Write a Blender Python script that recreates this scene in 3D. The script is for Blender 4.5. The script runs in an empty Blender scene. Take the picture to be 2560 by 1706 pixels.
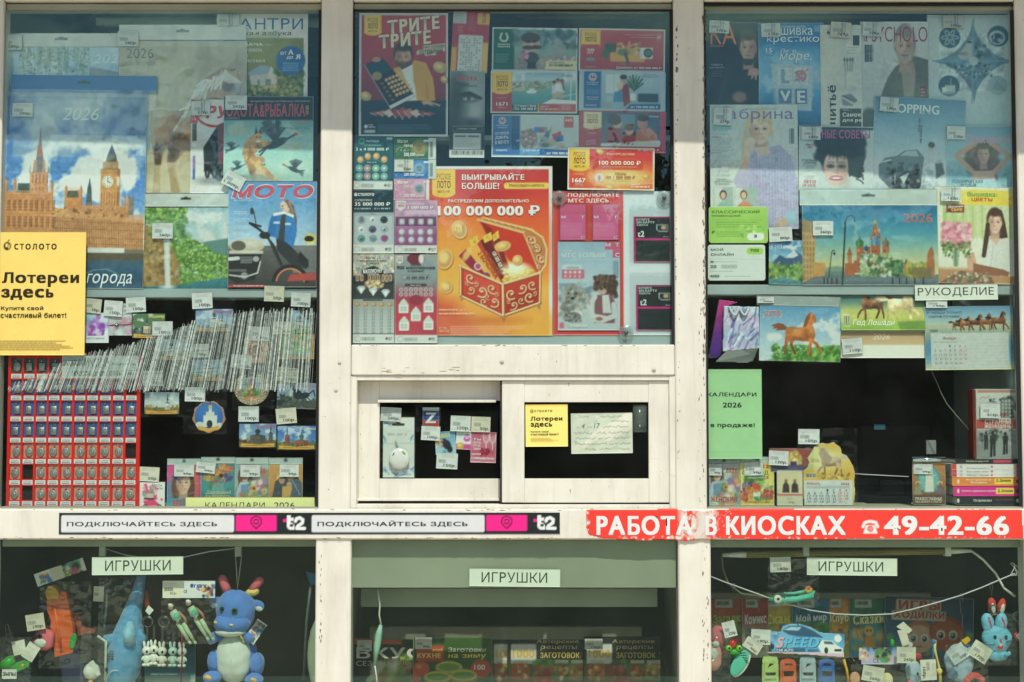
import bpy,math,random
import numpy as np
from mathutils import Matrix,Vector

S=bpy.context.scene
COL=S.collection
# ---------------------------------------------------------------- camera
DIST,PITCH,ZC=3.4,math.radians(2.8),1.55          # metres to the window, tilt, height of the picture's centre
FPX=DIST*1000.0                                       # focal length in photo pixels (2560 wide)
CAM=Vector((0,-DIST*math.cos(PITCH),ZC-DIST*math.sin(PITCH)))
FWD=Vector((0,math.cos(PITCH),math.sin(PITCH)))
UPV=Vector((0,-math.sin(PITCH),math.cos(PITCH)))
cd=bpy.data.cameras.new('camera');cam=bpy.data.objects.new('camera',cd);COL.objects.link(cam)
cam.location=CAM;cam.rotation_euler=(math.pi/2+PITCH,0,0)
cd.sensor_width=36;cd.lens=36*FPX/2560;cd.clip_end=500;cd.clip_start=.05
S.camera=cam
# ---------------------------------------------------------------- sky, sun, exposure
SUN_TAN,SUN_AZ=1.45,math.radians(8)                   # sun behind the viewer, a little to the right
SUN_EL=math.atan(SUN_TAN*math.cos(SUN_AZ))
sun_dir=Vector((math.sin(SUN_AZ)*math.cos(SUN_EL),-math.cos(SUN_AZ)*math.cos(SUN_EL),math.sin(SUN_EL)))
sl=bpy.data.lights.new('sun','SUN');sl.energy=3.2;sl.angle=math.radians(.5);sl.color=(1,.935,.80)
so=bpy.data.objects.new('sun',sl);COL.objects.link(so)
so.rotation_euler=sun_dir.to_track_quat('Z','Y').to_euler()
w=bpy.data.worlds.new('World');S.world=w;w.use_nodes=True
nt=w.node_tree;N=nt.nodes;L=nt.links
bg=N['Background'];bg.inputs[1].default_value=.105
sky=N.new('ShaderNodeTexSky');sky.sky_type='NISHITA';sky.sun_disc=False
sky.sun_elevation=SUN_EL;sky.sun_rotation=math.pi-SUN_AZ;sky.dust_density=.5;sky.ozone_density=1.6
tc=N.new('ShaderNodeTexCoord');mp=N.new('ShaderNodeMapping');mp.inputs['Scale'].default_value=(2.2,2.2,4.5)
no=N.new('ShaderNodeTexNoise');no.inputs['Scale'].default_value=2.3;no.inputs['Detail'].default_value=7;no.inputs['Roughness'].default_value=.6
rp=N.new('ShaderNodeValToRGB');rp.color_ramp.elements[0].position=.50;rp.color_ramp.elements[1].position=.64
mx=N.new('ShaderNodeMix');mx.data_type='RGBA';mx.inputs[7].default_value=(11.5,12.2,11.8,1)
L.new(tc.outputs['Generated'],mp.inputs[0]);L.new(mp.outputs[0],no.inputs[0]);L.new(no.outputs[0],rp.inputs[0])
L.new(rp.outputs[0],mx.inputs[0]);L.new(sky.outputs[0],mx.inputs[6]);L.new(mx.outputs[2],bg.inputs[0])
S.view_settings.view_transform='Standard';S.view_settings.look='None'
S.view_settings.exposure=0.26;S.view_settings.gamma=1;S.view_settings.use_curve_mapping=False
S.render.engine='CYCLES'
S.cycles.max_bounces=10;S.cycles.transparent_max_bounces=40;S.cycles.diffuse_bounces=3;S.cycles.glossy_bounces=3
S.cycles.caustics_reflective=False;S.cycles.caustics_refractive=False
S.cycles.use_denoising=True

# ---------------------------------------------------------------- pixel <-> place
VIEWS=dict(S=(0,0,1),D=(0,0,.91914),a=(0,0,2.8695),b=(0,400,2.8695),c=(0,720,2.7037),e=(860,0,2.736),f=(860,330,2.736),
             g=(860,860,2.6144),h=(1740,0,2.8695),i=(1740,450,2.8695),j=(1740,850,2.8695),k=(0,1240,2.8695),
             l=(800,1260,2.451),m=(1740,1330,2.8695),n=(0,1340,4.284),o=(400,1340,4.283),p=(1740,1480,5.602),q=(2120,1480,5.348))
def P(v,x,y,d=0.0):
 ox,oy,s=VIEWS[v]
 X,Y=ox+x/s,oy+y/s
 r=FWD*FPX+Vector((1,0,0))*(X-1280)-UPV*(Y-853)
 return CAM+r*((d-CAM.y)/r.y)
def mpp(v,x,y,d):                                      # metres per view pixel at that point
 return (P(v,x,y,d)-CAM).dot(FWD)/FPX/VIEWS[v][2]

# ---------------------------------------------------------------- materials
MATS={}
def lin(c):
 if isinstance(c,str):
  h=c.lstrip('#')
  if len(h)==3:h=''.join(q*2 for q in h)
  c=[int(h[q:q+2],16)/255 for q in (0,2,4)]
 c=np.asarray(c,float)
 return np.where(c<=.04045,c/12.92,((c+.055)/1.055)**2.4)
def newmat(name):
 m=bpy.data.materials.new(name);m.use_nodes=True
 t=m.node_tree
 return m,t.nodes,t.links,t.nodes['Principled BSDF'],t.nodes['Material Output']
def mat(key,col=None,rough=.5,metal=0,spec=.4,noise=.12,nscale=30,bump=0,bscale=200,sub=0,sheen=0,coat=0,trans=0,ior=1.45):
 """plain coloured surface with uneven colour and fine relief"""
 if key in MATS:return MATS[key]
 m,N,L,b,o=newmat(key)
 c=lin(col)
 tc=N.new('ShaderNodeTexCoord');n=N.new('ShaderNodeTexNoise');n.inputs['Scale'].default_value=nscale;n.inputs['Detail'].default_value=6
 L.new(tc.outputs['Object'],n.inputs[0])
 mr=N.new('ShaderNodeMapRange');mr.inputs[1].default_value=.25;mr.inputs[2].default_value=.75
 mr.inputs[3].default_value=1-noise;mr.inputs[4].default_value=1+noise
 L.new(n.outputs[0],mr.inputs[0])
 vm=N.new('ShaderNodeVectorMath');vm.operation='SCALE';vm.inputs[0].default_value=tuple(c)
 L.new(mr.outputs[0],vm.inputs['Scale']);L.new(vm.outputs[0],b.inputs['Base Color'])
 b.inputs['Roughness'].default_value=rough;b.inputs['Metallic'].default_value=metal;b.inputs['Specular IOR Level'].default_value=spec
 b.inputs['Coat Weight'].default_value=coat;b.inputs['Transmission Weight'].default_value=trans;b.inputs['IOR'].default_value=ior
 if sheen:b.inputs['Sheen Weight'].default_value=sheen
 if bump:
  n2=N.new('ShaderNodeTexNoise');n2.inputs['Scale'].default_value=bscale;n2.inputs['Detail'].default_value=3
  L.new(tc.outputs['Object'],n2.inputs[0])
  bp=N.new('ShaderNodeBump');bp.inputs['Strength'].default_value=bump;bp.inputs['Distance'].default_value=.002
  L.new(n2.outputs[0],bp.inputs['Height']);L.new(bp.outputs[0],b.inputs['Normal'])
 MATS[key]=m
 return m
def mat_print(key='print',rough=.42,spec=.35,coat=0):
 """ink on paper: colour comes from the print's own colour attribute"""
 if key in MATS:return MATS[key]
 m,N,L,b,o=newmat(key)
 a=N.new('ShaderNodeAttribute');a.attribute_name='Col'
 tc=N.new('ShaderNodeTexCoord');n=N.new('ShaderNodeTexNoise');n.inputs['Scale'].default_value=55;n.inputs['Detail'].default_value=5
 L.new(tc.outputs['Object'],n.inputs[0])
 mr=N.new('ShaderNodeMapRange');mr.inputs[3].default_value=.93;mr.inputs[4].default_value=1.05
 L.new(n.outputs[0],mr.inputs[0])
 vm=N.new('ShaderNodeVectorMath');vm.operation='SCALE'
 L.new(a.outputs['Color'],vm.inputs[0]);L.new(mr.outputs[0],vm.inputs['Scale']);L.new(vm.outputs[0],b.inputs['Base Color'])
 b.inputs['Roughness'].default_value=rough;b.inputs['Specular IOR Level'].default_value=spec;b.inputs['Coat Weight'].default_value=coat
 MATS[key]=m
 return m
def mat_film(key,haze=.05,tint=(1,1,1),refl=1.0,rough=.06,dust=(.8,.82,.78),dscale=6,ior=1.5,gtint=(1,1,1)):
 """clear sheet: sees through, mirrors by angle, carries a little dust"""
 if key in MATS:return MATS[key]
 m,N,L,b,o=newmat(key);N.remove(b)
 tr=N.new('ShaderNodeBsdfTransparent');tr.inputs[0].default_value=(*tint,1)
 gl=N.new('ShaderNodeBsdfGlossy');gl.inputs['Roughness'].default_value=rough;gl.inputs[0].default_value=(*gtint,1)
 lw=N.new('ShaderNodeLayerWeight');lw.inputs[0].default_value=.5      # Schlick, alike on both faces of the sheet
 fr=N.new('ShaderNodeMath');fr.operation='POWER';fr.inputs[1].default_value=5;L.new(lw.outputs['Facing'],fr.inputs[0])
 f0=((ior-1)/(ior+1))**2
 mu=N.new('ShaderNodeMath');mu.operation='MULTIPLY_ADD';mu.inputs[1].default_value=(1-f0)*refl;mu.inputs[2].default_value=f0*refl;mu.use_clamp=True
 df=N.new('ShaderNodeBsdfDiffuse');df.inputs[0].default_value=(*dust,1)
 tc=N.new('ShaderNodeTexCoord');n=N.new('ShaderNodeTexNoise');n.inputs['Scale'].default_value=dscale;n.inputs['Detail'].default_value=8;n.inputs['Roughness'].default_value=.62
 L.new(tc.outputs['Object'],n.inputs[0])
 mr=N.new('ShaderNodeMapRange');mr.inputs[1].default_value=.35;mr.inputs[2].default_value=.75;mr.inputs[3].default_value=haze*.45;mr.inputs[4].default_value=haze*1.7
 L.new(n.outputs[0],mr.inputs[0])
 m1=N.new('ShaderNodeMixShader');m2=N.new('ShaderNodeMixShader')
 L.new(mr.outputs[0],m1.inputs[0]);L.new(tr.outputs[0],m1.inputs[1]);L.new(df.outputs[0],m1.inputs[2])
 L.new(fr.outputs[0],mu.inputs[0]);L.new(mu.outputs[0],m2.inputs[0]);L.new(m1.outputs[0],m2.inputs[1]);L.new(gl.outputs[0],m2.inputs[2])
 L.new(m2.outputs[0],o.inputs[0])
 MATS[key]=m
 return m
def mat_paint():
 """old white oil paint on timber: brush drag, grime, small chips down to grey wood and a little rust"""
 if 'kiosk_paint' in MATS:return MATS['kiosk_paint']
 m,N,L,b,o=newmat('kiosk_paint')
 tc=N.new('ShaderNodeTexCoord')
 def noise(sc,mapscale=(1,1,1),det=6,rough=.55,loc=(0,0,0)):
  mpn=N.new('ShaderNodeMapping');mpn.inputs['Scale'].default_value=mapscale;mpn.inputs['Location'].default_value=loc
  L.new(tc.outputs['Object'],mpn.inputs[0])
  q=N.new('ShaderNodeTexNoise');q.inputs['Scale'].default_value=sc;q.inputs['Detail'].default_value=det;q.inputs['Roughness'].default_value=rough
  L.new(mpn.outputs[0],q.inputs[0]);return q.outputs[0]
 def ramp(v,a,c):
  q=N.new('ShaderNodeMapRange');q.inputs[1].default_value=a;q.inputs[2].default_value=c;q.clamp=True
  L.new(v,q.inputs[0]);return q.outputs[0]
 def mixc(f,c0,c1):
  q=N.new('ShaderNodeMix');q.data_type='RGBA'
  L.new(f,q.inputs[0])
  for s_,c_ in ((6,c0),(7,c1)):
   if isinstance(c_,tuple):q.inputs[s_].default_value=(*c_,1)
   else:L.new(c_,q.inputs[s_])
  return q.outputs[2]
 def mul(a,c):
  q=N.new('ShaderNodeMath');q.operation='MULTIPLY';L.new(a,q.inputs[0])
  if isinstance(c,float):q.inputs[1].default_value=c
  else:L.new(c,q.inputs[1])
  return q.outputs[0]
 base=mixc(ramp(noise(7),.3,.7),(.65,.635,.55),(.75,.74,.655))
 grime=mixc(mul(ramp(noise(4,(3,3,.7),8,.65),.48,.76),.65),base,(.50,.475,.395))
 streak=mixc(mul(ramp(noise(60,(1,1,.06),4),.55,.8),.35),grime,(.44,.43,.39))
 chipm=mul(ramp(noise(95,(1.2,1,.55),5,.7),.665,.69),ramp(noise(5,(1,1,.8),3,.5,(3,1,7)),.5,.62))
 chip=mixc(chipm,streak,(.17,.165,.15))
 speck=mixc(ramp(noise(260,(1,1,1),2,.5,(5,2,1)),.765,.785),chip,(.06,.055,.05))
 rust=mixc(mul(ramp(noise(26,(.35,1,2.2),6,.7,(1,9,4)),.635,.74),ramp(noise(3,(1,1,1),2,.5,(8,3,2)),.5,.66)),speck,(.42,.25,.12))
 L.new(rust,b.inputs['Base Color'])
 b.inputs['Roughness'].default_value=.5;b.inputs['Specular IOR Level'].default_value=.35
 bp=N.new('ShaderNodeBump');bp.inputs['Strength'].default_value=.5;bp.inputs['Distance'].default_value=.0015
 ad=N.new('ShaderNodeMath');ad.operation='SUBTRACT'
 L.new(noise(120,(1,1,.12),5),ad.inputs[0]);L.new(chipm,ad.inputs[1])
 L.new(ad.outputs[0],bp.inputs['Height']);L.new(bp.outputs[0],b.inputs['Normal'])
 MATS['kiosk_paint']=m
 return m

# ---------------------------------------------------------------- mesh helpers
def mesh_np(name,V,polys,cols=None,smooth=False):
 """polys: list of int arrays (n,k)"""
 me=bpy.data.meshes.new(name)
 V=np.asarray(V,np.float32);me.vertices.add(len(V));me.vertices.foreach_set('co',V.ravel())
 polys=[np.asarray(q,np.int32) for q in polys if len(q)]
 loops=np.concatenate([q.ravel() for q in polys]);tot=np.concatenate([np.full(len(q),q.shape[1],np.int32) for q in polys])
 st=np.concatenate([[0],np.cumsum(tot)[:-1]]).astype(np.int32)
 me.loops.add(len(loops));me.loops.foreach_set('vertex_index',loops)
 me.polygons.add(len(tot));me.polygons.foreach_set('loop_start',st)
 if smooth:me.polygons.foreach_set('use_smooth',np.ones(len(tot),bool))
 me.update(calc_edges=True)
 if cols is not None:
  a=me.color_attributes.new('Col','FLOAT_COLOR','POINT')
  c4=np.ones((len(V),4),np.float32);c4[:,:3]=cols;a.data.foreach_set('color',c4.ravel())
 return me
def link(name,me,m=None,parent=None,label=None,cat=None,group=None,kind=None,mw=None):
 o=bpy.data.objects.new(name,me);COL.objects.link(o)
 if m is not None and me is not None:me.materials.append(m)
 if parent is not None:o.parent=parent
 if mw is not None:o.matrix_world=mw
 tag(o,label,cat,group,kind)
 return o
def tag(o,label=None,cat=None,group=None,kind=None):
 if label:o['label']=label
 if cat:o['category']=cat
 if group:o['group']=group
 if kind:o['kind']=kind
 return o
def empty(name,loc,label,cat,group=None,mw=None):
 o=bpy.data.objects.new(name,None);COL.objects.link(o);o.empty_display_size=.05
 if mw is not None:o.matrix_world=mw
 else:o.location=loc
 return tag(o,label,cat,group)
class MB:
 """collects shapes, links them as one mesh"""
 def __init__(s):s.V=[];s.Q=[];s.n=0;s.sm=False
 def add(s,V,polys):
  V=np.asarray(V,float).reshape(-1,3)
  for q in polys:s.Q.append([k+s.n for k in q])
  s.V.append(V);s.n+=len(V);return s
 def box(s,x0,y0,z0,x1,y1,z1,bev=0):
  if bev:
   return s.rbox(x0,y0,z0,x1,y1,z1,bev)
  V=[(x,y,z) for x in (x0,x1) for y in (y0,y1) for z in (z0,z1)]
  return s.add(V,[(0,1,3,2),(4,6,7,5),(0,4,5,1),(2,3,7,6),(0,2,6,4),(1,5,7,3)])
 def rbox(s,x0,y0,z0,x1,y1,z1,b):
  """box with chamfered edges"""
  xs,ys,zs=sorted((x0,x1)),sorted((y0,y1)),sorted((z0,z1));V=[];idx={}
  for ix in (0,1):
   for iy in (0,1):
    for iz in (0,1):
     c=(xs[ix],ys[iy],zs[iz]);sg=((1,-1)[ix],(1,-1)[iy],(1,-1)[iz])
     for ax in range(3):
      p=[c[q]+(0 if q==ax else sg[q]*b) for q in range(3)]
      idx[ix,iy,iz,ax]=len(V);V.append(p)
  F=[]
  for ax in range(3):
   u,v=[q for q in range(3) if q !=ax]
   for s_ in (0,1):
    def k(a,c):
     t=[0,0,0];t[ax]=s_;t[u]=a;t[v]=c;return idx[(*t,ax)]
    F.append((k(0,0),k(1,0),k(1,1),k(0,1)))
  for ax in range(3):
   u,v=[q for q in range(3) if q !=ax]
   for a in (0,1):
    for c in (0,1):
     def k(e,fax):
      t=[0,0,0];t[ax]=e;t[u]=a;t[v]=c;return idx[(*t,fax)]
     F.append((k(0,u),k(1,u),k(1,v),k(0,v)))
  for ix in (0,1):
   for iy in (0,1):
    for iz in (0,1):F.append(tuple(idx[ix,iy,iz,q] for q in range(3)))
  return s.add(V,F)
 def tube(s,pts,r,n=8,cap=True):
  pts=[Vector(p) for p in pts];R=r if hasattr(r,'__len__') else [r]*len(pts)
  V=[];up=Vector((.13,.21,.97));prev=None
  for q,p in enumerate(pts):
   t=(pts[min(q+1,len(pts)-1)]-pts[max(q-1,0)]).normalized()
   if prev is None:
    a=t.cross(up if abs(t.dot(up))<.95 else Vector((1,0,0))).normalized()
   else:
    a=(prev-t*prev.dot(t)).normalized()
   prev=a;c=t.cross(a)
   V+=[p+(a*math.cos(2*math.pi*k/n)+c*math.sin(2*math.pi*k/n))*R[q] for k in range(n)]
  F=[(q*n+k,q*n+(k+1) % n,(q+1)*n+(k+1) % n,(q+1)*n+k) for q in range(len(pts)-1) for k in range(n)]
  if cap:F+=[tuple(range(n))[::-1],tuple((len(pts)-1)*n+k for k in range(n))]
  return s.add([tuple(v) for v in V],F)
 def ball(s,c,r,nu=16,nv=10,M=None,fn=None):
  """ellipsoid; fn reshapes the unit direction"""
  r=r if hasattr(r,'__len__') else (r,r,r);V=[]
  for a in range(nv+1):
   th=math.pi*a/nv
   for k in range(nu):
    ph=2*math.pi*k/nu;d=Vector((math.sin(th)*math.cos(ph),math.sin(th)*math.sin(ph),math.cos(th)))
    if fn:d=fn(d)
    p=Vector((d.x*r[0],d.y*r[1],d.z*r[2]))
    if M is not None:p=M @ p
    V.append(tuple(p+Vector(c)))
  F=[(a*nu+k,a*nu+(k+1) % nu,(a+1)*nu+(k+1) % nu,(a+1)*nu+k) for a in range(nv) for k in range(nu)]
  s.sm=True
  return s.add(V,F)
 def torus(s,c,R,r,n=20,k=6,M=None):
  return s.tube([tuple(Vector(c)+((M or Matrix.Identity(3)) @ Vector((R*math.cos(t),0,R*math.sin(t))))) for t in np.linspace(0,2*math.pi,n+1)],r,k,False)
 def prism(s,pts,y0,y1):
  """outline (x,z) pushed from y0 to y1"""
  n=len(pts)
  V=[(x,y0,z) for x,z in pts]+[(x,y1,z) for x,z in pts]
  return s.add(V,[tuple(range(n)),tuple(range(n,2*n))[::-1]]+[(k,k+n,(k+1) % n+n,(k+1) % n) for k in range(n)])
 def mesh(s,name):
  me=bpy.data.meshes.new(name);me.from_pydata(np.concatenate(s.V).tolist(),[],s.Q)
  import bmesh
  bm=bmesh.new();bm.from_mesh(me);bmesh.ops.recalc_face_normals(bm,faces=bm.faces);bm.to_mesh(me);bm.free()
  if s.sm:me.polygons.foreach_set('use_smooth',np.ones(len(me.polygons),bool))
  me.update();return me
 def build(s,name,m,parent=None,**kw):
  return link(name,s.mesh(name),m,parent,**kw)

# ---------------------------------------------------------------- lettering
GLY={}
CHARS='АБВГДЕЁЖЗИЙКЛМНОПРСТУФХЦЧШЩЪЫЬЭЮЯабвгдеёжзийклмнопрстуфхцчшщъыьэюяABCDEFGHIJKLMNOPQRSTUVWXYZabcdefghijklmnopqrstuvwxyz0123456789.,:;!?-–—+/()№₽%&*«»∞☎•"'
def make_glyphs():
 """letter outlines; overlapping strokes of one letter are filled one by one"""
 from mathutils.geometry import tessellate_polygon,interpolate_bezier
 obs=[]
 for ch in CHARS:
  for rep in (1,2):
   cu=bpy.data.curves.new('g','FONT');cu.body=ch*rep;cu.size=1;cu.resolution_u=2
   o=bpy.data.objects.new('g',cu);COL.objects.link(o);obs.append((ch,rep,o,cu))
 dg=bpy.context.evaluated_depsgraph_get();wid={}
 area=lambda q:sum(q[k-1][0]*q[k][1]-q[k][0]*q[k-1][1] for k in range(len(q)))/2
 def inside(p,q):
  r=False
  for k in range(len(q)):
   (ax,ay),(bx,by)=q[k-1],q[k]
   if (ay>p[1]) !=(by>p[1]) and p[0]<(bx-ax)*(p[1]-ay)/(by-ay)+ax:r=not r
  return r
 for ch,rep,o,cu in obs:
  cv=o.evaluated_get(dg).to_curve(dg);cons=[]
  for sp in cv.splines:
   bp=sp.bezier_points;q=[]
   for k in range(len(bp)):
    m,n=bp[k],bp[(k+1) % len(bp)];ch_=(n.co-m.co);L_=ch_.length+1e-9
    bent=max(abs(ch_.cross(m.handle_right-m.co).z),abs(ch_.cross(n.handle_left-m.co).z))/L_
    q+=[tuple(v[:2]) for v in interpolate_bezier(m.co,m.handle_right,n.handle_left,n.co,5 if bent>.004 else 2)[:-1]]
   if len(q)>2:cons.append(q)
  xm=max((v[0] for q in cons for v in q),default=0)
  if rep==2:GLY[ch][2]=xm-wid[ch];o.evaluated_get(dg).to_curve_clear();continue
  sg=1 if sum(area(q) for q in cons)>0 else -1;V,T=[],[]
  for ci,q in enumerate([q for q in cons if area(q)*sg>0]):
   hs=[h for h in cons if area(h)*sg<0 and inside(h[0],q) and inside(h[len(h)//2],q)];n0=len(V)
   T+=[[k+n0 for k in t] for t in tessellate_polygon([[Vector((*v,0)) for v in g] for g in [q]+hs])]
   for g in [q]+hs:V+=[(x,y,ci*.45) for x,y in g]
  GLY[ch]=[np.array(V,np.float32).reshape(-1,3),np.array(T,np.int32).reshape(-1,3),.6];wid[ch]=xm
  o.evaluated_get(dg).to_curve_clear()
 for *_,o,cu in obs:
  bpy.data.objects.remove(o);bpy.data.curves.remove(cu)
 ru=GLY['Н'][0][:,1].max()/GLY['H'][0][:,1].max();rl=GLY['к'][0][:,1].max()/GLY['x'][0][:,1].max()
 def turn(dst,src,fx=1,fy=1,sc=1,add=(),dx=0):
  sc=sc*(ru if src.isupper() else rl);V,T,a=GLY[src];V=V.copy();lo,hi=V.min(0),V.max(0)
  if fx<0:V[:,0]=lo[0]+hi[0]-V[:,0]
  if fy<0:V[:,1]=lo[1]+hi[1]-V[:,1]
  V[:,:2]*=sc;V[:,0]+=dx;T=[T];V=[V];n=len(V[0])
  for (x0,y0,x1,y1) in add:V.append(np.array([(x0,y0,.5),(x1,y0,.5),(x1,y1,.5),(x0,y1,.5)]));T.append(np.array([(0,1,2),(0,2,3)])+n);n+=4
  V=np.concatenate(V);GLY[dst]=[V,np.concatenate(T),max(a*sc+dx,V[:,0].max()+.07)]
 H=GLY['Н'][0][:,1].max();xs=GLY['к'][0][:,1].max()/H;st=.095*H/.73
 for a,b in zip('АЕОРСТХавеорсх','AEOPCTXaBeopcx'):
  if a !='в':turn(a,b)
 for up,lo_,k in (('Ь','ь',1),('ь','',xs)):
  turn(up,'P',1,-1,k)
 turn('Я','R',-1);turn('я','R',-1,1,xs)
 for c,k in (('Ы',1),('ы',xs)):w_=GLY['P'][0][:,0].max()*k*ru+.09;turn(c,'P',1,-1,k,((w_,0,w_+st,H*k),))
 for c,k in (('Ъ',1),('ъ',xs)):l_=GLY['P'][0][:,0].min()*k*ru;turn(c,'P',1,-1,k,((.02,H*k-st*.9,.2+l_,H*k),),.13)
 e=GLY['e'][0][:,0].max()*rl;turn('ё','e',add=((e*.25,.64,e*.25+.09,.73),(e*.65,.64,e*.65+.09,.73)))
make_glyphs()
def text_np(s,wt='r',sp=0.0,shear=0.0):
 """outline letters; heavier weights are struck four times a hair apart"""
 Vs,Ts,x,n=[],[],0.0,0
 w_={'r':0,'b':.022,'k':.04}[wt]
 for ch in s:
  if ch==' ':x+=.30+sp;continue
  g=GLY.get(ch) or GLY['•']
  for q,(a,b) in enumerate(((-1,-.5),(1,-.5),(-1,.5),(1,.5)) if w_ else ((0,0),)):
   V=g[0].astype(float);V[:,0]+=x+a*w_;V[:,1]+=b*w_;V[:,2]+=q
   Vs.append(V);Ts.append(g[1]+n);n+=len(V)
  x+=g[2]+sp+w_*1.3
 V=np.concatenate(Vs)
 if shear:V[:,0]+=V[:,1]*shear
 return V,np.concatenate(Ts)

# ---------------------------------------------------------------- painting flat print
RNG=np.random.default_rng(7)
def vnoise(h,w_,cells,rng=None):
 rng=rng or RNG
 gy,gx=max(2,int(cells*h/max(h,w_))+2),max(2,int(cells*w_/max(h,w_))+2)
 g=rng.random((gy,gx));y=np.linspace(0,gy-1.001,h);x=np.linspace(0,gx-1.001,w_)
 y0,x0=y.astype(int),x.astype(int);fy,fx=(y-y0)[:,None],(x-x0)[None]
 fy,fx=fy*fy*(3-2*fy),fx*fx*(3-2*fx)
 A_=g[y0][:,x0];B_=g[y0][:,x0+1];C_=g[y0+1][:,x0];D_=g[y0+1][:,x0+1]
 return (A_*(1-fx)+B_*fx)*(1-fy)+(C_*(1-fx)+D_*fx)*fy
def fbm(h,w_,cells,oct=5,rng=None):
 v=0;a=1;t=0
 for k in range(oct):
  v=v+a*vnoise(h,w_,cells*2**k,rng);t+=a;a*=.55
 return v/t
def rgb(c):
 if isinstance(c,str):
  h=c.lstrip('#')
  if len(h)==3:h=''.join(q*2 for q in h)
  return np.array([int(h[q:q+2],16)/255 for q in (0,2,4)])
 return np.asarray(c,float)
class Art:
 """canvas in view-pixel coordinates; every mark is ink of the print itself"""
 def __init__(s,box,cell):
  s.x0,s.y0,s.x1,s.y1=box
  s.w=max(3,int(round((s.x1-s.x0)/cell))+1);s.h=max(3,int(round((s.y1-s.y0)/cell))+1)
  s.X=np.linspace(s.x0,s.x1,s.w)[None].repeat(s.h,0);s.Y=np.linspace(s.y0,s.y1,s.h)[:,None].repeat(s.w,1)
  s.C=np.ones((s.h,s.w,3))*.93;s.cell=cell;s.T=[];s.m0=None
 def win(s,bx):
  i0=int(np.clip((bx[0]-s.x0)/(s.x1-s.x0)*(s.w-1)-1,0,s.w));i1=int(np.clip((bx[2]-s.x0)/(s.x1-s.x0)*(s.w-1)+3,0,s.w))
  j0=int(np.clip((bx[1]-s.y0)/(s.y1-s.y0)*(s.h-1)-1,0,s.h));j1=int(np.clip((bx[3]-s.y0)/(s.y1-s.y0)*(s.h-1)+3,0,s.h))
  return slice(j0,j1),slice(i0,i1)
 def put(s,sl_,m,c):
  m=m[...,None];c=c if (not isinstance(c,str) and getattr(c,'ndim',1)==3) else rgb(c)
  s.C[sl_]=s.C[sl_]*(1-m)+c*m
  return s
 def bg(s,c):s.C[:]=rgb(c);return s
 def gr(s,cs,bx=None,hz=False,a=1):
  """gradient through colours cs, top to bottom (or left to right)"""
  bx=bx or (s.x0,s.y0,s.x1,s.y1);sl_=s.win(bx);X,Y=s.X[sl_],s.Y[sl_]
  t=np.clip((X-bx[0])/(bx[2]-bx[0]) if hz else (Y-bx[1])/(bx[3]-bx[1]),0,1)*(len(cs)-1)
  cc=np.array([rgb(c) for c in cs]);k=np.minimum(t.astype(int),len(cs)-2);f_=(t-k)[...,None]
  m=s.edge(X,Y,bx)*a
  return s.put(sl_,m,cc[k]*(1-f_)+cc[k+1]*f_)
 def edge(s,X,Y,bx,r=0,soft=None):
  soft=soft or s.cell;cx,cy=(bx[0]+bx[2])/2,(bx[1]+bx[3])/2
  dx=np.abs(X-cx)-(bx[2]-bx[0])/2+r;dy=np.abs(Y-cy)-(bx[3]-bx[1])/2+r
  d=np.hypot(np.maximum(dx,0),np.maximum(dy,0))+np.minimum(np.maximum(dx,dy),0)-r
  return np.clip(.5-d/soft,0,1)
 def rc(s,x0,y0,x1,y1,c,a=1,r=0,soft=None):
  p=soft or s.cell;sl_=s.win((x0-p,y0-p,x1+p,y1+p))
  return s.put(sl_,s.edge(s.X[sl_],s.Y[sl_],(x0,y0,x1,y1),r,soft)*a,c)
 def el(s,cx,cy,rx,ry,c,a=1,soft=None,rot=0):
  soft=soft or s.cell;R=max(rx,ry)+soft;sl_=s.win((cx-R,cy-R,cx+R,cy+R));X,Y=s.X[sl_]-cx,s.Y[sl_]-cy
  t=math.radians(rot);U,W_=X*math.cos(t)+Y*math.sin(t),-X*math.sin(t)+Y*math.cos(t)
  d=(np.sqrt((U/rx)**2+(W_/ry)**2)-1)*min(rx,ry)
  return s.put(sl_,np.clip(.5-d/soft,0,1)*a,c)
 def seg(s,X,Y,pts,closed):
  D=np.full(X.shape,1e9);ins=np.zeros(X.shape,bool);n=len(pts)
  for k in range(n if closed else n-1):
   ax,ay=pts[k];bx,by=pts[(k+1) % n];ex,ey=bx-ax,by-ay;l2=ex*ex+ey*ey+1e-9
   t=np.clip(((X-ax)*ex+(Y-ay)*ey)/l2,0,1)
   D=np.minimum(D,(X-ax-t*ex)**2+(Y-ay-t*ey)**2)
   if closed and ay !=by:
    ins ^=((ay>Y) !=(by>Y)) & (X<(bx-ax)*(Y-ay)/(by-ay)+ax)
  D=np.sqrt(D)
  return np.where(ins,-D,D) if closed else D
 def po(s,pts,c,a=1,soft=None,tex=0):
  soft=soft or s.cell;xs,ys=[q[0] for q in pts],[q[1] for q in pts]
  sl_=s.win((min(xs)-soft,min(ys)-soft,max(xs)+soft,max(ys)+soft));X,Y=s.X[sl_],s.Y[sl_]
  if X.size==0:return s
  m=np.clip(.5-s.seg(X,Y,pts,True)/soft,0,1)*a
  s.m0=(sl_,m)
  return s.put(sl_,m,c)
 def ln(s,pts,w_,c,a=1,soft=None):
  soft=soft or s.cell;xs,ys=[q[0] for q in pts],[q[1] for q in pts];p=soft+w_
  sl_=s.win((min(xs)-p,min(ys)-p,max(xs)+p,max(ys)+p));X,Y=s.X[sl_],s.Y[sl_]
  if X.size==0:return s
  w2=max(w_,s.cell*.75);a=a*w_/w2 if w2>w_ else a
  return s.put(sl_,np.clip(.5+(w2/2-s.seg(X,Y,pts,False))/soft,0,1)*a,c)
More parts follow.
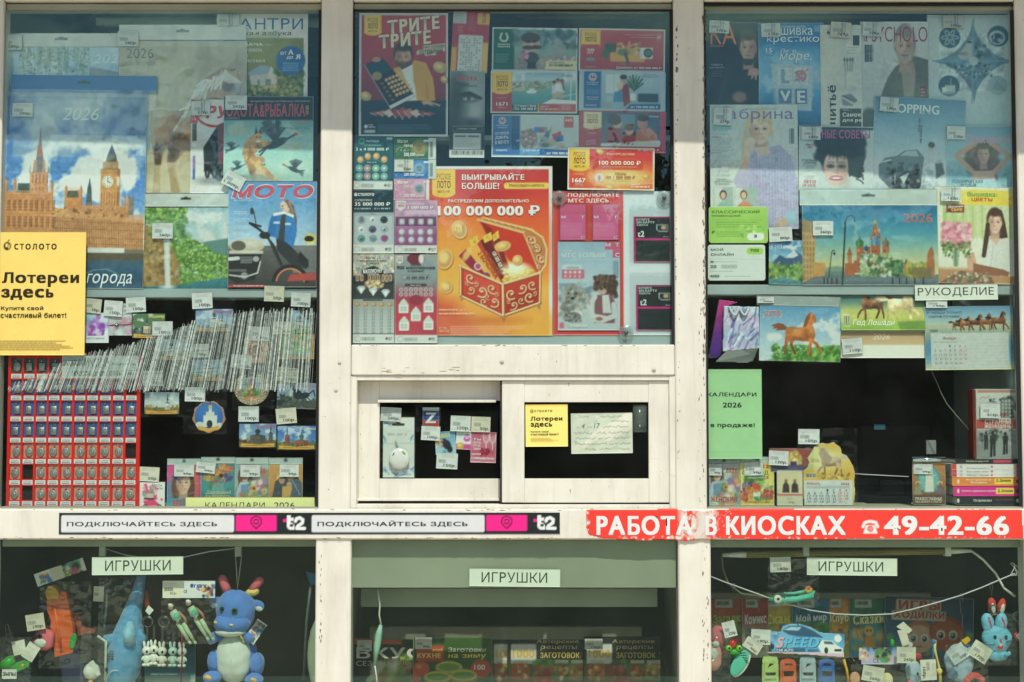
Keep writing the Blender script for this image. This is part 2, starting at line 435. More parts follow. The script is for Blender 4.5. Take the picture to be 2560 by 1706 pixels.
 def no(s,amp,cells=12,bx=None,tint=None):
  """uneven tone"""
  bx=bx or (s.x0,s.y0,s.x1,s.y1);sl_=s.win(bx);h,w_=s.X[sl_].shape
  if h<2 or w_<2:return s
  n=(fbm(h,w_,cells)-.5)[...,None]*2*amp
  s.C[sl_]=np.clip(s.C[sl_]*(1+n) if tint is None else s.C[sl_]+n*rgb(tint),0,1)
  return s
 def cloud(s,bx,c,thr=.5,cells=5,a=1,soft=.12):
  sl_=s.win(bx);h,w_=s.X[sl_].shape
  m=np.clip((fbm(h,w_,cells)-thr)/soft,0,1)*a*s.edge(s.X[sl_],s.Y[sl_],bx,soft=(bx[3]-bx[1])*.3)
  return s.put(sl_,m,c)
 def spl(s,bx,n,cs,r,poly=None,asp=1.0,a=.9):
  """scattered dabs (leaves, petals, crowds)"""
  cs=[rgb(c) for c in cs]
  for k in range(n):
   x,y=RNG.uniform(bx[0],bx[2]),RNG.uniform(bx[1],bx[3])
   if poly is not None and s.seg(np.array([[x]]),np.array([[y]]),poly,True)[0,0]>0:continue
   rr=r*RNG.uniform(.5,1.4)
   s.el(x,y,rr,rr*asp*RNG.uniform(.6,1.3),cs[RNG.integers(len(cs))]*RNG.uniform(.85,1.12),a,rr*.8,RNG.uniform(0,180))
  np.clip(s.C,0,1,out=s.C);return s
 def t(s,txt,x0,y0,x1,y1,c,wt='r',shear=0,rot=0,sp=0.0,arc=0):
  """lettering fitted to the box"""
  s.T.append((txt,x0,y0,x1,y1,c,wt,shear,rot,sp,arc));return s
 def lines(s,x0,y0,x1,n,step,c,h=3,a=.6,cen=False,seed=0):
  """rows of print too small to read"""
  for k in range(n):
   L_=(x1-x0)*RNG.uniform(.6,1);xa=(x0+x1-L_)/2 if cen else x0;x=xa
   while x<xa+L_:
    q=RNG.uniform(1.5,5)*h;s.rc(x,y0+k*step,min(x+q,xa+L_),y0+k*step+h,c,a,soft=s.cell*1.2);x+=q+h*.9
  return s
 def bars(s,x0,y0,x1,y1,c='#222',n=22):
  x=x0;st=(x1-x0)/n
  while x<x1:
   q=st*RNG.uniform(.25,.95);s.rc(x,y0,min(x+q,x1),y1,c,.9);x+=q+st*RNG.uniform(.3,.8)
  return s
class Frame:
 """a thing's own frame on a plane facing the street: x right, y up, z towards the viewer; origin at its base"""
 def __init__(s,v,box,d,rot=0,tilt=0,yaw=0):
  s.v,s.box,s.d=v,box,d;s.xc,s.yb=(box[0]+box[2])/2,box[3];yc=(box[1]+box[3])/2
  s.k=mpp(v,s.xc,yc,d);c=P(v,s.xc,yc,d);h=(box[3]-box[1])*s.k
  s.M=Matrix.Translation(c) @ Matrix.Rotation(math.pi/2,4,'X') @ Matrix.Rotation(math.radians(rot),4,'Z') @ Matrix.Rotation(math.radians(yaw),4,'Y') @ Matrix.Rotation(math.radians(tilt),4,'X') @ Matrix.Translation((0,-h/2,0))
 def xy(s,X,Y):return ((np.asarray(X)-s.xc)*s.k,(s.yb-np.asarray(Y))*s.k)
def ink(c,lift):                                         # lift: brightens print behind glass to offset the pane's dimming
 c=np.clip(np.asarray(c),0,1);g=(c @ np.array([.2126,.7152,.0722]))[...,None]
 c=np.clip(g+(c-g)*(.93 if lift else .94),0,1)
 return np.minimum(1-(1-c)**1.32,.86) if lift else c*.95
def sheet_mesh(fr,box,A,th=.0006,z=0.0,bend=0,wrin=0,outline=None,back='#d8d6cc',curl=0):
 """solid sheet: printed front grid, rim, back; lettering lies on the print"""
 k=fr.k;W_,H=(box[2]-box[0])*k,(box[3]-box[1])*k
 gx,gy=fr.xy(A.X,A.Y)
 seed=RNG.random(6)*6
 def dz(u,v):
  r=bend*(1-(2*u-1)**2)+curl*np.clip(.25-v,0,1)**2*16
  if wrin:r=r+wrin*(np.sin(u*5+seed[0]+2*np.sin(v*3+seed[1]))+.6*np.sin(v*7+seed[2]+u*3)+.3*np.sin(u*17+v*11+seed[3]))
  return r
 U,Vv=(A.X-box[0])/(box[2]-box[0]),(A.Y-box[1])/(box[3]-box[1])
 h,w_=A.h,A.w
 VF=np.stack([gx,gy,z+th+dz(U,Vv)],-1).reshape(-1,3)
 id_=np.arange(h*w_).reshape(h,w_)
 Q=np.stack([id_[1:,:-1],id_[1:,1:],id_[:-1,1:],id_[:-1,:-1]],-1)
 CF=ink(lin(np.clip(A.C,0,1)).reshape(-1,3),fr.d>.012)
 if outline is not None:                               # die-cut shape: keep the cells inside
  cm=A.seg((A.X[:-1,:-1]+A.X[1:,1:])/2,(A.Y[:-1,:-1]+A.Y[1:,1:])/2,outline,True)<0
  keep=Q[cm];u=np.unique(keep);mp_=-np.ones(h*w_,int);mp_[u]=np.arange(len(u))
  q4=mp_[keep];VF,CF=VF[u],CF[u]
  e=np.concatenate([q4[:,[0,1]],q4[:,[1,2]],q4[:,[2,3]],q4[:,[3,0]]]);key=np.sort(e,1)
  un,ix,ct=np.unique(key,axis=0,return_index=True,return_counts=True);be=e[ix[ct==1]]
 else:
  q4=Q.reshape(-1,4)
  ring=np.concatenate([id_[0,:],id_[1:,-1],id_[-1,-2::-1],id_[-2:0:-1,0]])
  be=np.stack([ring,np.roll(ring,-1)],1)
 n=len(VF)
 VB=VF.copy();VB[:,2]-=th
 rim=np.stack([be[:,1],be[:,0],be[:,0]+n,be[:,1]+n],1)
 if outline is None:                                   # the back needs few faces
  VB_ids=np.unique(be);st=max(1,w_//6);su=max(1,h//6)
  ci=np.unique(np.r_[0:w_:st,w_-1]);ri=np.unique(np.r_[0:h:su,h-1])
  sub=id_[np.ix_(ri,ci)]
  bq=np.stack([sub[:-1,:-1],sub[:-1,1:],sub[1:,1:],sub[1:,:-1]],-1).reshape(-1,4)+n
 else:
  bq=q4[:,::-1]+n
 V=[VF,VB];Cc=[CF,np.tile(lin(back),(n,1))];tris=[];tot=2*n
 for li,(txt,x0,y0,x1,y1,c,wt,shear,rot,sp,arc) in enumerate(A.T):
  tv,tt=text_np(txt,wt,sp,shear);tz=tv[:,2]*.00005;tv=tv[:,:2];lo,hi=tv.min(0),tv.max(0)
  t01=(tv-lo)/np.maximum(hi-lo,1e-6)
  X=x0+t01[:,0]*(x1-x0);Y=y1-t01[:,1]*(y1-y0)
  if arc:Y=Y-arc*(1-(2*t01[:,0]-1)**2)
  if rot:
   cx,cy,r_=(x0+x1)/2,(y0+y1)/2,math.radians(rot)
   X,Y=cx+(X-cx)*math.cos(r_)+(Y-cy)*math.sin(r_),cy-(X-cx)*math.sin(r_)+(Y-cy)*math.cos(r_)
  okv=(X>=box[0]) & (X<=box[2]) & (Y>=box[1]) & (Y<=box[3])
  tt=tt[okv[tt].all(1)]
  if not len(tt):continue
  lx,ly=fr.xy(X,Y);u,v=(X-box[0])/(box[2]-box[0]),(Y-box[1])/(box[3]-box[1])
  V.append(np.stack([lx,ly,z+th+dz(u,v)+.00022+.00025*li+tz],-1));Cc.append(np.tile(ink(lin(c),fr.d>.012),(len(X),1)))
  tris.append(tt+tot);tot+=len(X)
 used=np.concatenate(V);colr=np.concatenate(Cc)
 polys=[q4,rim,bq]+tris
 allid=np.unique(np.concatenate([q.ravel() for q in polys]));mp_=np.zeros(len(used),int);mp_[allid]=np.arange(len(allid))
 return mesh_np('sheet',used[allid],[mp_[q] for q in polys],colr[allid])
def art(v,box,q=2.3):return Art(box,q*VIEWS[v][2])
def sheet(fr,name,box,fn,parent=None,th=.0006,z=0.0,q=2.3,m=None,label=None,cat=None,group=None,**kw):
 A=art(fr.v,box,q);fn(A)
 me=sheet_mesh(fr,box,A,th,z,**kw);me.name=name
 return link(name,me,m or mat_print(),parent,label,cat,group,mw=None if parent else fr.M)
def paper(name,label,cat,v,box,d,rot=0,tilt=0,yaw=0,group=None,**kw):
 """decorator: a loose printed sheet that is one thing"""
 def deco(fn):
  return sheet(Frame(v,box,d,rot,tilt,yaw),name,box,fn,None,label=label,cat=cat,group=group,**kw)
 return deco
def film(fr,name,box,parent,z,wrin=.0008,key='sleeve',label=None,nx=34,haze=.004):
 """thin clear wrapping with creases"""
 A=art(fr.v,box,(box[2]-box[0])/VIEWS[fr.v][2]/nx)
 gx,gy=fr.xy(A.X,A.Y)
 Z=z+wrin*(fbm(A.h,A.w,4,2)*2-1)+wrin*1.6*(1-np.abs(fbm(A.h,A.w,7,3)*4-2)).clip(0,1)**3       # soft billow and sharp creases
 Z=np.maximum(Z,z-wrin)
 V=np.stack([gx,gy,Z],-1).reshape(-1,3);id_=np.arange(A.h*A.w).reshape(A.h,A.w)
 Q=np.stack([id_[1:,:-1],id_[1:,1:],id_[:-1,1:],id_[:-1,:-1]],-1).reshape(-1,4)
 n=len(V);V2=V.copy();V2[:,2]-=.00012
 return link(name,mesh_np(name,np.concatenate([V,V2]),[Q,Q[:,::-1]+n],None,True),mat_film(key,.004,(.985,.995,.99),1.0,.07,dscale=25),parent,label)
# ================================================================ setting outside (seen in the panes)
def ground():
 m,N,L,b,o=newmat('earth')
 tc=N.new('ShaderNodeTexCoord');n=N.new('ShaderNodeTexNoise');n.inputs['Scale'].default_value=3;n.inputs['Detail'].default_value=8
 L.new(tc.outputs['Object'],n.inputs[0]);r=N.new('ShaderNodeValToRGB');r.color_ramp.elements[0].color=(.075,.062,.045,1);r.color_ramp.elements[1].color=(.19,.155,.115,1)
 L.new(n.outputs[0],r.inputs[0]);L.new(r.outputs[0],b.inputs['Base Color']);b.inputs['Roughness'].default_value=.9
 V=[(-150,-200,0),(150,-200,0),(150,150,0),(-150,150,0)]
 link('ground',mesh_np('ground',V,[[(0,1,2,3)]]),m,kind='structure')
 V=[(-150,-19.2,.004),(150,-19.2,.004),(150,-13.6,.004),(-150,-13.6,.004)]
 link('road',mesh_np('road',V,[[(0,1,2,3)]]),mat('asphalt',(.26,.26,.27),.9,noise=.3,nscale=8,bump=.4),kind='structure')
 MB().box(-60,-3.6,-.1,60,-.02,.012).build('bounce_pavement',mat('bounce_paving',(.82,.77,.68),.9,noise=.15,nscale=5,bump=.3),kind='structure')  # unseen pale strip added to bounce light onto the shaded front
 MB().box(-60,-19.35,0,60,-19.2,.12).build('kerb',mat('kerb_stone',(.5,.5,.48),.9),kind='structure')
ground()
def trees():
 """two rows of trees beyond the road that the panes mirror"""
 leaf=mat('foliage',(.19,.25,.11),.7,noise=.35,nscale=2)
 bark=mat('bark',(.22,.18,.14),.9,noise=.3,nscale=12,bump=.5,bscale=30)
 rg=np.random.default_rng(3);kinds=[]
 for h in (7.4,8.2,6.8):
  mb=MB();mb.tube([(0,0,0),(.1,0,h*.3),(0,.1,h*.55),(.05,.05,h*.85)],[.2,.16,.1,.03],8)
  for a in range(6):
   an=a*1.05;z0=h*(.25+.07*a);mb.tube([(0,0,z0),(math.cos(an)*.8,math.sin(an)*.8,z0+.5),(math.cos(an)*1.7,math.sin(an)*1.6,z0+1.1)],[.07,.05,.015],6)
  tm=mb.mesh('trunk');tm.materials.append(bark);n=30000
  cl=rg.normal(0,1,(70,3))*(1.35,1.1,h*.2)+(0,0,h*.44);cl[:24,2]=rg.uniform(.2,2.2,24);cl[:24,0]*=1.5;cl[:,2]=np.clip(cl[:,2],.2,h*.86);c=cl[rg.integers(70,size=n)]+rg.normal(0,.38,(n,3))
  c[:,2]=np.clip(np.abs(c[:,2]),.1,h+rg.normal(0,.3,n));a=rg.normal(0,1,(n,3));a/=np.linalg.norm(a,axis=1)[:,None];bb=np.cross(a,rg.normal(0,1,(n,3)));bb/=np.linalg.norm(bb,axis=1)[:,None]
  sz=rg.uniform(.05,.1,(n,1))
  V=np.stack([c-a*sz,c+bb*sz*.6,c+a*sz,c-bb*sz*.6],1).reshape(-1,3)
  ib=MB()                                          # dense inner boughs
  for q in cl:ib.ball(q,rg.uniform(.5,.72,3),9,6)
  Vi=np.concatenate(ib.V)+rg.normal(0,.05,(ib.n,3))
  cm=mesh_np('crown',np.concatenate([V,Vi]),[np.arange(len(V)).reshape(-1,4),np.array(ib.Q)+len(V)]);cm.materials.append(leaf);kinds.append((tm,cm))
 ordn=['leftmost','second','third','fourth','fifth','sixth','seventh']
 for row in (0,1):
  for j in range(7):
   x=-13.5+j*4.5+row*1.9+rg.uniform(-.5,.5);t=empty('tree',(x,-27-row*4.5,0),'leafy tree mirrored in the panes, %s%s, %s row' % (ordn[j],' from left' if j else '',('near','far')[row]),'tree','trees across the road')
   t.rotation_euler.z=rg.uniform(0,6);k=kinds[(j+row) % 3];link('trunk',k[0],None,t);link('crown',k[1],None,t)
trees()
# ================================================================ the kiosk
PAINT=mat_paint()
def X(px,d=0,y=853):return P('S',px,y,d).x
def Z(py,d=0,x=1280):return P('S',x,py,d).z
kiosk=empty('kiosk',(0,0,0),'white painted wooden street kiosk with glazed display windows','kiosk')
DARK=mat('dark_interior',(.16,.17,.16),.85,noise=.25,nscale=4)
GREY=mat('grey_board',(.62,.68,.68),.6,noise=.12,nscale=8)
WOOD=mat('pale_board',(.60,.60,.52),.7,noise=.15,nscale=6,bump=.2,bscale=60)
XL,XR,ZT=X(-90),X(2640),Z(-210)
def post(x0,x1,z0,z1,name='post',y0=0.0,y1=.05,bev=.003):MB().rbox(x0,y0,z0,x1,y1,z1,bev).build(name,PAINT,kiosk)
zct,zcb=Z(1272),Z(1349)                               # counter band
post(XL,X(-6),0,ZT);post(X(798),X(877),zct-.002,ZT);post(X(1688),X(1765),zct-.002,ZT);post(X(2552),XR,0,ZT)
post(X(793),X(877,0,1500),0,zcb+.002);post(X(1693),X(1773),0,zcb+.002)
for a,b_ in ((-6,798),(877,1688),(1765,2552)):
 post(X(a)+.001,X(b_)-.001,Z(3),ZT,'top_rail',-.001,.048)
 MB().rbox(X(a)+.001,.012,Z(23),X(b_)-.001,.045,Z(5),.003).build('glazing_bead',WOOD,kiosk)
post(X(877)+.001,X(1688)-.001,Z(939),Z(862),'middle_rail',.0015,.048)
post(XL-.01,XR+.01,zcb,zct,'counter_rail',-.006,.05,.004)
for a,b_ in ((4,793),(877,1693),(1773,2552)):post(X(a)+.001,X(b_)-.001,.02,.35,'lower_panel',.002,.05)
# sills under the side windows, with the worn timber edge
for a,b_ in ((4,798),(1765,2552)):MB().rbox(X(a)+.001,.004,zct+.0005,X(b_)-.001,.16,Z(1268),.001).build('window_sill',WOOD,kiosk)
GLASS=mat_film('window_glass',.005,(.945,.988,.968),1.0,.0,dscale=5,ior=1.5,gtint=(.46,.80,.78))
GLASS2=mat_film('green_window_glass',.005,(.92,.962,.925),1.0,.0,dscale=5,ior=1.5,gtint=(.46,.80,.78))
def pane(x0,x1,y0,y1,d,m,name='glass_pane',t=.004):MB().box(x0,d,y0,x1,d+t,y1).build(name,m,kiosk)
pane(X(-6),X(798),Z(1268),Z(24),.0105,GLASS);pane(X(877),X(1688),Z(862),Z(24),.0105,GLASS);pane(X(1765),X(2552),Z(1268),Z(24),.0105,GLASS)
for a,b_ in ((4,793),(877,1693),(1773,2552)):pane(X(a),X(b_),.35,zcb,.012,GLASS2)
# service window: trim, two sliding sashes
def ring(name,x0,x1,y0,y1,wl,wr,wt,wb,d0,d1,m=PAINT):
 mb=MB();zt,zb=Z(y0),Z(y1)
 a,b_,c,e_=X(x0),X(x0+wl),X(x1-wr),X(x1);t,u=Z(y0+wt),Z(y1-wb)
 mb.rbox(a,d0,zb,b_,d1,zt,.0015).rbox(c,d0,zb,e_,d1,zt,.0015).rbox(b_,d0+.0012,t,c,d1,zt,.001).rbox(b_,d0+.0012,zb,c,d1,u,.001)
 return mb.build(name,m,kiosk)
ring('service_window_trim',877,1689,939.5,1271.5,15,16,12,9,.006,.10)
ring('sliding_sash',1255,1674,952,1258,56,52,54,60,.014,.030)
ring('sliding_sash',892,1262,952,1252,53,10,50,52,.048,.062)
MB().rbox(X(945,.04),.040,Z(1007,.04),X(1240,.04),.049,Z(1000,.04),.001).build('sash_lip',PAINT,kiosk)
MB().rbox(X(892,.04),.040,Z(1253,.04),X(1250,.04),.049,Z(1247,.04),.001).build('sash_lip',PAINT,kiosk)
MB().rbox(X(1250),.016,Z(1258),X(1256),.05,Z(952),.001).build('sash_brush_seal',mat('brush_seal',(.2,.2,.2),.9,noise=.9,nscale=90),kiosk)
pane(X(1310),X(1624),Z(1200),Z(1004),.020,GLASS,'sash_glass',.003);pane(X(944),X(1254),Z(1202),Z(1000),.054,GLASS,'sash_glass',.003)
# roof with an awning edge that throws the shade on the upper part
mb=MB();zr=Z(-215);oh0,oh1=-.352,-.412
xl,xr=XL-.3,XR+.3
V=[(xl,oh0+.0,zr),(xr,oh1-.02,zr),(xr,2.0,zr),(xl,2.0,zr)];V+=[(x,y,z+.09) for x,y,z in V]
mb.add(V,[(0,1,2,3),(4,7,6,5),(0,4,5,1),(1,5,6,2),(2,6,7,3),(3,7,4,0)]);mb.build('roof',mat('roof_paint',(.88,.87,.82),.6),kiosk)
# inside: floor, walls, ceiling
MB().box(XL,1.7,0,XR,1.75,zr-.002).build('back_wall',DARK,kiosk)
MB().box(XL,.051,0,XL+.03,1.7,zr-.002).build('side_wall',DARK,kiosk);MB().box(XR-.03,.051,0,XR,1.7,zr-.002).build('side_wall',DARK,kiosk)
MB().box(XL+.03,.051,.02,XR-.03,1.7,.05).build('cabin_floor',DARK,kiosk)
# lining between counter and toy cases
MB().box(XL+.03,.161,Z(1300),XR-.03,.62,Z(1292)).build('counter_board',WOOD,kiosk)
MB().box(X(835)-.006,.051,.05,X(835)+.006,.62,Z(1301)).build('case_divider',WOOD,kiosk)
MB().box(X(1733)-.006,.051,.05,X(1733)+.006,.62,Z(1301)).build('case_divider',WOOD,kiosk)
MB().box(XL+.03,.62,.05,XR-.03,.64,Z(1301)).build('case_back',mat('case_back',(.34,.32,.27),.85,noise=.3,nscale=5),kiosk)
MB().box(X(2545),.051,zct+.01,X(2552),.5,ZT-.1).build('case_side',GREY,kiosk)
# upright lining boards beside the posts and shelves in the side windows
for a,b_,y0,y1,nm in ((6,796,722,745,'shelf'),(1768,2549,712,738,'shelf')):
 MB().rbox(X(a),.034,Z(y1,.034),X(b_),.115,Z(y0,.034),.002).build(nm,GREY,kiosk)
MB().rbox(X(879),.036,Z(351,.036),X(1686),.10,Z(338,.036),.002).build('shelf',GREY,kiosk)
MB().rbox(X(878),.024,Z(862),X(1688),.09,Z(838,.024),.001).build('shelf',GREY,kiosk)
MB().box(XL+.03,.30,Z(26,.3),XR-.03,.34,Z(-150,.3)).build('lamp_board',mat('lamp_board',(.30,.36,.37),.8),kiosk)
# lower cases: lintel strips
for a,b_,y0,y1,d in ((4,792,1350,1367,.03),(1774,2551,1350,1369,.03),(878,1691,1350,1470,.03),(893,1652,1471,1518,.11)):
 MB().rbox(X(a),d,Z(y1,d),X(b_),d+.02,Z(y0,d),.001).build('lintel_board',mat('lintel_paint',(.58,.61,.54),.6,noise=.12,nscale=5),kiosk)
for px in (254,594):MB().rbox(X(px-8),.029,Z(1392,.03),X(px+8),.04,Z(1366,.03),.001).build('hanger_tab',mat('lintel_paint',None),kiosk)
MB().rbox(X(885),.40,Z(1600,.40),X(1640),.43,Z(1567,.40),.002).build('rack_rail',mat('rack_wood',(.50,.50,.44),.7),kiosk)
MB().rbox(X(1776),.40,Z(1497,.40),X(2440),.43,Z(1482,.40),.002).build('rack_rail',mat('rack_wood',None),kiosk)
# screws and staples in the timber
def screw(x,y,r=.005,d=0.0):
 p=P('S',x,y,d);mb=MB();mb.ball((p.x,d,p.z),(r,.0022,r),12,6);mb.box(p.x-r*.7,d-.0026,p.z-.0006,p.x+r*.7,d-.0014,p.z+.0006);mb.build('screw',mat('screw_paint',(.72,.71,.66),.5),kiosk)
for q in ((849,908),(840,977),(1255,905),(1635,925)):screw(*q)
# strip lamps behind the top of the windows
def lamp(v,x0,x1,y0,y1,d,col,label):
 fr=Frame(v,(x0,y0,x1,y1),d);L_,r=(x1-x0)*fr.k/2,(y1-y0)*fr.k/2
 t=empty('strip_lamp',None,label,'lamp','unlit strip lamps',mw=fr.M)
 mb=MB();mb.tube([(-L_+.02,r,0),(L_-.02,r,0)],r,14);mb.sm=True;mb.build('tube',mat('lamp_'+label[:9],col,.35,noise=.05),t)
 for a in (-L_,L_-.022):MB().rbox(a,r*.2,-r*1.6,a+.022,r*1.8,r,.002).build('end_cap',mat('lamp_cap',(.7,.7,.68),.5),t)
 MB().rbox(-L_,r*.9,-r*2.2,L_,r*2.1,-r*1.05,.002).build('housing',mat('lamp_cap',None),t)
lamp('S',243,900,44,70,.10,(.80,.92,.88),'pale mint fluorescent tube above the left window goods')
lamp('S',1290,1588,37,49,.12,(.86,.84,.62),'thin yellowish strip lamp above the lottery tickets')
lamp('S',1768,2240,37,50,.09,(.86,.86,.60),'long yellow strip lamp above the magazines')

# black glazing rubber along the panes, flaked paint and rust on the timber
def strip(x0,x1,y0,y1,d=.006):MB().box(X(x0),d,Z(y1),X(x1),.0104,Z(y0)).build('glazing_rubber',mat('rubber',(.12,.13,.13),.6),kiosk)
for q in ((1680,1687.5,24,862),(1765.5,1771,24,1268),(790,797.5,24,1268),(877.5,881,24,862),(878,1687,22,26),(2543,2551,24,1268),(1765.5,2551,8,13)):strip(*q)
def flakes(name,m,spots,thick=.0003):
 rg=np.random.default_rng(11);V,F=[],[]
 for (x0,y0,x1,y1,n,sx,sy,d) in spots:
  for _ in range(n):
   cx,cy=rg.uniform(x0,x1),rg.uniform(y0,y1);k=rg.integers(5,9);s_=rg.uniform(.25,1.3)
   q=[P('S',cx+sx*s_*rg.uniform(.4,1)*math.cos(t),cy+sy*s_*rg.uniform(.4,1)*math.sin(t),d-thick) for t in np.linspace(0,2*math.pi,k,endpoint=False)]
   F.append(list(range(len(V),len(V)+k)));V+=[tuple(v) for v in q]
 me=bpy.data.meshes.new(name);me.from_pydata(V,[],F);o=link(name,me,m,kiosk);o['kind']='stuff'
flakes('paint_flakes',mat('bare_wood',(.42,.41,.37),.9,noise=.5,nscale=200),[(1757,30,1764,900,110,2.2,8,0),(1745,640,1764,1260,40,1.6,6,0),(1689,330,1692,700,36,2,2.4,0),(1690,60,1695,345,16,3,7,0),(800,880,876,1265,8,1.5,1.6,0),(798,1360,804,1700,24,1.6,6,0),(1755,1360,1772,1700,26,2,7,0),(1694,700,1700,1250,16,1.4,4,0),(0,1273,2555,1276,36,7,1.2,-.006),(0,1344,1460,1348,40,8,1.5,-.006),(880,863,1690,865,20,6,1,.0015)])
flakes('rust_stains',mat('rust_stain',(.58,.47,.34),.9,noise=.4,nscale=160),[(945,918,1145,937,16,12,1.1,.0015),(880,1344,1400,1348,14,8,1.4,-.006),(780,1273,1260,1276,14,8,1.2,-.006)])
# ================================================================ makers for printed goods
def page_block(fr,box,parent,t=.003,ins=.0006):
 (x0,x1),(y0,y1)=fr.xy([box[0],box[2]],[box[3],box[1]])
 MB().box(x0+ins,y0+ins,-t,x1-ins,y1-ins,-.00005).build('pages',mat('paper_edge',(.84,.83,.77),.8,noise=.1,nscale=300),parent)
def magazine(label,v,box,d,rot=0,tilt=0,pages=.003,name='magazine',cat='magazine',group='magazines in the windows',**kw):
 def deco(fn):
  fr=Frame(v,box,d,rot,tilt);t=empty(name,None,label,cat,group,mw=fr.M)
  sheet(fr,'cover',box,lambda A:(fn(A),A.no(.07,45)),t,th=.0005,**kw);page_block(fr,box,t,pages);return t,fr
 return deco
def spiral(fr,x0,x1,y,n,parent,r=4):
 """wire comb binding"""
 k=fr.k;lx0,ly=fr.xy(x0,y);lx1,_=fr.xy(x1,y);mb=MB()
 for q in range(n):
  x=lx0+(lx1-lx0)*(q+.5)/n;mb.torus((0,0,0),r*k,.0005,8,4)
  Vn=mb.V[-1];Vn[:]=np.stack([x+Vn[:,1],ly+Vn[:,2],Vn[:,0]+.0004],1)
 o=mb.build('spiral_binding',mat('wire_white',(.75,.77,.78),.3,.6),parent);o['kind']='stuff'
 return o
def calendar(label,v,box,d,head=None,headcol='#dfe0da',rot=0,tilt=0,sleeve=None,coil=None,group='wall calendars',hole=True,name='wall_calendar',cat='calendar',haze=.03,**kw):
 def deco(fn):
  bx=box if head is None else (min(box[0],head[0]),min(box[1],head[1]),max(box[2],head[2]),max(box[3],head[3]))
  fr=Frame(v,bx,d,rot,tilt);t=empty(name,None,label,cat,group,mw=fr.M)
  sheet(fr,'picture_sheet',box,lambda A:(fn(A),A.no(.07,45)),t,th=.0012,**kw)
  if head:
   def hp(A):
    A.bg(headcol).no(.05,5)
    if hole:
     cx,cy=(head[0]+head[2])/2,head[1]+(head[3]-head[1])*.42;w_=min(48,(head[2]-head[0])*.06)
     A.rc(cx-w_,cy-7,cx+w_,cy+7,'#232a2a',r=6);A.el(cx,cy-6,w_*.4,10,'#232a2a')
   sheet(fr,'header_card',head,hp,t,th=.0005,z=.0014,q=3)
  if coil:spiral(fr,*coil,t)
  if sleeve:film(fr,'plastic_sleeve',sleeve,t,.0036,key='sleeve')
  return t,fr
 return deco
TAGM='tag_paper'
def price(v,box,txt,d,label,rot=0,col='#d9dcd8',clip=False,bend=.001,dark='#33383a',tilt=0):
 x0,y0,x1,y1=box;w_,h=x1-x0,y1-y0
 fr=Frame(v,box,d,rot,tilt)
 def fn(A):
  A.bg(rgb(col)*RNG.uniform(.87,.95)).no(.05,4)
  A.lines(x0+w_*.12,y0+h*.07,x1-w_*.1,3,h*.085,'#8b9090',h*.03,.7,True)
  A.bars(x0+w_*RNG.uniform(.08,.16),y0+h*.42,x0+w_*RNG.uniform(.44,.54),y0+h*.63,'#6f7476',18)
  A.lines(x0+w_*.1,y0+h*.86,x0+w_*.36,1,9,'#8b9090',h*.04,.6)
  if txt:A.t(txt,x0+w_*(.92-.115*len(txt)),y0+h*.69,x0+w_*.94,y0+h*.94,dark,'b')
 lb='white paper price tag '+(('reading '+txt+' ') if txt else '')+label
 if clip:
  t=empty('price_tag',None,lb,'price tag','price tags',mw=fr.M)
  sheet(fr,'tag_sheet',box,fn,t,th=.0003,bend=bend,q=1.6)
  mb=MB();cx,cy=fr.xy(x0+w_*.62,y0+h*.02);k=fr.k*VIEWS[v][2]
  q=[(-3,-34),(-3,4),(0,7),(3,4),(3,-26),(1,-29),(-1,-26),(-1,-2)]
  mb.tube([(cx+a*k*1.3,cy+b_*k,.0016) for a,b_ in q],.0006,5);mb.build('paper_clip',mat('clip_steel',(.45,.46,.47),.3,.9),t)
  return t
 return sheet(fr,'price_tag',box,fn,None,th=.0003,bend=bend,q=1.6,label=lb,cat='price tag',group='price tags')
def xf(pts,fb,tb,flip=False):
 out=[]
 for x,y in pts:
  u,w_=(x-fb[0])/(fb[2]-fb[0]),(y-fb[1])/(fb[3]-fb[1])
  if flip:u=1-u
  out.append((tb[0]+u*(tb[2]-tb[0]),tb[1]+w_*(tb[3]-tb[1])))
 return out
HB=(535,940,910,1272)
HORSE=[(650,1062),(690,1053),(730,1059),(765,1055),(782,1022),(793,982),(812,956),(822,938),(831,957),(850,966),(863,1002),(856,1026),(843,1023),(838,1008),(836,1040),(853,1080),(857,1112),(846,1148),
         (872,1166),(897,1207),(908,1246),(892,1252),(880,1217),(855,1182),(832,1168),(829,1215),(832,1268),(812,1272),(808,1210),(811,1157),(770,1162),(722,1151),(701,1162),(694,1178),(707,1216),(724,1252),(708,1257),(690,1221),(673,1182),(669,1152),(656,1186),(647,1221),(644,1252),(631,1252),(634,1195),(639,1150),(640,1098)]
HTAIL=[(652,1058),(625,1036),(590,1030),(560,1040),(535,1052),(562,1058),(548,1072),(585,1070),(570,1085),(612,1080),(645,1080)]
HMANE=[(766,1054),(775,1020),(786,985),(806,955),(820,946),(818,975),(808,1005),(798,1035),(790,1052)]
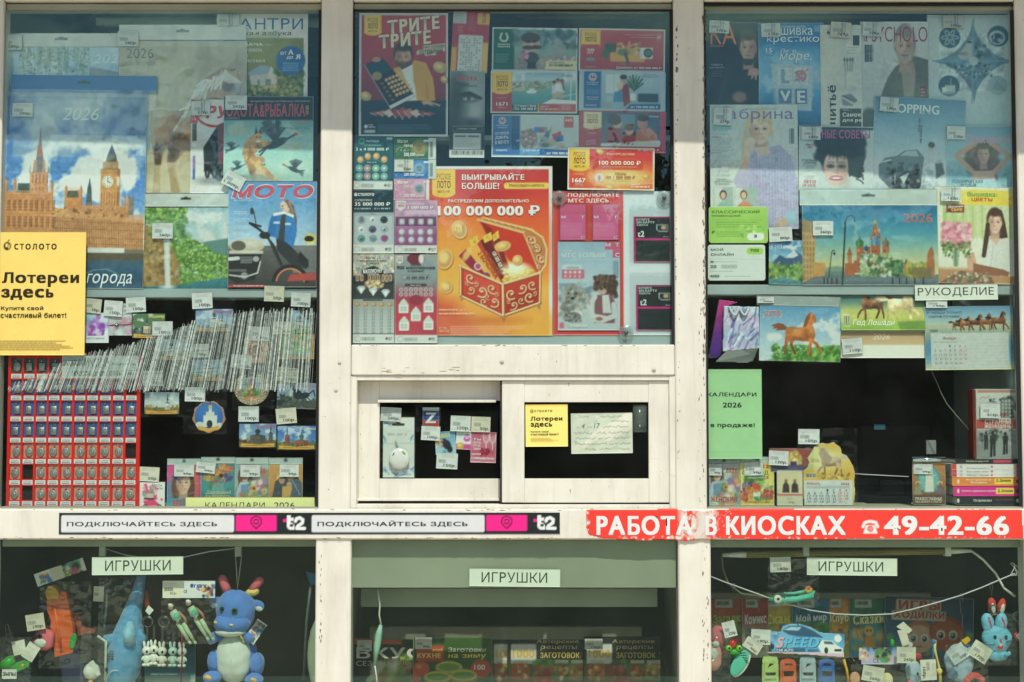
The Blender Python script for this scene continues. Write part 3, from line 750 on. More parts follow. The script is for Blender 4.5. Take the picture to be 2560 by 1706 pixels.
def horse(A,tb,c,mane,dark,flip=False,legs=None):
 f_=lambda q:xf(q,HB,tb,flip);k=(tb[2]-tb[0])/375
 A.po(f_(HTAIL),mane,soft=3*k+A.cell);A.po(f_(HORSE),c)
 sl_,m=A.m0
 h,w_=m.shape
 if h>2 and w_>2:
  n=fbm(h,w_,5,3)[...,None];Yy=((A.Y[sl_]-tb[1])/(tb[3]-tb[1]))[...,None]
  sh=np.clip((n-.5)*1.0+(.62-Yy)*.5,-.35,.4);A.C[sl_]=np.clip(A.C[sl_]*(1+sh*m[...,None]),0,1)
 A.po(f_([(700,1120),(770,1130),(812,1120),(806,1160),(722,1152),(690,1150)]),dark,.45,12*k)
 A.po(f_([(690,1175),(724,1252),(708,1257),(672,1182)]),dark,.5,5*k);A.po(f_([(655,1186),(644,1252),(631,1252),(636,1190)]),dark,.35,5*k)
 A.el(*f_([(720,1080)])[0],42*k,16*k,'#ffffff',.18,24*k);A.el(*f_([(835,1075)])[0],16*k,26*k,'#ffffff',.13,18*k)
 A.po(f_(HMANE),mane,.9,5*k);A.el(*f_([(836,985)])[0],3*k,3*k,'#111')
 return A
def strands(A,cx,cy,rx,ry,hair,n,w_):
 """locks of hair"""
 hc=rgb(hair)
 for k in range(n):
  t=RNG.uniform(-math.pi,0);x,y=cx+rx*.95*math.cos(t),cy+ry*.9*math.sin(t)*RNG.uniform(.4,1)
  A.ln([(x,y),(x+RNG.uniform(-.1,.1)*rx,y+ry*RNG.uniform(.15,.6))],w_,np.clip(hc*RNG.uniform(.6,1.6),0,1),.45,w_*1.5)
def face(A,cx,cy,w_,h,skin='#e3b799',hair='#5a3d28',lip='#b5504e',long=False,man=False,eye='#2b2420',shade=-1,beard=None,smile=1,neck=True,brow=None,hairtop=.62):
 """portrait head; cx,cy is the face centre, w x h its size"""
 sk=rgb(skin);dk=sk*(.74,.68,.64);brow=brow or hair;lt=np.minimum(sk*1.1,1)
 if long:A.el(cx,cy+h*.18,w_*.78,h*.92,hair,soft=w_*.14);strands(A,cx,cy+h*.5,w_*.75,h*.9,hair,40,w_*.05)
 if neck:A.po([(cx-w_*.24,cy+h*.2),(cx+w_*.24,cy+h*.2),(cx+w_*.32,cy+h*.82),(cx-w_*.32,cy+h*.82)],sk*.86,soft=w_*.1);A.el(cx,cy+h*.5,w_*.3,h*.1,dk,.7,w_*.2)
 A.el(cx,cy-h*.15,w_*.57,h*hairtop*.95,hair,soft=w_*.1)
 for s_ in (-1,1):A.el(cx+s_*w_*.46,cy+h*.04,w_*.06,h*.1,dk,.8,w_*.08)
 A.el(cx,cy-h*.02,w_*.46,h*.46,skin,soft=w_*.07);A.el(cx,cy+h*.2,w_*.36,h*.33,skin,soft=w_*.08);A.el(cx,cy+h*.38,w_*.2,h*.13,skin,soft=w_*.1)
 A.el(cx+shade*w_*.34,cy+h*.08,w_*.2,h*.42,dk,.55,w_*.3);A.el(cx-shade*w_*.17,cy-h*.16,w_*.2,h*.16,lt,.6,w_*.22);A.el(cx-shade*w_*.2,cy+h*.14,w_*.12,h*.1,lt,.55,w_*.16)
 A.el(cx,cy-h*.42,w_*.40,h*.13,hair,soft=w_*.14);strands(A,cx,cy-h*.2,w_*.56,h*.42,hair,26,w_*.045)
 for s_ in (-1,1):
  ex=cx+s_*w_*.2
  A.el(ex,cy-h*.035,w_*.13,h*.06,dk*.9,.5,w_*.12);A.el(ex,cy-h*.022,w_*.075,h*.026,'#d8d0c8',.85,w_*.04);A.el(ex,cy-h*.024,w_*.042,h*.032,eye,.95,w_*.03)
  A.ln([(ex-w_*.1,cy-h*.035),(ex,cy-h*.056),(ex+w_*.1,cy-h*.03)],h*.014,eye,.75,w_*.03)
  A.ln([(ex-w_*.11,cy-h*.118),(ex+w_*.02,cy-h*.14),(ex+w_*.12,cy-h*.118)],h*.02,brow,.65,w_*.04)
  A.el(cx+s_*w_*.26,cy+h*.16,w_*.1,h*.07,'#d0806a',.18,w_*.14)
 A.el(cx-shade*w_*.03,cy+h*.06,w_*.045,h*.12,lt,.5,w_*.06);A.el(cx+shade*w_*.06,cy+h*.08,w_*.045,h*.12,dk,.4,w_*.07);A.el(cx,cy+h*.152,w_*.085,h*.02,dk*.8,.6,w_*.05)
 if beard:A.po([(cx-w_*.42,cy+h*.1),(cx-w_*.2,cy+h*.2),(cx+w_*.2,cy+h*.2),(cx+w_*.42,cy+h*.1),(cx+w_*.34,cy+h*.42),(cx,cy+h*.6),(cx-w_*.34,cy+h*.42)],beard,.85,w_*.14);strands(A,cx,cy+h*.38,w_*.34,h*.2,beard,16,w_*.04)
 A.el(cx,cy+h*.275,w_*.165,h*.038,lip,.85,w_*.04)
 if smile>1:A.el(cx,cy+h*.274,w_*.125,h*.018,'#ece4dc',.95,w_*.03)
 else:A.ln([(cx-w_*.15,cy+h*.27),(cx,cy+h*.28),(cx+w_*.15,cy+h*.27)],h*.01,rgb(lip)*.5,.7,w_*.03)
 A.el(cx,cy+h*.335,w_*.13,h*.02,dk,.45,w_*.08)
 return A
def rlogo(A,x0,y0,x1,y1,wt='b',y='#f0b732',ink='#7c3016',since=True):
 """yellow shield with the lottery's two-line name"""
 h=y1-y0;w_=x1-x0
 A.rc(x0,y0,x1,y1-h*.12,y);A.el((x0+x1)/2,y1-h*.17,w_*.5,h*.17,y)
 A.t('РУССКОЕ',x0+w_*.2,y0+h*.14,x1-w_*.2,y0+h*.36,ink,'r');A.t('ЛОТО',x0+w_*.2,y0+h*.40,x1-w_*.2,y0+h*.66,ink,'b')
 if since:A.t('ВМЕСТЕ с 1994',x0+w_*.24,y0+h*.74,x1-w_*.24,y0+h*.83,ink)
 return A
def coin(A,x,y,rx,ry,rot=0,c='#d9a85a'):
 A.el(x+rx*.08,y+ry*.1,rx,ry,'#8a5a22',rot=rot);A.el(x,y,rx,ry,c,rot=rot);A.el(x,y,rx*.78,ry*.78,rgb(c)*.85,rot=rot);A.el(x-rx*.15,y-ry*.15,rx*.6,ry*.55,np.minimum(rgb(c)*1.25,1),.8,rx*.4,rot)
 return A

# ================================================================ left window: calendars and magazines
@calendar('blue wall calendar with willow branches behind the clock tower calendar','a',(25,338,850,940),.0465,head=(22,238,850,336),headcol='#cfcfc6',sleeve=(20,236,852,700),coil=(160,840,344,34))
def _(A):
 A.gr(['#a9c4de','#5f8fc4','#3c6ca8']).cloud((25,338,850,940),'#dfe8ee',.5,4,.7)
 for k in range(46):
  x=RNG.uniform(140,640);L_=RNG.uniform(60,200);A.ln([(x,345),(x+RNG.uniform(-14,14),345+L_)],9,'#4d6a52',.55,10)
 A.spl((140,350,640,540),240,['#57734f','#6f8a5e','#3d5a48','#8fae86'],7);A.po([(650,480),(850,520),(850,600),(640,560)],'#1f3a5c',.8,10)
 A.t('2026',668,390,905,455,'#c9dcec','r',.18)
@calendar('beige wall calendar showing a standing palomino horse','a',(850,292,1768,1388),.0425,head=(848,172,1762,284),headcol='#cfcfc8',sleeve=(850,176,1770,1390),coil=(950,1740,292,44),q=2.2)
def _(A):
 A.gr(['#a39372','#ab9a78','#cdbd99','#c0ab84','#dccaa4']).no(.1,4)
 A.el(1250,760,300,200,'#c9b995',.5,200);A.el(1150,1330,420,120,'#e2d2ae',.7,120)
 A.rc(850,292,1768,330,'#d8d6cc',.25)
 body=[(1085,800),(1150,780),(1230,800),(1330,790),(1420,690),(1470,560),(1560,505),(1612,480),(1640,500),(1690,490),(1735,600),(1715,690),(1640,760),(1590,780),(1570,900),(1500,1040),(1400,1090),(1330,1085),(1310,1120),(1255,1160),(1262,1260),(1300,1385),(1240,1385),(1225,1270),(1205,1165),(1215,1080),(1190,1060),(1165,1150),(1150,1240),(1155,1385),(1105,1385),(1118,1200),(1100,1050),(1075,930)]
 A.po(body,'#a06f42',1,10);sl_,m=A.m0;n=fbm(*m.shape,5,4)[...,None];A.C[sl_]=np.clip(A.C[sl_]*(1+(n-.5)*1.1*m[...,None]),0,1)
 A.po([(1100,1050),(1165,1040),(1160,1190),(1118,1180)],'#4a3527',.8,20);A.po([(1215,1060),(1300,1080),(1290,1130),(1255,1180),(1205,1165)],'#453226',.8,20)
 A.po([(1210,920),(1330,960),(1400,1080),(1330,1085),(1240,1040)],'#6b4a30',.7,30);A.el(1130,860,50,70,'#c49a6c',.7,50);A.el(1440,800,60,120,'#c9a274',.6,60)
 A.po([(1118,1190),(1160,1190),(1155,1385),(1105,1385)],'#d5bd92',.8,12);A.po([(1205,1170),(1260,1170),(1300,1385),(1240,1385)],'#cbb083',.8,12)
 A.po([(1610,500),(1690,510),(1730,600),(1700,680),(1640,740),(1560,700),(1530,600)],'#b78e66',1,10);A.po([(1655,560),(1735,590),(1715,680),(1670,650)],'#8f9ba3',.9,12);A.el(1640,625,45,40,'#5b4432',.8,25)
 for k in range(70):
  t=RNG.random();x,y=1600-270*t+RNG.uniform(-30,40),520+330*t*t+RNG.uniform(-20,30)
  A.ln([(x,y),(x-RNG.uniform(10,70),y+RNG.uniform(20,110))],RNG.uniform(6,13),['#e9e6da','#d4d2c4','#f6f2e6','#b9b4a2'][RNG.integers(4)],.85,6)
 A.po([(1595,535),(1615,478),(1628,545)],'#c59a70');A.po([(1668,520),(1695,492),(1697,530)],'#c59a70');A.po([(1610,500),(1730,590),(1640,600),(1570,560)],'#dcdad0',.85,14)
 A.el(1150,810,60,40,'#d8cdb4',.5,40)
 A.t('2026',902,345,1098,415,'#4e4a3e').t('ГОД ЛОШАДИ',888,438,1108,470,'#807458')
for y,lb in ((225,'on the header of the palomino horse calendar'),):price('a',(845,y,995,y+110),'280р.',.036,lb)
price('a',(10,250,157,360),'280р.',.038,'on the blue willow calendar')
@calendar('wall calendar with clock tower and parliament palace under a blue plastic header','a',(38,655,1045,2073),.0335,head=(62,535,1112,660),headcol='#1d5fa8',sleeve=(60,640,1108,1250),coil=(80,1040,668,52),rot=-.6,q=2.0,name='wall_calendar')
def _(A):
 A.gr(['#2a4f8c','#3565ad','#3d76c4','#4f86cd','#7aa6d8'],(38,655,1045,1560)).cloud((100,660,900,1120),'#aeb9c6',.40,3,.95,.2).cloud((38,980,1045,1540),'#f3f5f2',.44,4,1,.12)
 A.cloud((600,700,1045,1000),'#4b689c',.5,4,.6);A.el(480,760,270,90,'#c3ccd4',.55,120)
 O,Od,Ol='#d08a52','#8a5230','#e8b07c'
 def tower(x,y0,w_,y1):A.rc(x-w_/2,y0,x+w_/2,y1,O);A.rc(x+w_*.2,y0,x+w_/2,y1,Od,.55);A.po([(x-w_/2,y0),(x,y0-w_*1.2),(x+w_/2,y0)],'#9b7350')
 A.po([(245,1230),(262,1080),(283,920),(300,1080),(322,1230)],'#a2694a');A.po([(275,1050),(284,915),(293,1050)],'#4a4f5a')
 A.rc(240,1150,322,1330,O);A.rc(262,1130,304,1240,'#5a5a70',.8)
 A.rc(215,1240,345,1500,O);A.rc(215,1240,250,1500,Ol,.5)
 for x in range(230,345,26):A.rc(x,1260,x+10,1320,Od,.8);A.rc(x,1350,x+10,1480,Od,.5)
 A.rc(722,1210,862,1560,'#cf9358');A.po([(740,1215),(765,1120),(797,1040),(830,1110),(850,1215)],'#5d5a52');A.po([(765,1120),(797,1035),(830,1112)],'#3b4148')
 A.rc(735,1160,848,1212,'#b58657');A.rc(840,1210,862,1560,Od,.5)
 for k in range(7):A.rc(728+k*19,1380,736+k*19,1545,Od,.6)
 A.rc(732,1255,838,1355,'#c98d55');A.el(774,1302,40,43,'#e8dcc0');A.el(774,1302,33,36,'#f3ecd8');A.ln([(774,1302),(774,1275)],5,'#333').ln([(774,1302),(792,1312)],5,'#333');A.el(848,1300,12,36,'#dccca8')
 for k in range(12):A.ln([(774+33*math.sin(k*.524),1302-36*math.cos(k*.524)),(774+27*math.sin(k*.524),1302-30*math.cos(k*.524))],3,'#444')
 for x,y0,w_ in ((48,1300,22),(110,1300,20),(376,1320,20),(478,1350,18),(585,1350,18),(900,1420,16),(925,1420,16)):tower(x,y0,w_,1600)
 A.po([(645,1270),(660,1360),(668,1480),(620,1480),(628,1360)],'#4d5f60');A.rc(40,1385,385,1700,O);A.rc(470,1370,585,1640,O);A.rc(585,1480,930,1640,'#c78a5a')
 A.po([(130,1320),(215,1320),(215,1390),(130,1390)],'#3e5048');A.po([(490,1370),(560,1370),(570,1420),(480,1420)],'#4a5a50')
 A.po([(380,1490),(585,1520),(930,1560),(1040,1570),(1040,1800),(380,1800)],'#cd9460')
 for x in list(range(60,385,40)):
  for y in (1440,1560):A.rc(x,y,x+20,y+80,'#6a3f28',.7);A.rc(x+8,y,x+11,y+80,Ol,.7)
 for x in range(390,1040,13):A.rc(x,1560+(x-390)*.06,x+6,1790,'#7a4a2c',.6)
 for y in (1590,1640,1700,1745):A.ln([(385,y),(1040,y+18)],6,'#8a5a38',.6)
 A.spl((385,1490,930,1580),60,['#c9955f','#8d5c39','#dba873'],9);A.rc(930,1410,965,1560,'#7d7a74');A.rc(930,1540,1040,1580,'#c9a088')
 for x in range(45,385,13):A.ln([(x,1390),(x,1700)],3,'#9c6238',.6);A.rc(x,1372,x+6,1390,'#d8a070')
 for y in range(1395,1700,22):A.ln([(40,y),(385,y)],3,'#e2b98a',.45)
 for x in range(470,930,12):A.ln([(x,1490 if x>585 else 1380),(x,1640)],3,'#9c6238',.5);A.po([(x,1482 if x>585 else 1372),(x+4,1450 if x>585 else 1340),(x+8,1482 if x>585 else 1372)],'#c08a5c',.8)
 for x in range(220,345,12):A.ln([(x,1245),(x,1500)],3,'#a86c42',.6)
 for x in (215,345,240,322):A.po([(x-6,1245),(x,1175),(x+6,1245)],'#a9744c')
 A.no(.16,60,(38,1200,1045,1800));A.rc(38,1790,1045,1830,'#6d6a5c');A.rc(640,1780,905,1815,'#cfd4cc');A.gr(['#5a5340','#56503f'],(38,1818,1045,1870));A.gr(['#42596a','#33566f','#2c4a62','#3f5b70'],(38,1868,1045,2073)).no(.12,40,(38,1868,1045,2073))
 A.ln([(600,1980),(690,1940),(780,1932),(850,1960),(900,2010)],3,'#c9d6dd',.8)
 A.rc(38,655,1045,690,'#cdd6da',.35)
 A.t('2026',435,770,700,860,'#d5dbdf','r',.28).t('города',640,1965,965,2068,'#d8e2e6','r',.25)
price('a',(90,740,236,838),'290р.',.0285,'on the clock tower calendar')
@magazine('white and green food magazine titled АНТРИ with a country house, left window','a',(1553,98,2208,820),.0455)
def _(A):
 A.bg('#dcdcd4').gr(['#7c8048','#8a8a52','#5a5a38','#394a30'],(1600,272,2178,820)).no(.15,6,(1600,272,2178,820))
 A.rc(1600,272,1990,470,'#35402e',.5,soft=120);A.el(1900,380,160,120,'#a09a4a',.5,120)
 A.po([(1790,520),(1870,475),(1950,480),(1985,545),(1975,640),(1800,640)],'#b9b8a8');A.po([(1775,530),(1870,470),(1945,478),(1925,530),(1800,545)],'#8fa3b4');A.po([(1925,530),(1945,478),(1990,555),(1985,640),(1925,640)],'#cfcabb');A.rc(1905,570,1945,620,'#6a6a60',.7);A.rc(1850,575,1865,620,'#77705c')
 A.spl((1980,500,2175,690),120,['#51683a','#6d7f46','#39502f','#8a9a58','#a08a4a'],16);A.spl((1775,620,2175,700),110,['#6d7f46','#a8a04c','#c9b25a','#44603a'],12);A.spl((1620,560,1790,690),60,['#51683a','#39502f'],16)
 A.el(2085,435,105,105,'#2a62a0')
 A.t('АНТРИ',1712,128,2172,210,'#3567a4','r').t('русская азбука',1600,222,2090,262,'#3b3b38','r',.1).t('ДАЧА —',1745,308,1950,334,'#dfe0d4','b').t('РОВОК',1766,350,1882,372,'#dfe0d4','b').t('Ы',1755,390,1778,412,'#dfe0d4','b').t('ЙСТВИЯ',1766,425,1902,450,'#dfe0d4','b')
 A.t('от',2012,372,2058,396,'#dfe6ea','b').t('А',2068,358,2106,395,'#dfe6ea','k').t('до',2058,404,2104,430,'#dfe6ea','b').t('Я',2120,392,2156,428,'#dfe6ea','k');A.lines(2010,452,2160,4,17,'#c9d6e2',6,.7,True)
price('a',(1555,104,1716,190),'',.039,'on the white food magazine',clip=True)
@magazine('truck magazine with red title and a dark lorry on its cover','a',(1367,712,1640,1388),.0385)
def _(A):
 A.gr(['#d5d8d6','#c9cfd2','#dfe0dc']);A.rc(1367,712,1640,760,'#c23a3c');A.rc(1367,712,1415,885,'#c23a3c')
 A.el(1540,790,150,125,'#b8333a');A.el(1540,790,132,108,'#d8d8d4')
 A.po([(1460,1060),(1560,900),(1640,860),(1640,1310),(1560,1300),(1465,1200)],'#3c4c5a');A.po([(1460,1060),(1560,900),(1565,1180),(1465,1190)],'#26343f');A.po([(1570,890),(1640,870),(1640,1200),(1575,1200)],'#7a2530')
 A.rc(1465,1180,1640,1235,'#1e2327');
 for x in (1490,1540,1595):A.el(x,1245,18,40,'#191c1f');A.el(x,1245,8,18,'#6d7478')
 A.el(1540,1300,130,30,'#5d6468',.6,30);A.bars(1380,890,1408,1010,'#222',14);A.el(1392,1040,15,15,'#eee');A.rc(1385,1120,1402,1210,'#8a6ab0');A.rc(1385,1210,1402,1290,'#3a62a8')
 A.t('-РУ',1432,758,1640,850,'#c23a3c','k',.25).t('ГРУЗ',1375,785,1405,865,'#eee','b')
price('a',(1372,728,1508,830),'218р.',.0335,'on the truck magazine',clip=True)
@magazine('hunting and fishing magazine with a leaping lynx and dark birds','a',(1605,690,2247,1300),.0335)
def _(A):
 A.gr(['#6f9a9c','#7fb3b2','#94c9c2','#a8d4c6','#93b8a8'],(1605,860,2247,1300)).no(.08,5);A.rc(1605,690,2247,862,'#1d2528')
 A.cloud((1640,880,2247,1300),'#c9d6b8',.56,5,.6);A.el(1715,940,70,40,'#a9b29a',.8,40);A.el(2100,1050,90,30,'#b9b58c',.6,40)
 def bird(x,y,s_,flip=1):
  A.el(x,y,70*s_,26*s_,'#353e44',rot=-25*flip)
  for k in range(9):A.ln([(x-10*s_*flip,y-10*s_),(x+(-90+k*17)*s_*flip,y-(120-abs(k-4)*6)*s_)],13*s_,['#2c3439','#424c53','#39424a'][k % 3],.95)
  for k in range(4):A.ln([(x-50*s_*flip,y+15*s_),(x-(120-k*6)*s_*flip,y+(10+k*22)*s_)],11*s_,'#343d43')
  A.ln([(x+50*s_*flip,y-20*s_),(x+115*s_*flip,y-55*s_)],13*s_,'#4b4f52');A.el(x+120*s_*flip,y-58*s_,13*s_,10*s_,'#b0574a')
 bird(1985,1030,1.15);bird(1665,1070,.42);bird(2110,1220,.62,-1);bird(1710,1205,.42);A.spl((1890,870,2000,960),40,['#555f66','#3d464c'],14)
 A.po([(1830,960),(1860,940),(1880,970),(1875,1010),(1930,1010),(1950,1030),(1900,1055),(1850,1070),(1830,1110),(1890,1190),(2005,1300),(1810,1300),(1775,1200),(1740,1110),(1748,1040),(1790,990)],'#b98a52',1,8)
 sl_,m=A.m0;n=fbm(*m.shape,8,3)[...,None];A.C[sl_]=np.clip(A.C[sl_]*(1+(n-.5)*.9*m[...,None]),0,1)
 A.spl((1750,1030,1900,1290),60,['#6d4a28','#8a6238'],5,[(1775,1040),(1830,1060),(1980,1300),(1820,1300),(1745,1110)]);A.po([(1830,1180),(1880,1200),(1940,1300),(1850,1300)],'#d9c6a0',.7,20)
 A.el(1850,985,30,34,'#c79a63');A.po([(1828,965),(1836,905),(1848,955)],'#3a2a1c');A.po([(1858,950),(1872,915),(1876,965)],'#3a2a1c');A.el(1855,1015,16,10,'#e6dcc4');A.el(1843,985,6,4,'#222');A.el(1866,985,6,4,'#222');A.po([(1845,1125),(1895,1130),(1905,1160),(1870,1180),(1880,1150),(1840,1145)],'#b98a52')
 A.po([(1605,1275),(1840,1250),(2020,1300),(1605,1300)],'#7d8f80',.8,14)
 A.t('ОХОТА&РЫБАЛКА',1622,742,2188,838,'#b5484c','b').t('МИР ДИКОЙ ПРИРОДЫ И ЭКСТРЕМАЛЬНЫХ ПРИКЛЮЧЕНИЙ',1795,718,2218,734,'#b9c0c0').t('XXI ВЕК',2168,778,2236,800,'#c9a24a','b',0,90).t('ИЮЛЬ — АВГУСТ 2025',2050,912,2212,928,'#5b6a6a').t('№ 7-8',2135,868,2210,890,'#c07a4a','b').t('www.ohotmir.ru',1622,842,1720,852,'#b9c0c0')
price('a',(1616,686,1772,790),'343р.',.029,'on the hunting magazine title',dark='#333')
@magazine('motorcycle magazine with red title, rider in a blue jacket and parked bike','a',(1636,1300,2272,2063),.0285,q=2.0)
def _(A):
 A.gr(['#4f86bd','#5d93c6','#86b1d6','#a9c6dc'],(1636,1300,2272,1770));A.gr(['#5e5e5c','#4a4a48','#3a3a39'],(1636,1765,2272,2063)).no(.1,8)
 A.rc(2100,1762,2272,1960,'#6b6e70',.9);A.po([(1636,1800),(2272,1765),(2272,1790)],'#777',.5,10)
 # rider
 A.po([(2050,1450),(2085,1440),(2120,1560),(2115,1640),(2092,1660),(2060,1560)],'#a9826a',1,12);A.el(2052,1475,40,42,'#c99d86');A.po([(2010,1470),(2030,1500),(2030,1525),(2070,1520),(2075,1460)],'#d3a78f',1,6);A.ln([(2055,1448),(2092,1490),(2112,1580),(2108,1690)],34,'#6d4a38',1,12);A.ln([(2070,1450),(2100,1520),(2104,1640)],9,'#a98068',.8,8);A.el(2036,1478,24,34,'#e2b8a0',1,8,-20);A.el(2024,1478,6,4,'#4a3028');A.el(2026,1497,7,4,'#b05a50')
 A.po([(1955,1530),(2040,1515),(2110,1545),(2130,1650),(2110,1760),(2060,1740),(1960,1700),(1920,1670),(1935,1580)],'#2f74b8');A.po([(1920,1670),(1945,1560),(1985,1545),(1975,1680),(1950,1700)],'#2a68a8');A.po([(2020,1530),(2050,1530),(2040,1740),(1995,1720)],'#3c3f42');A.po([(1955,1530),(2040,1515),(2110,1545),(2105,1565),(2040,1535),(1960,1552)],'#d9dde0')
 A.rc(1962,1590,2005,1606,'#d5e0ea',.8);A.rc(2045,1600,2085,1616,'#d5e0ea',.8);A.po([(2070,1740),(2110,1760),(2105,1790),(2080,1775)],'#2f74b8')
 A.po([(1980,1710),(2060,1740),(2150,1830),(2215,1890),(2200,1935),(2080,1890),(1990,1800)],'#2e3338');A.po([(2150,1800),(2215,1870),(2215,1925),(2140,1880)],'#24282c')
 # motorcycle
 A.el(1770,1765,128,52,'#b5ad9a');A.el(1785,1745,100,26,'#d3ccba',.8,30);A.el(1712,1765,52,36,'#5a564c');A.rc(1645,1800,1890,1822,'#c9c4b4',.9,8)
 A.po([(1645,1825),(1880,1825),(1860,1900),(1830,2010),(1700,2040),(1645,2000)],'#2a2b2c');
 for y in (1845,1858,1871,1884):A.rc(1728,y,1810,y+6,'#8d9092')
 A.el(1838,1860,24,20,'#9a9d9f');A.el(1755,1980,36,36,'#3a3c3e');A.el(1755,1980,24,24,'#a6a9ab',.7);A.ln([(1650,1860),(1710,1855)],26,'#c6c8c8');A.ln([(1650,1975),(1760,1990),(1850,1960),(1870,1880)],10,'#b9bcbd');A.rc(1645,1935,1770,1950,'#707375',.8)
 A.ln([(1795,1605),(1850,1640),(1900,1680),(1960,1760),(2020,1900)],18,'#26282a').ln([(1930,1720),(1985,1850),(2040,1960)],12,'#3a3c3e').ln([(1835,1600),(1820,1520)],7,'#26282a');A.el(1806,1514,14,25,'#33383c');A.ln([(1790,1600),(1870,1625)],14,'#1f2122')
 A.el(1900,1690,40,26,'#2a2c2e')
 for R in (118,):
  pts=[(2085+R*math.cos(t),2030-R*math.sin(t)) for t in np.linspace(.1,3.0,24)];A.ln(pts,30,'#26282a');A.ln([(2085+100*math.cos(t),2030-100*math.sin(t)) for t in np.linspace(.1,3.0,24)],10,'#d1794a')
 A.po([(2090,1970),(2272,1960),(2272,2012),(2060,2020)],'#a8443f');A.rc(1645,2045,1905,2063,'#b0323a')
 A.el(2225,1715,44,40,'#d2bb52');A.el(2218,1715,34,22,'#1e2426');A.rc(2205,1735,2260,1758,'#e0cf7a')
 for k,y in enumerate((1515,1567,1620,1665)):A.lines(1675,y,1800,2,14,'#dfe8ee',6,.55)
 for dx,c in ((-5,'#e8e8ea'),(0,'#c03a52')):A.t('МОТО',1660+dx,1326+dx,2246-dx,1420-dx,c,'k',.22)
 A.t('мы протестировали для вас',1680,2049,1895,2060,'#e8d8d8','b').t('№5 | АВГУСТ 2025',1675,1432,1810,1444,'#e2e8ee')
price('a',(1600,1240,1752,1350),'1 009р.',.0250,'tilted on the motorcycle magazine corner',rot=-28)
@calendar('landscape wall calendar of a waterfall beside a green lake','a',(1012,1488,1642,2080),.0375,head=(1022,1386,1640,1482),headcol='#ccd0cc',sleeve=(1010,1384,1644,2082),haze=.045)
def _(A):
 A.gr(['#8fb6c4','#b5cdd0','#c9d6cf','#b9c9b2']).cloud((1300,1500,1642,1760),'#e8ece6',.42,4,1,.2)
 A.po([(1380,1760),(1500,1730),(1642,1710),(1642,1850),(1400,1850)],'#5f8a86',1,10);A.gr(['#3f8a94','#3a7d8a','#2d6a78'],(1012,1960,1642,2080)).no(.12,30,(1012,1990,1642,2080))
 hill=[(1225,1650),(1330,1690),(1430,1740),(1520,1810),(1642,1840),(1642,1990),(1500,2010),(1300,2030),(1220,2030)]
 A.po(hill,'#6f9a3e',1,14);A.spl((1220,1640,1642,2030),160,['#4a7434','#3d632c','#5c8a38'],24,hill,1,.6);A.spl((1220,1640,1642,2030),900,['#7fae46','#93bf55','#5c8a38','#4a7434','#b4d478'],8,hill)
 A.po([(1012,1600),(1110,1640),(1180,1700),(1250,1800),(1290,1900),(1290,2050),(1012,2060)],'#a5824a');A.no(.3,16,(1012,1640,1290,2050));A.spl((1012,1650,1280,2050),90,['#c9a868','#7a5a30','#8f7240','#b58f52'],14,[(1012,1650),(1180,1720),(1280,1900),(1280,2050),(1012,2050)])
 A.spl((1012,1495,1340,1600),420,['#7fae46','#5c8a38','#4a7434','#9cc462'],10);A.spl((1090,1590,1310,1700),110,['#6b9a40','#8ab84f','#4a7434'],16)
 A.po([(1175,1700),(1215,1700),(1228,2060),(1190,2060)],'#dfe6e6',.9,10);A.ln([(1200,1720),(1208,2050)],10,'#fff',.8,6);A.el(1208,2062,50,12,'#dfe9ea',.9,14)
price('a',(1092,1600,1240,1712),'260р.',.0305,'on the waterfall calendar')
# ================================================================ yellow notice over the left window
@paper('notice','large yellow lottery notice stuck over the clock tower calendar, left window','notice','b',(-14,514,613,1402),.0099,group='yellow lottery notices',bend=.001)
def _(A):
 A.bg('#f2d468').no(.03,5)
 for k in range(26):x,y=RNG.uniform(0,560),RNG.uniform(1040,1290);A.ln([(x,y),(x+RNG.uniform(8,40),y+RNG.uniform(-8,8))],3,'#e0be52',.5)
 A.el(47,618,27,30,'#3a3016');A.el(43,612,11,15,'#f2d468');A.el(60,622,6,16,'#f2d468');A.ln([(52,582),(60,574)],7,'#3a3016')
 A.t('столото',97,600,403,644,'#3a3016','b',0,0,.12).t('Лотереи',14,806,567,912,'#2e2612','k').t('здесь',10,925,386,1005,'#2e2612','k').t('Купите свой',10,1050,315,1086,'#2e2612','b').t('счастливый билет!',8,1096,480,1134,'#2e2612','b')
 A.lines(6,1299,560,6,12.5,'#5a4a1c',6,.75)
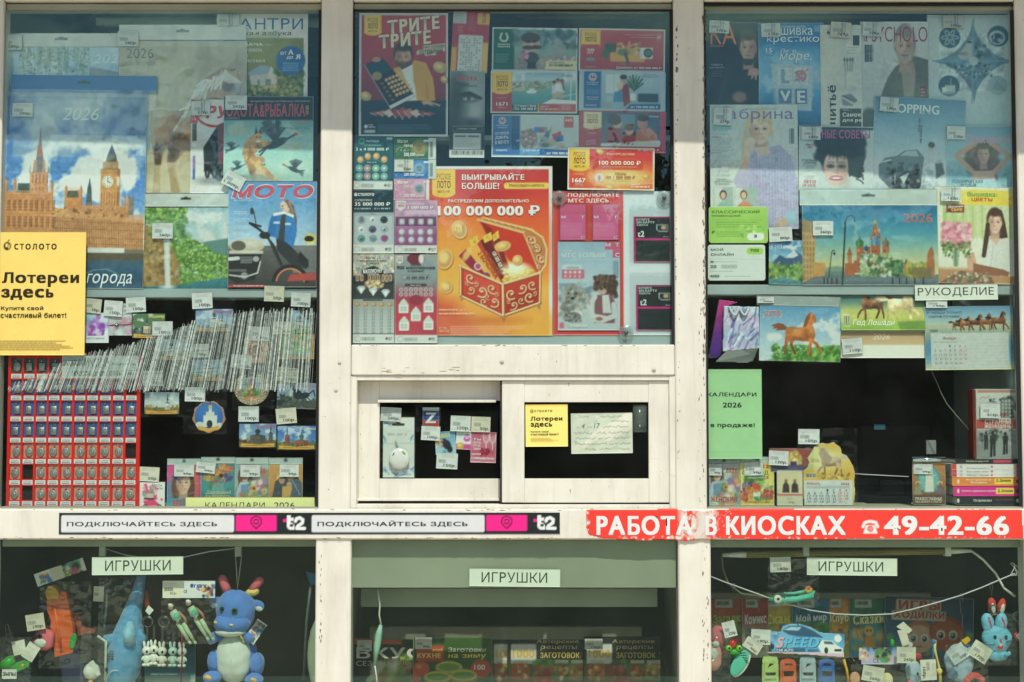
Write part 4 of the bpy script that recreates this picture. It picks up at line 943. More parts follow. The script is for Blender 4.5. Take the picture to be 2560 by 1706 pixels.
# ================================================================ centre window: posters and lottery tickets
G_T='lottery tickets in the centre window'
@paper('poster','red poster with a bearded man in a yellow jacket holding a scratch ticket','poster','e',(103,85,711,940),.0205,wrin=.0004)
def _(A):
 A.bg('#c9ccc8').gr(['#b03a3e','#a8363c','#8f2f3c','#6b2a3a'],(118,100,698,700)).gr(['#20344a','#152a3a','#142b36'],(118,690,698,925));A.no(.08,5)
 A.po([(118,700),(300,715),(698,690),(698,740),(118,760)],'#1c3040',.9,14)
 rlogo(A,138,100,254,242,ink='#6a4a20')
 face(A,404,395,120,150,'#b98d74','#3d322c','#8a5048',man=True,beard='#3a332f',smile=1)
 A.po([(340,470),(380,455),(420,520),(480,410),(560,430),(610,540),(625,690),(560,700),(520,690),(380,700),(330,600)],'#c9923a',1,6);A.po([(392,480),(470,440),(480,560),(500,690),(420,690)],'#d3d6d6',1,6);A.po([(470,420),(545,450),(620,600),(618,690),(560,690),(520,640),(475,560)],'#c48e36',1,5);A.ln([(560,560),(575,680)],8,'#9c6c26',.7,8);A.po([(355,480),(400,490),(440,600),(400,640)],'#d09a40',1,8)
 A.po([(530,700),(570,690),(660,720),(655,732),(600,712),(620,735),(570,716),(545,722)],'#b98d74')
 A.po([(140,445),(262,396),(490,660),(322,750)],'#26222a');A.po([(140,445),(262,396),(272,408),(150,462)],'#163a46');A.po([(150,462),(272,408),(330,478),(205,535)],'#1c3d48');A.po([(322,750),(490,660),(476,643),(310,728)],'#c9ccc6')
 for a in range(5):
  for b_ in range(5):A.el(290+b_*24-a*0+a*18,548-b_*10+a*26,11,12,'#caa468')
  A.rc(250+a*18,566+a*28,272+a*18,582+a*28,'#8a6a4a',.8)
 A.el(226,522,34,30,'#a89058',.8);A.ln([(140,445),(322,750)],4,'#c9c4b4');A.el(222,408,30,18,'#b07a66')
 for q in range(9):
  x=180+q*46;A.po([(x,760+abs(q-4)*4),(x+40,735+abs(q-4)*8),(x+80,775+abs(q-4)*2),(x+40,820-abs(q-4)*7)],['#a0463c','#b56a58','#c9b0a0','#8a3a34'][q % 4]);A.ln([(x,762+abs(q-4)*4),(x+40,822-abs(q-4)*7)],4,'#d8d4cc')
 for x,y,r in ((655,460,46),(150,660,38),(690,545,30)):coin(A,x,y,r,r*.8,20,'#b9a060')
 A.rc(232,855,600,914,'#29404c',.6);A.lines(236,858,596,7,8.5,'#5a6f78',3,.6);A.el(152,870,12,13,'#d0d4d4');A.rc(140,894,216,914,'#a9b2b4',r=4)
 for j,(s_,x0,y0,x1,y1) in enumerate((('ТРИТЕ',298,120,655,212),('ТРИТЕ',240,222,596,315))):A.t(s_,x0,y0,x1,y1,'#d5cfae','k',.08,6)
 A.po([(540,312),(690,296),(692,322),(542,338)],'#d5cfae');A.po([(500,345),(690,325),(692,350),(495,374)],'#d5cfae');A.po([(552,362),(628,354),(630,376),(554,382)],'#d5cfae')
 A.t('НАСТОЯЩИЙ',544,306,686,330,'#4a4a38','b',0,5).t('ЛОТЕРЕЙНЫЙ',512,334,676,366,'#4a4a38','b',0,6).t('ХИТ',566,358,608,378,'#4a4a38','b',0,5).t('СТО',170,856,200,867,'#d0d4d4','b').t('ЛОТО',170,870,216,882,'#d0d4d4','b')
@paper('lottery_ticket','narrow tilted red lottery ticket with a bingo number sheet','ticket','e',(738,64,990,500),.0245,rot=-3,group=G_T,bend=.001)
def _(A):
 A.bg('#a83a44').no(.05,4);A.rc(738,300,990,500,'#b8434a',.5);A.rc(738,330,775,500,'#d29a3c');A.rc(950,290,990,500,'#d9a848');A.rc(785,242,950,500,'#c4c8c6');A.rc(738,64,830,165,'#bcc2be')
 A.lines(748,80,822,7,12,'#7d8684',5,.6);A.rc(905,85,990,165,'#d9a23e',r=10)
 A.t('ЛОТО',915,106,985,128,'#7a3a1c','b',0,-90);A.lines(850,90,895,9,15,'#c98a86',5,.6);A.lines(775,180,815,6,9,'#d0a09c',4,.6)
 for y in range(256,480,17):
  for x in range(800,940,18):
   if RNG.random()<.62:A.rc(x,y,x+9,y+9,'#59605f',.75)
@paper('lottery_ticket','grey lottery ticket with a man\'s half face and one red eye','ticket','e',(722,484,962,1082),.0225,rot=-.4,group=G_T,bend=.001)
def _(A):
 A.gr(['#7d8a8c','#5d696b','#2e3638','#1d2628','#1c2628']);A.el(860,700,130,190,'#97a0a0',.85,120);A.el(770,690,60,170,'#232b2d',.9,80)
 A.po([(780,640),(860,625),(945,665),(940,685),(860,655),(790,665)],'#20282a',.95,8);A.el(853,676,62,26,'#2a3234',.85,24);A.el(853,678,40,13,'#8e9696');A.el(853,676,14,14,'#2a1c1e');A.el(854,676,6,6,'#b04a52')
 A.el(905,800,34,60,'#a9b1b0',.6,50);A.el(880,840,60,30,'#1f2628',.7,40);A.gr(['#2a3436','#1b2325'],(722,866,962,1030));A.ln([(745,868),(945,868),(945,900),(745,900),(745,868)],3,'#87908f');A.rc(748,914,938,1024,'#b4bab8',r=6);A.rc(722,1030,962,1082,'#c3c7c4');A.bars(738,1036,950,1062,'#333',30)
 A.rc(760,930,838,942,'#4a5254');A.rc(848,930,925,942,'#4a5254')
 for y in range(955,1015,16):A.lines(762,y,925,1,9,'#6d7676',4,.7)
 A.t('ОХОТА',768,523,910,552,'#c0484a','k').t('ИНСТИНКТ',752,568,858,582,'#30383a','b').t('ПОБЕЖДАТЬ',782,582,908,596,'#30383a','b').t('ГЛАВНЫЙ ТРОФЕЙ',776,877,908,890,'#aab2b0','b')
@paper('lottery_ticket','green horseshoe lottery ticket with a moustached cartoon gardener and flowers','ticket','e',(1013,190,1597,492),.0225,rot=-.8,group=G_T,bend=.001)
def _(A):
 A.bg('#c3cac6').gr(['#24604e','#1f5446'],(1022,200,1166,482));A.gr(['#6d93a8','#86a5ac','#7d9484','#6a7a6c'],(1166,205,1588,480)).no(.15,8,(1166,205,1588,480))
 A.spl((1166,215,1588,330),90,['#5a7478','#6f8a86','#48646a'],18);A.po([(1415,310),(1470,270),(1520,315),(1520,365),(1420,365)],'#8f9a94',.8,4);A.spl((1300,385,1588,470),190,['#c08a9a','#a86a86','#7d9a70','#d0b0b4'],7);A.spl((1180,400,1310,470),60,['#b5718e','#6d8a62'],9)
 A.el(1280,300,58,62,'#b9957e');A.el(1275,262,66,36,'#4a4038');A.el(1262,328,44,14,'#4d3a2e');A.el(1310,325,40,14,'#4d3a2e');A.el(1262,285,9,7,'#2d2620');A.el(1302,285,9,7,'#2d2620');A.el(1283,305,14,12,'#c7a08a');A.el(1285,400,48,42,'#40463e');A.rc(1255,430,1315,475,'#2c322e');A.spl((1205,350,1260,400),24,['#c87aa0','#d89ab4','#a85a86'],9)
 A.ln([(1078,232),(1066,262),(1080,285),(1108,285),(1120,262),(1108,232)],11,'#d8d6bc');A.lines(1040,375,1140,4,16,'#9ab8aa',6,.6)
 A.po([(1380,425),(1400,415),(1588,415),(1588,478),(1380,478)],'#d6c79a')
 A.t('Золотая',1050,300,1136,313,'#d8dccc','b').t('подкова',1050,318,1136,331,'#d8dccc','b').t('СУПЕРПРИЗ',1404,424,1508,437,'#5a5a48').t('от 10 000 000 ₽',1404,440,1566,457,'#3d4036','b')
@paper('lottery_ticket','red anniversary lottery ticket with a yellow sofa and washing machine','ticket','e',(1605,197,2196,494),.0225,rot=-1,group=G_T,bend=.001)
def _(A):
 A.bg('#c9c6c0').gr(['#b4424a','#b04048','#9c3a42'],(1616,208,2186,482));rlogo(A,1622,210,1752,332,since=False);A.po([(1622,310),(1752,310),(1690,395),(1680,395)],'#b4424a',1,2)
 A.rc(1820,360,2060,425,'#cf9440',r=14);A.rc(1840,330,2040,380,'#c98c38',r=10);A.rc(1785,300,1860,360,'#3c5a42',r=8);A.el(1790,372,24,34,'#45664a');A.rc(2025,325,2112,402,'#c8ccca',r=6);A.el(2080,362,30,32,'#2e3436');A.el(2080,362,20,21,'#5d686a');A.el(1912,360,40,24,'#5d7a5a');A.ln([(1925,370),(1945,435)],18,'#3d4248');A.po([(1930,330),(1950,275),(1975,320)],'#c98a60');A.el(2000,350,24,32,'#b9a890');A.spl((1860,300,2050,360),30,['#c9a04a','#7d9a60','#b5604a','#d9b070'],9);A.rc(1848,452,2180,482,'#8f3440');A.el(1688,412,32,13,'#7a8a8e');A.el(2152,250,20,26,'#c06a6c');A.ln([(2143,250),(2150,258),(2164,240)],5,'#e0c8c4')
 A.t('30',1660,338,1710,358,'#e0dcd0','b').t('ЛЕТ',1662,362,1708,375,'#e0dcd0','b').t('играйте и выигрывайте',1910,232,2126,246,'#d8aaa8').t('ещё и на стройки!',1960,250,2126,263,'#d8aaa8').t('Джекпот от 800 000 000 ₽',1862,459,2170,477,'#dcd6d2','b').t('столото',1650,460,1720,470,'#d8aaa8')
@paper('lottery_ticket','lottery ticket number 1671 with people on a yacht in a harbour','ticket','e',(1003,486,1596,778),.0205,rot=-.3,group=G_T,bend=.001)
def _(A):
 A.bg('#c4cac8').gr(['#b03c42','#a63840'],(1012,495,1150,768));A.gr(['#7fa5c0','#a9c2c9','#8fa9a4','#5f9a98','#4d8f92','#4a868a'],(1150,497,1586,716)).cloud((1150,497,1586,560),'#d3dadb',.5,5);rlogo(A,1014,496,1148,648)
 A.spl((1150,560,1500,615),90,['#7d8a70','#a9a698','#93866e','#c2bfb0','#6d7a66'],9);A.rc(1215,555,1226,600,'#b9b4a4');A.po([(1160,605),(1240,595),(1240,625),(1160,625)],'#b5aa90');A.po([(1245,622),(1320,622),(1310,640),(1255,640)],'#dcdfdd');A.rc(1265,608,1305,624,'#cdd3d3');A.no(.08,40,(1150,620,1586,716));A.ln([(1556,497),(1548,700)],6,'#cfd4d6');A.ln([(1500,660),(1590,640)],4,'#cfd4d6')
 for x,y,h_,c in ((1438,570,'#5a4030','#b9c9d6'),(1462,555,'#6a4a38','#d6dcdc'),(1490,560,'#7a5636','#c4d3dc')):A.el(x,y,13,15,'#c49a80');A.el(x,y-8,14,11,h_);A.po([(x-16,y+16),(x+16,y+16),(x+18,y+75),(x-18,y+75)],c,1,5);A.rc(x-14,y+70,x+12,y+115,'#c29c84',.9,6)
 A.ln([(1495,565),(1505,615)],12,'#6a4630');A.po([(1350,716),(1420,680),(1586,690),(1586,716)],'#d8dbd8',1,5);A.rc(1150,716,1330,768,'#1d4a56');A.rc(1330,714,1586,768,'#b03c42');A.rc(1326,714,1334,768,'#e0b050');A.ln([(1478,722),(1478,762)],3,'#d8a0a0')
 A.t('1671',1042,702,1118,728,'#e8e4e0','b').t('ТИРАЖ',1052,735,1110,745,'#e0c8c4').t('ГЛАВНАЯ',1045,667,1112,680,'#d8a08a').t('ПУТЕШЕСТВИЯ',1162,721,1314,736,'#d8e0e0','b').t('ПО 300 000 ₽',1162,740,1316,757,'#d8e0e0','b').t('ДЖЕКПОТ',1345,727,1400,740,'#e0c8c4','b').t('ОТ 800 000 000 ₽',1345,744,1466,756,'#e0c8c4','b').t('столото',1490,514,1560,524,'#3c4c50');A.lines(1490,722,1570,3,13,'#e0c8c4',6,.7)
@paper('lottery_ticket','blue lottery ticket with a couple holding a potted plant','ticket','e',(1606,488,2199,765),.0195,rot=-.9,group=G_T,bend=.001)
def _(A):
 A.bg('#9db2c0').gr(['#2f6298','#2a5a90'],(1640,492,1760,745));A.gr(['#9fb8c6','#8fa9b8','#7d98a8'],(1758,495,2165,748));A.rc(1790,510,1900,640,'#c9d6da',.8);A.ln([(1845,510),(1845,640)],3,'#8fa9b8');A.ln([(2060,560),(2100,540),(2100,590),(2050,590),(2060,560)],3,'#b5c6cc');A.rc(2010,640,2150,700,'#2e4450',r=8);A.rc(1790,660,1850,720,'#9aaeb4');A.rc(1758,700,2165,748,'#7f94a0',.7)
 for k in range(13):t=-2.4+k*.14;A.ln([(1985,620),(1985+80*math.cos(t),620+95*math.sin(t)*(1.1 if k % 2 else .8))],11,['#3c5c46','#54785a','#2f4c3c'][k % 3])
 A.rc(1945,640,1995,690,'#d0d3cf',r=12);A.el(1912,545,22,28,'#b58f7a');A.el(1910,528,25,17,'#3a302a');A.po([(1880,580),(1945,580),(1960,700),(1900,745),(1880,700)],'#7d3038',1,5);A.el(1888,595,20,24,'#c9a48c');A.el(1886,584,24,20,'#c9b48a');A.po([(1850,630),(1905,620),(1910,745),(1835,745)],'#3f7da6',1,5);A.rc(1835,700,1915,745,'#a9bac2',.6,6);A.po([(1930,748),(1960,715),(2165,712),(2165,748)],'#1f4f8a')
 A.el(1700,530,27,27,'#d0d6da');A.el(1700,530,20,20,'#b04450');A.el(1700,530,15,15,'#d8dcde');A.rc(1660,615,1745,650,'#3a76a8',r=5)
 A.t('М',1688,520,1712,540,'#27405c','k').t('Жилищная',1655,562,1740,574,'#c6d6e2').t('лотерея',1660,578,1732,590,'#c6d6e2').t('ВЫИГРЫВАЙ',1660,664,1742,674,'#c6d6e2').t('НЕ ВЫХОДЯ',1664,680,1738,690,'#c6d6e2').t('от 700 000 000 ₽',1962,726,2148,742,'#d0dae4','b').t('столото',1656,722,1728,732,'#c6d6e2').t('ДВУХКОМНАТНАЯ',2040,506,2140,514,'#4a6a80').t('ВЫИГРЫВАЮТ ПО 100 ₽',2036,520,2150,530,'#4a6a80')
@paper('lottery_ticket','blue lottery ticket with an open door and moving boxes','ticket','e',(1010,785,1605,1078),.0195,rot=-.5,group=G_T,bend=.001)
def _(A):
 A.bg('#c2c9cc').gr(['#3d6aa4','#35609c'],(1018,792,1140,1060));A.gr(['#b2bfc6','#a3b2ba','#b9c2c4'],(1140,792,1596,1030));A.rc(1140,792,1205,1040,'#234f86');A.rc(1150,805,1195,900,'#1d4678');A.rc(1150,915,1195,1030,'#1d4678');A.el(1190,965,12,4,'#d0d6da')
 A.po([(1205,800),(1330,860),(1390,800),(1596,792),(1596,1030),(1205,1030)],'#b5bec0',.8,6);A.el(1265,955,60,70,'#8a7f82');A.spl((1215,890,1320,1010),50,['#b59a9a','#7a6a70','#c2b5b0','#93707a'],9);A.rc(1300,870,1390,910,'#7d8a94',r=10);A.el(1350,890,16,16,'#b0424a');A.rc(1300,872,1336,906,'#3a76b8');A.po([(1340,960),(1390,900),(1420,880),(1400,950),(1360,990)],'#3a6a9a');A.ln([(1400,920),(1420,860)],6,'#c9a03a');A.po([(1420,920),(1480,900),(1500,960),(1440,980)],'#c05058');A.po([(1445,935),(1500,925),(1500,965),(1450,970)],'#3a6aa8');A.el(1380,990,55,24,'#8d9499');A.el(1375,995,28,15,'#5d666c');A.ln([(1350,940),(1500,1000)],30,'#a9a48e',.8)
 A.rc(1505,797,1568,872,'#b8404a');A.po([(1205,1030),(1330,1016),(1596,1030),(1596,1066),(1018,1066),(1018,1040)],'#2c5f9e');A.rc(1205,1020,1340,1060,'#5a94c4',.9)
 A.el(1082,828,24,24,'#d0d6da');A.el(1082,828,18,18,'#b04450');A.el(1082,828,13,13,'#d8dcde')
 A.t('М',1072,819,1092,837,'#27405c','k').t('Жилищная',1040,856,1124,867,'#c6d6e2').t('лотерея',1050,872,1116,883,'#c6d6e2').t('ОТКРОЙ',1034,902,1126,926,'#cfdae6','b',0,4).t('ДВЕРЬ',1034,934,1126,957,'#cfdae6','b',0,3).t('В МЕЧТУ',1034,965,1128,990,'#cfdae6','b',0,3).t('столото',1040,1028,1116,1040,'#c6d6e2','b').t('665',1514,812,1560,830,'#e8dcdc','b').t('2 000 000 ₽',1226,1026,1336,1040,'#d6e2ec').t('от 700 000 000 ₽',1386,1042,1580,1060,'#dce4ec','b')
@paper('lottery_ticket','crimson lottery ticket with a family painting at a table','ticket','e',(1606,760,2202,1046),.0180,rot=-.9,group=G_T,bend=.001)
def _(A):
 A.bg('#a8324c').gr(['#3a5068','#4a5a70','#6a6478'],(1758,770,2160,1000)).no(.15,8,(1758,770,2160,1000));rlogo(A,1638,768,1760,890,y='#d8c49a',since=False)
 A.rc(1860,780,1990,880,'#6d86a0',.7,8);A.po([(1790,1000),(1800,890),(1850,860),(1900,900),(1900,1000)],'#8a3f50',1,8);A.el(1868,840,34,40,'#b98a7a');A.el(1850,822,46,36,'#3a2a2c');A.el(1950,895,28,33,'#c08e7c');A.el(1950,872,33,24,'#6a4030');A.po([(1910,930),(1990,930),(2000,1000),(1900,1000)],'#a04a58',1,6);A.el(2040,840,36,44,'#a9786e');A.el(2045,808,38,22,'#40302e');A.po([(2000,890),(2090,870),(2140,920),(2150,1000),(1990,1000)],'#b57a70',1,8)
 A.po([(1758,985),(2160,960),(2160,1005),(1758,1005)],'#bfc4c4',1,6);A.spl((1870,968,2000,990),16,['#5a6a8a','#b04a50','#333'],5);A.rc(1990,968,2165,990,'#b9c2c0');A.ln([(1665,970),(1720,962),(1722,988),(1660,995),(1665,970)],3,'#e0c0c4')
 A.t('ГЛАВНАЯ',1662,908,1724,924,'#d89aa4').t('столото',2085,790,2150,801,'#c6ccd4','b').t('от 800 000 ₽',2010,1018,2155,1036,'#e0b8c0','b').t('с любовью',1672,968,1716,976,'#e0c0c4').t('от Добрыни',1670,980,1716,988,'#e0c0c4')
@paper('lottery_ticket','bright red lottery ticket number 1667 half in shade, below the painting family','ticket','e',(1530,1010,2124,1302),.0165,rot=-.8,group=G_T,bend=.001)
def _(A):
 A.bg('#dedcd4').bg('#dedcd4').gr(['#c8383a','#cf3a36','#d8442e','#d23c30'],(1540,1020,2112,1292));A.el(1895,1215,230,90,'#f0a040',.9,110);A.el(1890,1215,150,46,'#ffe6a0',.8,70);A.rc(1700,1095,2045,1165,'#c02c2a',.6,14);rlogo(A,1542,1020,1678,1176)
 coin(A,1748,1036,26,18,30);coin(A,2064,1205,24,18,10);coin(A,1820,1282,28,16,20);A.el(1746,1218,28,28,'#e4dcd8');A.el(1746,1218,21,21,'#ccc0c4');A.ln([(1955,1255),(2112,1252)],3,'#f0c8b8')
 A.t('РАСПРЕДЕЛИМ',1798,1048,1984,1066,'#e0b08a','b').t('100 000 000 ₽',1744,1101,2028,1130,'#f3d9c2','b').t('ДОПОЛНИТЕЛЬНО В ТИРАЖЕ',1768,1138,2000,1150,'#e49a80').t('ПРИЗЫ',1855,1183,1930,1198,'#a04a20','b').t('по 1 000 000 ₽',1792,1203,1992,1223,'#b0481e','b').t('и другие денежные',1830,1230,1960,1240,'#b0582e').t('1667',1562,1225,1652,1255,'#f3e8e4','b').t('ТИРАЖ',1578,1260,1636,1270,'#f0d0c8').t('ДЖЕКПОТ',1964,1258,2020,1268,'#f0dcd4','b').t('ОТ 800 000 000 ₽',1964,1273,2090,1285,'#f0dcd4','b').t('2',1738,1207,1755,1229,'#c0404a','b').t('ГЛАВНАЯ',1572,1190,1640,1202,'#e8a080');A.lines(1712,1252,1776,2,12,'#f0d0c8',6,.8,True);A.lines(1570,1276,1640,1,12,'#f0d0c8',4,.6,True)
# ------------------------------------------------ scratch tickets at the left of the centre window
def foot(A,x0,x1,y0,y1):
 A.rc(x0,y0,x1,y1,'#c9ccc8');h=y1-y0;A.el(x0+38,y0+h*.5,20,20,'#8d9290');A.el(x0+38,y0+h*.5,17,17,'#c9ccc8');A.bars(x0+66,y0+h*.35,x0+155,y0+h*.75,'#777',18);A.el(x1-52,y0+h*.5,8,8,'#333');A.lines(x1-38,y0+h*.35,x1-10,2,12,'#444',6,.8);return A
@paper('scratch_ticket','dark teal scratch ticket with coins and casino chips','ticket','f',(52,28,336,396),.0195,group='scratch tickets',rot=-.3,bend=.0008)
def _(A):
 A.bg('#134a52').no(.1,5);foot(A,52,336,338,396);A.rc(290,36,330,52,'#a9b5b2')
 A.el(120,64,22,22,'#4f9a8c');A.el(120,64,13,13,'#1f5a58')
 for x,y in ((112,190),(162,167),(221,166),(275,188)):coin(A,x,y,21,22,0,'#cf9a5a')
 A.ln([(90,235),(130,200),(195,188),(255,205),(285,240)],3,'#2f8a7a')
 for k,y in enumerate((250,305)):
  for j,x in enumerate((105,160,218,275)):c=['#7aa0a0','#b08a86','#8ab596','#86a8a6'][j];A.el(x,y,24,24,c);A.el(x,y,17,17,rgb(c)*.8);A.el(x,y,10,10,np.minimum(rgb(c)*1.25,1))
 A.t('РАПИДО',153,56,238,73,'#c8dcd6','b').t('суперпризы',134,87,250,102,'#7ab0a8').t('2 x 4 000 000 ₽',80,108,306,129,'#d0e0da','b').t('Ваши числа',160,205,222,212,'#bcd2cc','b')
for bx,c1,c2,sun_,lb in (((340,40,630,188),'#2e5a38','#9a8a3c','#8f7f3a','green scratch ticket with a golden sun face'),((338,186,630,322),'#2c5f9a','#5a8fc0','#7da6c4','blue scratch ticket with a sun face, price tag on it'),((340,320,560,468),'#c088a8','#d0a0b8','#8aa0b0','pink scratch ticket with a grey sun face')):
 @paper('scratch_ticket',lb,'ticket','f',bx,.0195+.0012*(bx[1]<300),group='scratch tickets',bend=.0006)
 def _(A):
  x0,y0,x1,y1=bx;A.bg(c1).no(.12,6);A.rc(578,y0,640,y1,'#bcc4c0');A.bars(588,y0+30,606,y1-15,'#444',8);h=y1-y0;cx,cy=515,y0+h*.47
  for k in range(24):t=k*math.pi/12;A.ln([(cx,cy),(cx+54*math.cos(t),cy+54*math.sin(t))],8,c2,.9)
  A.el(cx,cy,34,34,sun_);A.el(cx,cy,26,26,rgb(sun_)*.85);A.el(cx-9,cy-6,4,3,'#333');A.el(cx+9,cy-6,4,3,'#333');A.ln([(cx-9,cy+11),(cx,cy+14),(cx+9,cy+11)],4,'#444');A.spl((x0+10,y0+50,450,y1-20),30,[c2,'#d8d8b0'],3)
  A.t('Магия',356+8,y0+12,436,y0+36,'#e6e2c8','b',.15).t('Звёзд',408,y0+42,470,y0+66,'#e6e2c8','b',.15).t('200 000',410,y0+h*.70,488,y0+h*.86,'#f2f2ea','b').t('рублей',494,y0+h*.74,548,y0+h*.9,'#e6e6dc','r',.2);A.rc(545,y0+15,580,y0+28,'#d0dad8')
price('f',(345,188,476,272),'30р.',.0185,'on the blue sun face scratch ticket',clip=True,col='#d6d3c4')
@paper('scratch_ticket','grey and navy scratch ticket with trophy, ball and gem symbols','ticket','f',(52,398,342,832),.0195,group='scratch tickets',bend=.0008)
def _(A):
 A.gr(['#1e3440','#22404c'],(52,398,342,555));A.gr(['#8f9ea6','#a2adb4'],(52,552,342,776));foot(A,52,342,776,832);A.rc(76,575,330,768,'#a9b3ba',r=8);A.el(80,428,11,12,'#dfe4e2')
 for x,y,c in ((120,605,'#7d8a92'),(197,600,'#b4bcc2'),(274,602,'#2f3c44'),(120,668,'#b9c0c4'),(196,668,'#4a4a60'),(277,668,'#8d98a0'),(120,732,'#4f7d78'),(200,732,'#74858c'),(278,730,'#8a5a80')):
  A.el(x,y,26,25,c);A.el(x-5,y-6,12,10,np.minimum(rgb(c)*1.4,1),.8,8);A.el(x,y+3,8,9,rgb(c)*.6)
 A.rc(108,580,132,612,'#5d6c76');A.po([(255,715),(302,715),(278,755)],'#7d4a76');A.po([(172,715),(232,735),(200,755)],'#667880')
 A.t('столото',96,418,206,438,'#e2e8e6','b').t('СУПЕРПРИЗ',72,461,192,475,'#d0dada','r').t('35 000 000 ₽',72,481,316,506,'#e8ecea','b').t('15 X 2 000 000 ₽',72,520,184,531,'#ccd6d6','b').t('25 X 1 000 000 ₽',206,520,316,531,'#ccd6d6','b').t('ИГРА',182,558,208,566,'#45525a')
@paper('scratch_ticket','purple scratch ticket with rows of silver barrels and balls','ticket','f',(345,466,638,830),.0180,group='scratch tickets',bend=.0008)
def _(A):
 A.gr(['#b98aae','#a878a0','#8a5080','#7a4472']).no(.15,7);A.cloud((345,466,638,620),'#d0a8c6',.5,7,.6);foot(A,345,638,778,830);A.rc(425,535,632,565,'#c9b0c8',.8);A.rc(352,580,632,645,'#5a3a5c',.9)
 A.po([(358,468),(420,468),(420,520),(388,542),(358,520)],'#d6c4cc')
 for x in (396,462,526,590):A.rc(x-20,593,x+20,636,'#9a909e',r=10);A.rc(x-12,600,x+12,628,'#c3bcc6',r=6)
 for y in (686,740):
  for x in (396,462,526,590):A.el(x,y,23,24,'#8f8594');A.el(x-3,y-3,16,17,'#c6bfca')
 A.t('РУССКОЕ',366,480,412,494,'#8a3a3a').t('ЛОТО',368,498,410,514,'#8a3a3a','b').t('СУПЕРПРИЗ',430,486,548,500,'#ece2ea').t('3 000 000 ₽',430,506,610,528,'#f4ecf2','b')
@paper('scratch_ticket','holographic black and silver scratch ticket with diamonds','ticket','f',(58,834,345,1445),.0190,group='scratch tickets',bend=.0008)
def _(A):
 A.gr(['#b0a898','#a8a49a','#8d928f'],(58,834,345,1000))
 A.spl((58,834,345,1000),260,['#c9b890','#9ab0b4','#b898b8','#d9c8a0','#8aa898','#c08a78','#e2dcd0','#7d8a98'],8);A.rc(58,1000,345,1445,'#35393a');A.po([(120,945),(200,915),(270,945),(270,985),(120,985)],'#22292c');A.po([(62,985),(340,965),(340,1040),(62,1045)],'#2a2e2e')
 for x in (92,122,175,205,235,268,292,318):A.rc(x-11,975,x+11,1022,'#b89a80',r=8);A.rc(x-5,985,x+5,1012,'#5d4a3c',.8)
 A.spl((150,1020,270,1065),50,['#c9a878','#a88a5c','#e0c8a0'],9)
 for x,y in ((118,1085),(200,1098),(285,1108)):A.po([(x-30,y-18),(x-15,y-30),(x+15,y-30),(x+30,y-18),(x,y+25)],'#c6ccd2');A.po([(x-10,y-18),(x+10,y-18),(x,y+22)],'#e8eef0');A.ln([(x-30,y-18),(x+30,y-18)],3,'#8a959a')
 A.gr(['#8a9492','#a4acaa','#b2b8b6'],(58,1145,345,1380));foot(A,58,345,1385,1445)
 for x in range(92,330,55):
  coin(A,x,1180,18,15,10,'#b08a60')
  for y in range(1210,1370,22):A.rc(x-10,y,x+10,y+14,'#555c5c',.75,4);A.rc(x-5,y+3,x+5,y+10,'#cfd4d2',.8)
 A.rc(130,1140,265,1158,'#4a5152')
 A.t('БОЛЕЕ 1,5',150,855,246,872,'#3f4446','b').t('МИЛЛИАРДА РУБЛЕЙ',108,874,288,890,'#3f4446','b').t('В ПРИЗАХ',152,893,238,907,'#3f4446','b').t('МИЛЛИОНЕР',130,938,262,966,'#d6d8d4','k',0,3).t('СУПЕРПРИЗ',160,968,236,980,'#c8cac6','b').t('РУБЛЕЙ',254,1020,304,1030,'#c8b8a0')
@paper('scratch_ticket','red scratch ticket with white toy houses and a grey top','ticket','f',(348,836,640,1445),.0175,group='scratch tickets',bend=.0008)
def _(A):
 A.gr(['#8a8f92','#93999c','#7d7a80','#a03c50','#b83848','#b23a4a','#a8404e']).no(.08,6);A.el(495,960,150,105,'#7d8a90',.8,30);A.el(490,868,60,40,'#6a2c3a');A.el(528,868,18,32,'#d0c8c4');A.po([(358,848),(402,848),(402,888),(380,904),(358,888)],'#d6ccc8');foot(A,348,640,1390,1445)
 A.rc(392,978,590,1012,'#5d666c',r=16);A.rc(396,982,586,1008,'#8d9498',r=13);A.rc(415,1038,565,1058,'#4a3a40',r=6)
 for y in (1080,1112):
  for x in range(390,610,34):A.el(x,y,13,14,'#c0b2b2');A.el(x,y,7,8,'#7a6468')
 for x,y in ((408,1195),(578,1190),(492,1250),(412,1315),(578,1310)):A.rc(x-34,y-15,x+34,y+45,'#d2d6d0',r=6);A.po([(x-34,y-12),(x-16,y-40),(x+16,y-40),(x+34,y-12)],'#bfc6c0');A.rc(x-22,y,x+22,y+32,'#aab2ac');A.ln([(x,y),(x,y+32)],3,'#d2d6d0');A.ln([(x-22,y+16),(x+22,y+16)],3,'#d2d6d0');A.el(x,y-44,9,8,'#d2d6d0')
 A.el(495,1150,50,34,'#8a2c40',.9,6)
 A.t('РУССКОЕ',362,856,398,868,'#8a3a3a').t('ЛОТО',364,872,396,886,'#8a3a3a','b').t('Более',456,900,526,917,'#2e363a','b').t('900 миллионов',360,918,622,940,'#2a3236','b').t('в призах!',436,944,546,964,'#2e363a','b').t('45 000 000 ₽',425,987,578,1005,'#30383c','b').t('Ваши числа',455,1044,526,1053,'#c8b8b8')
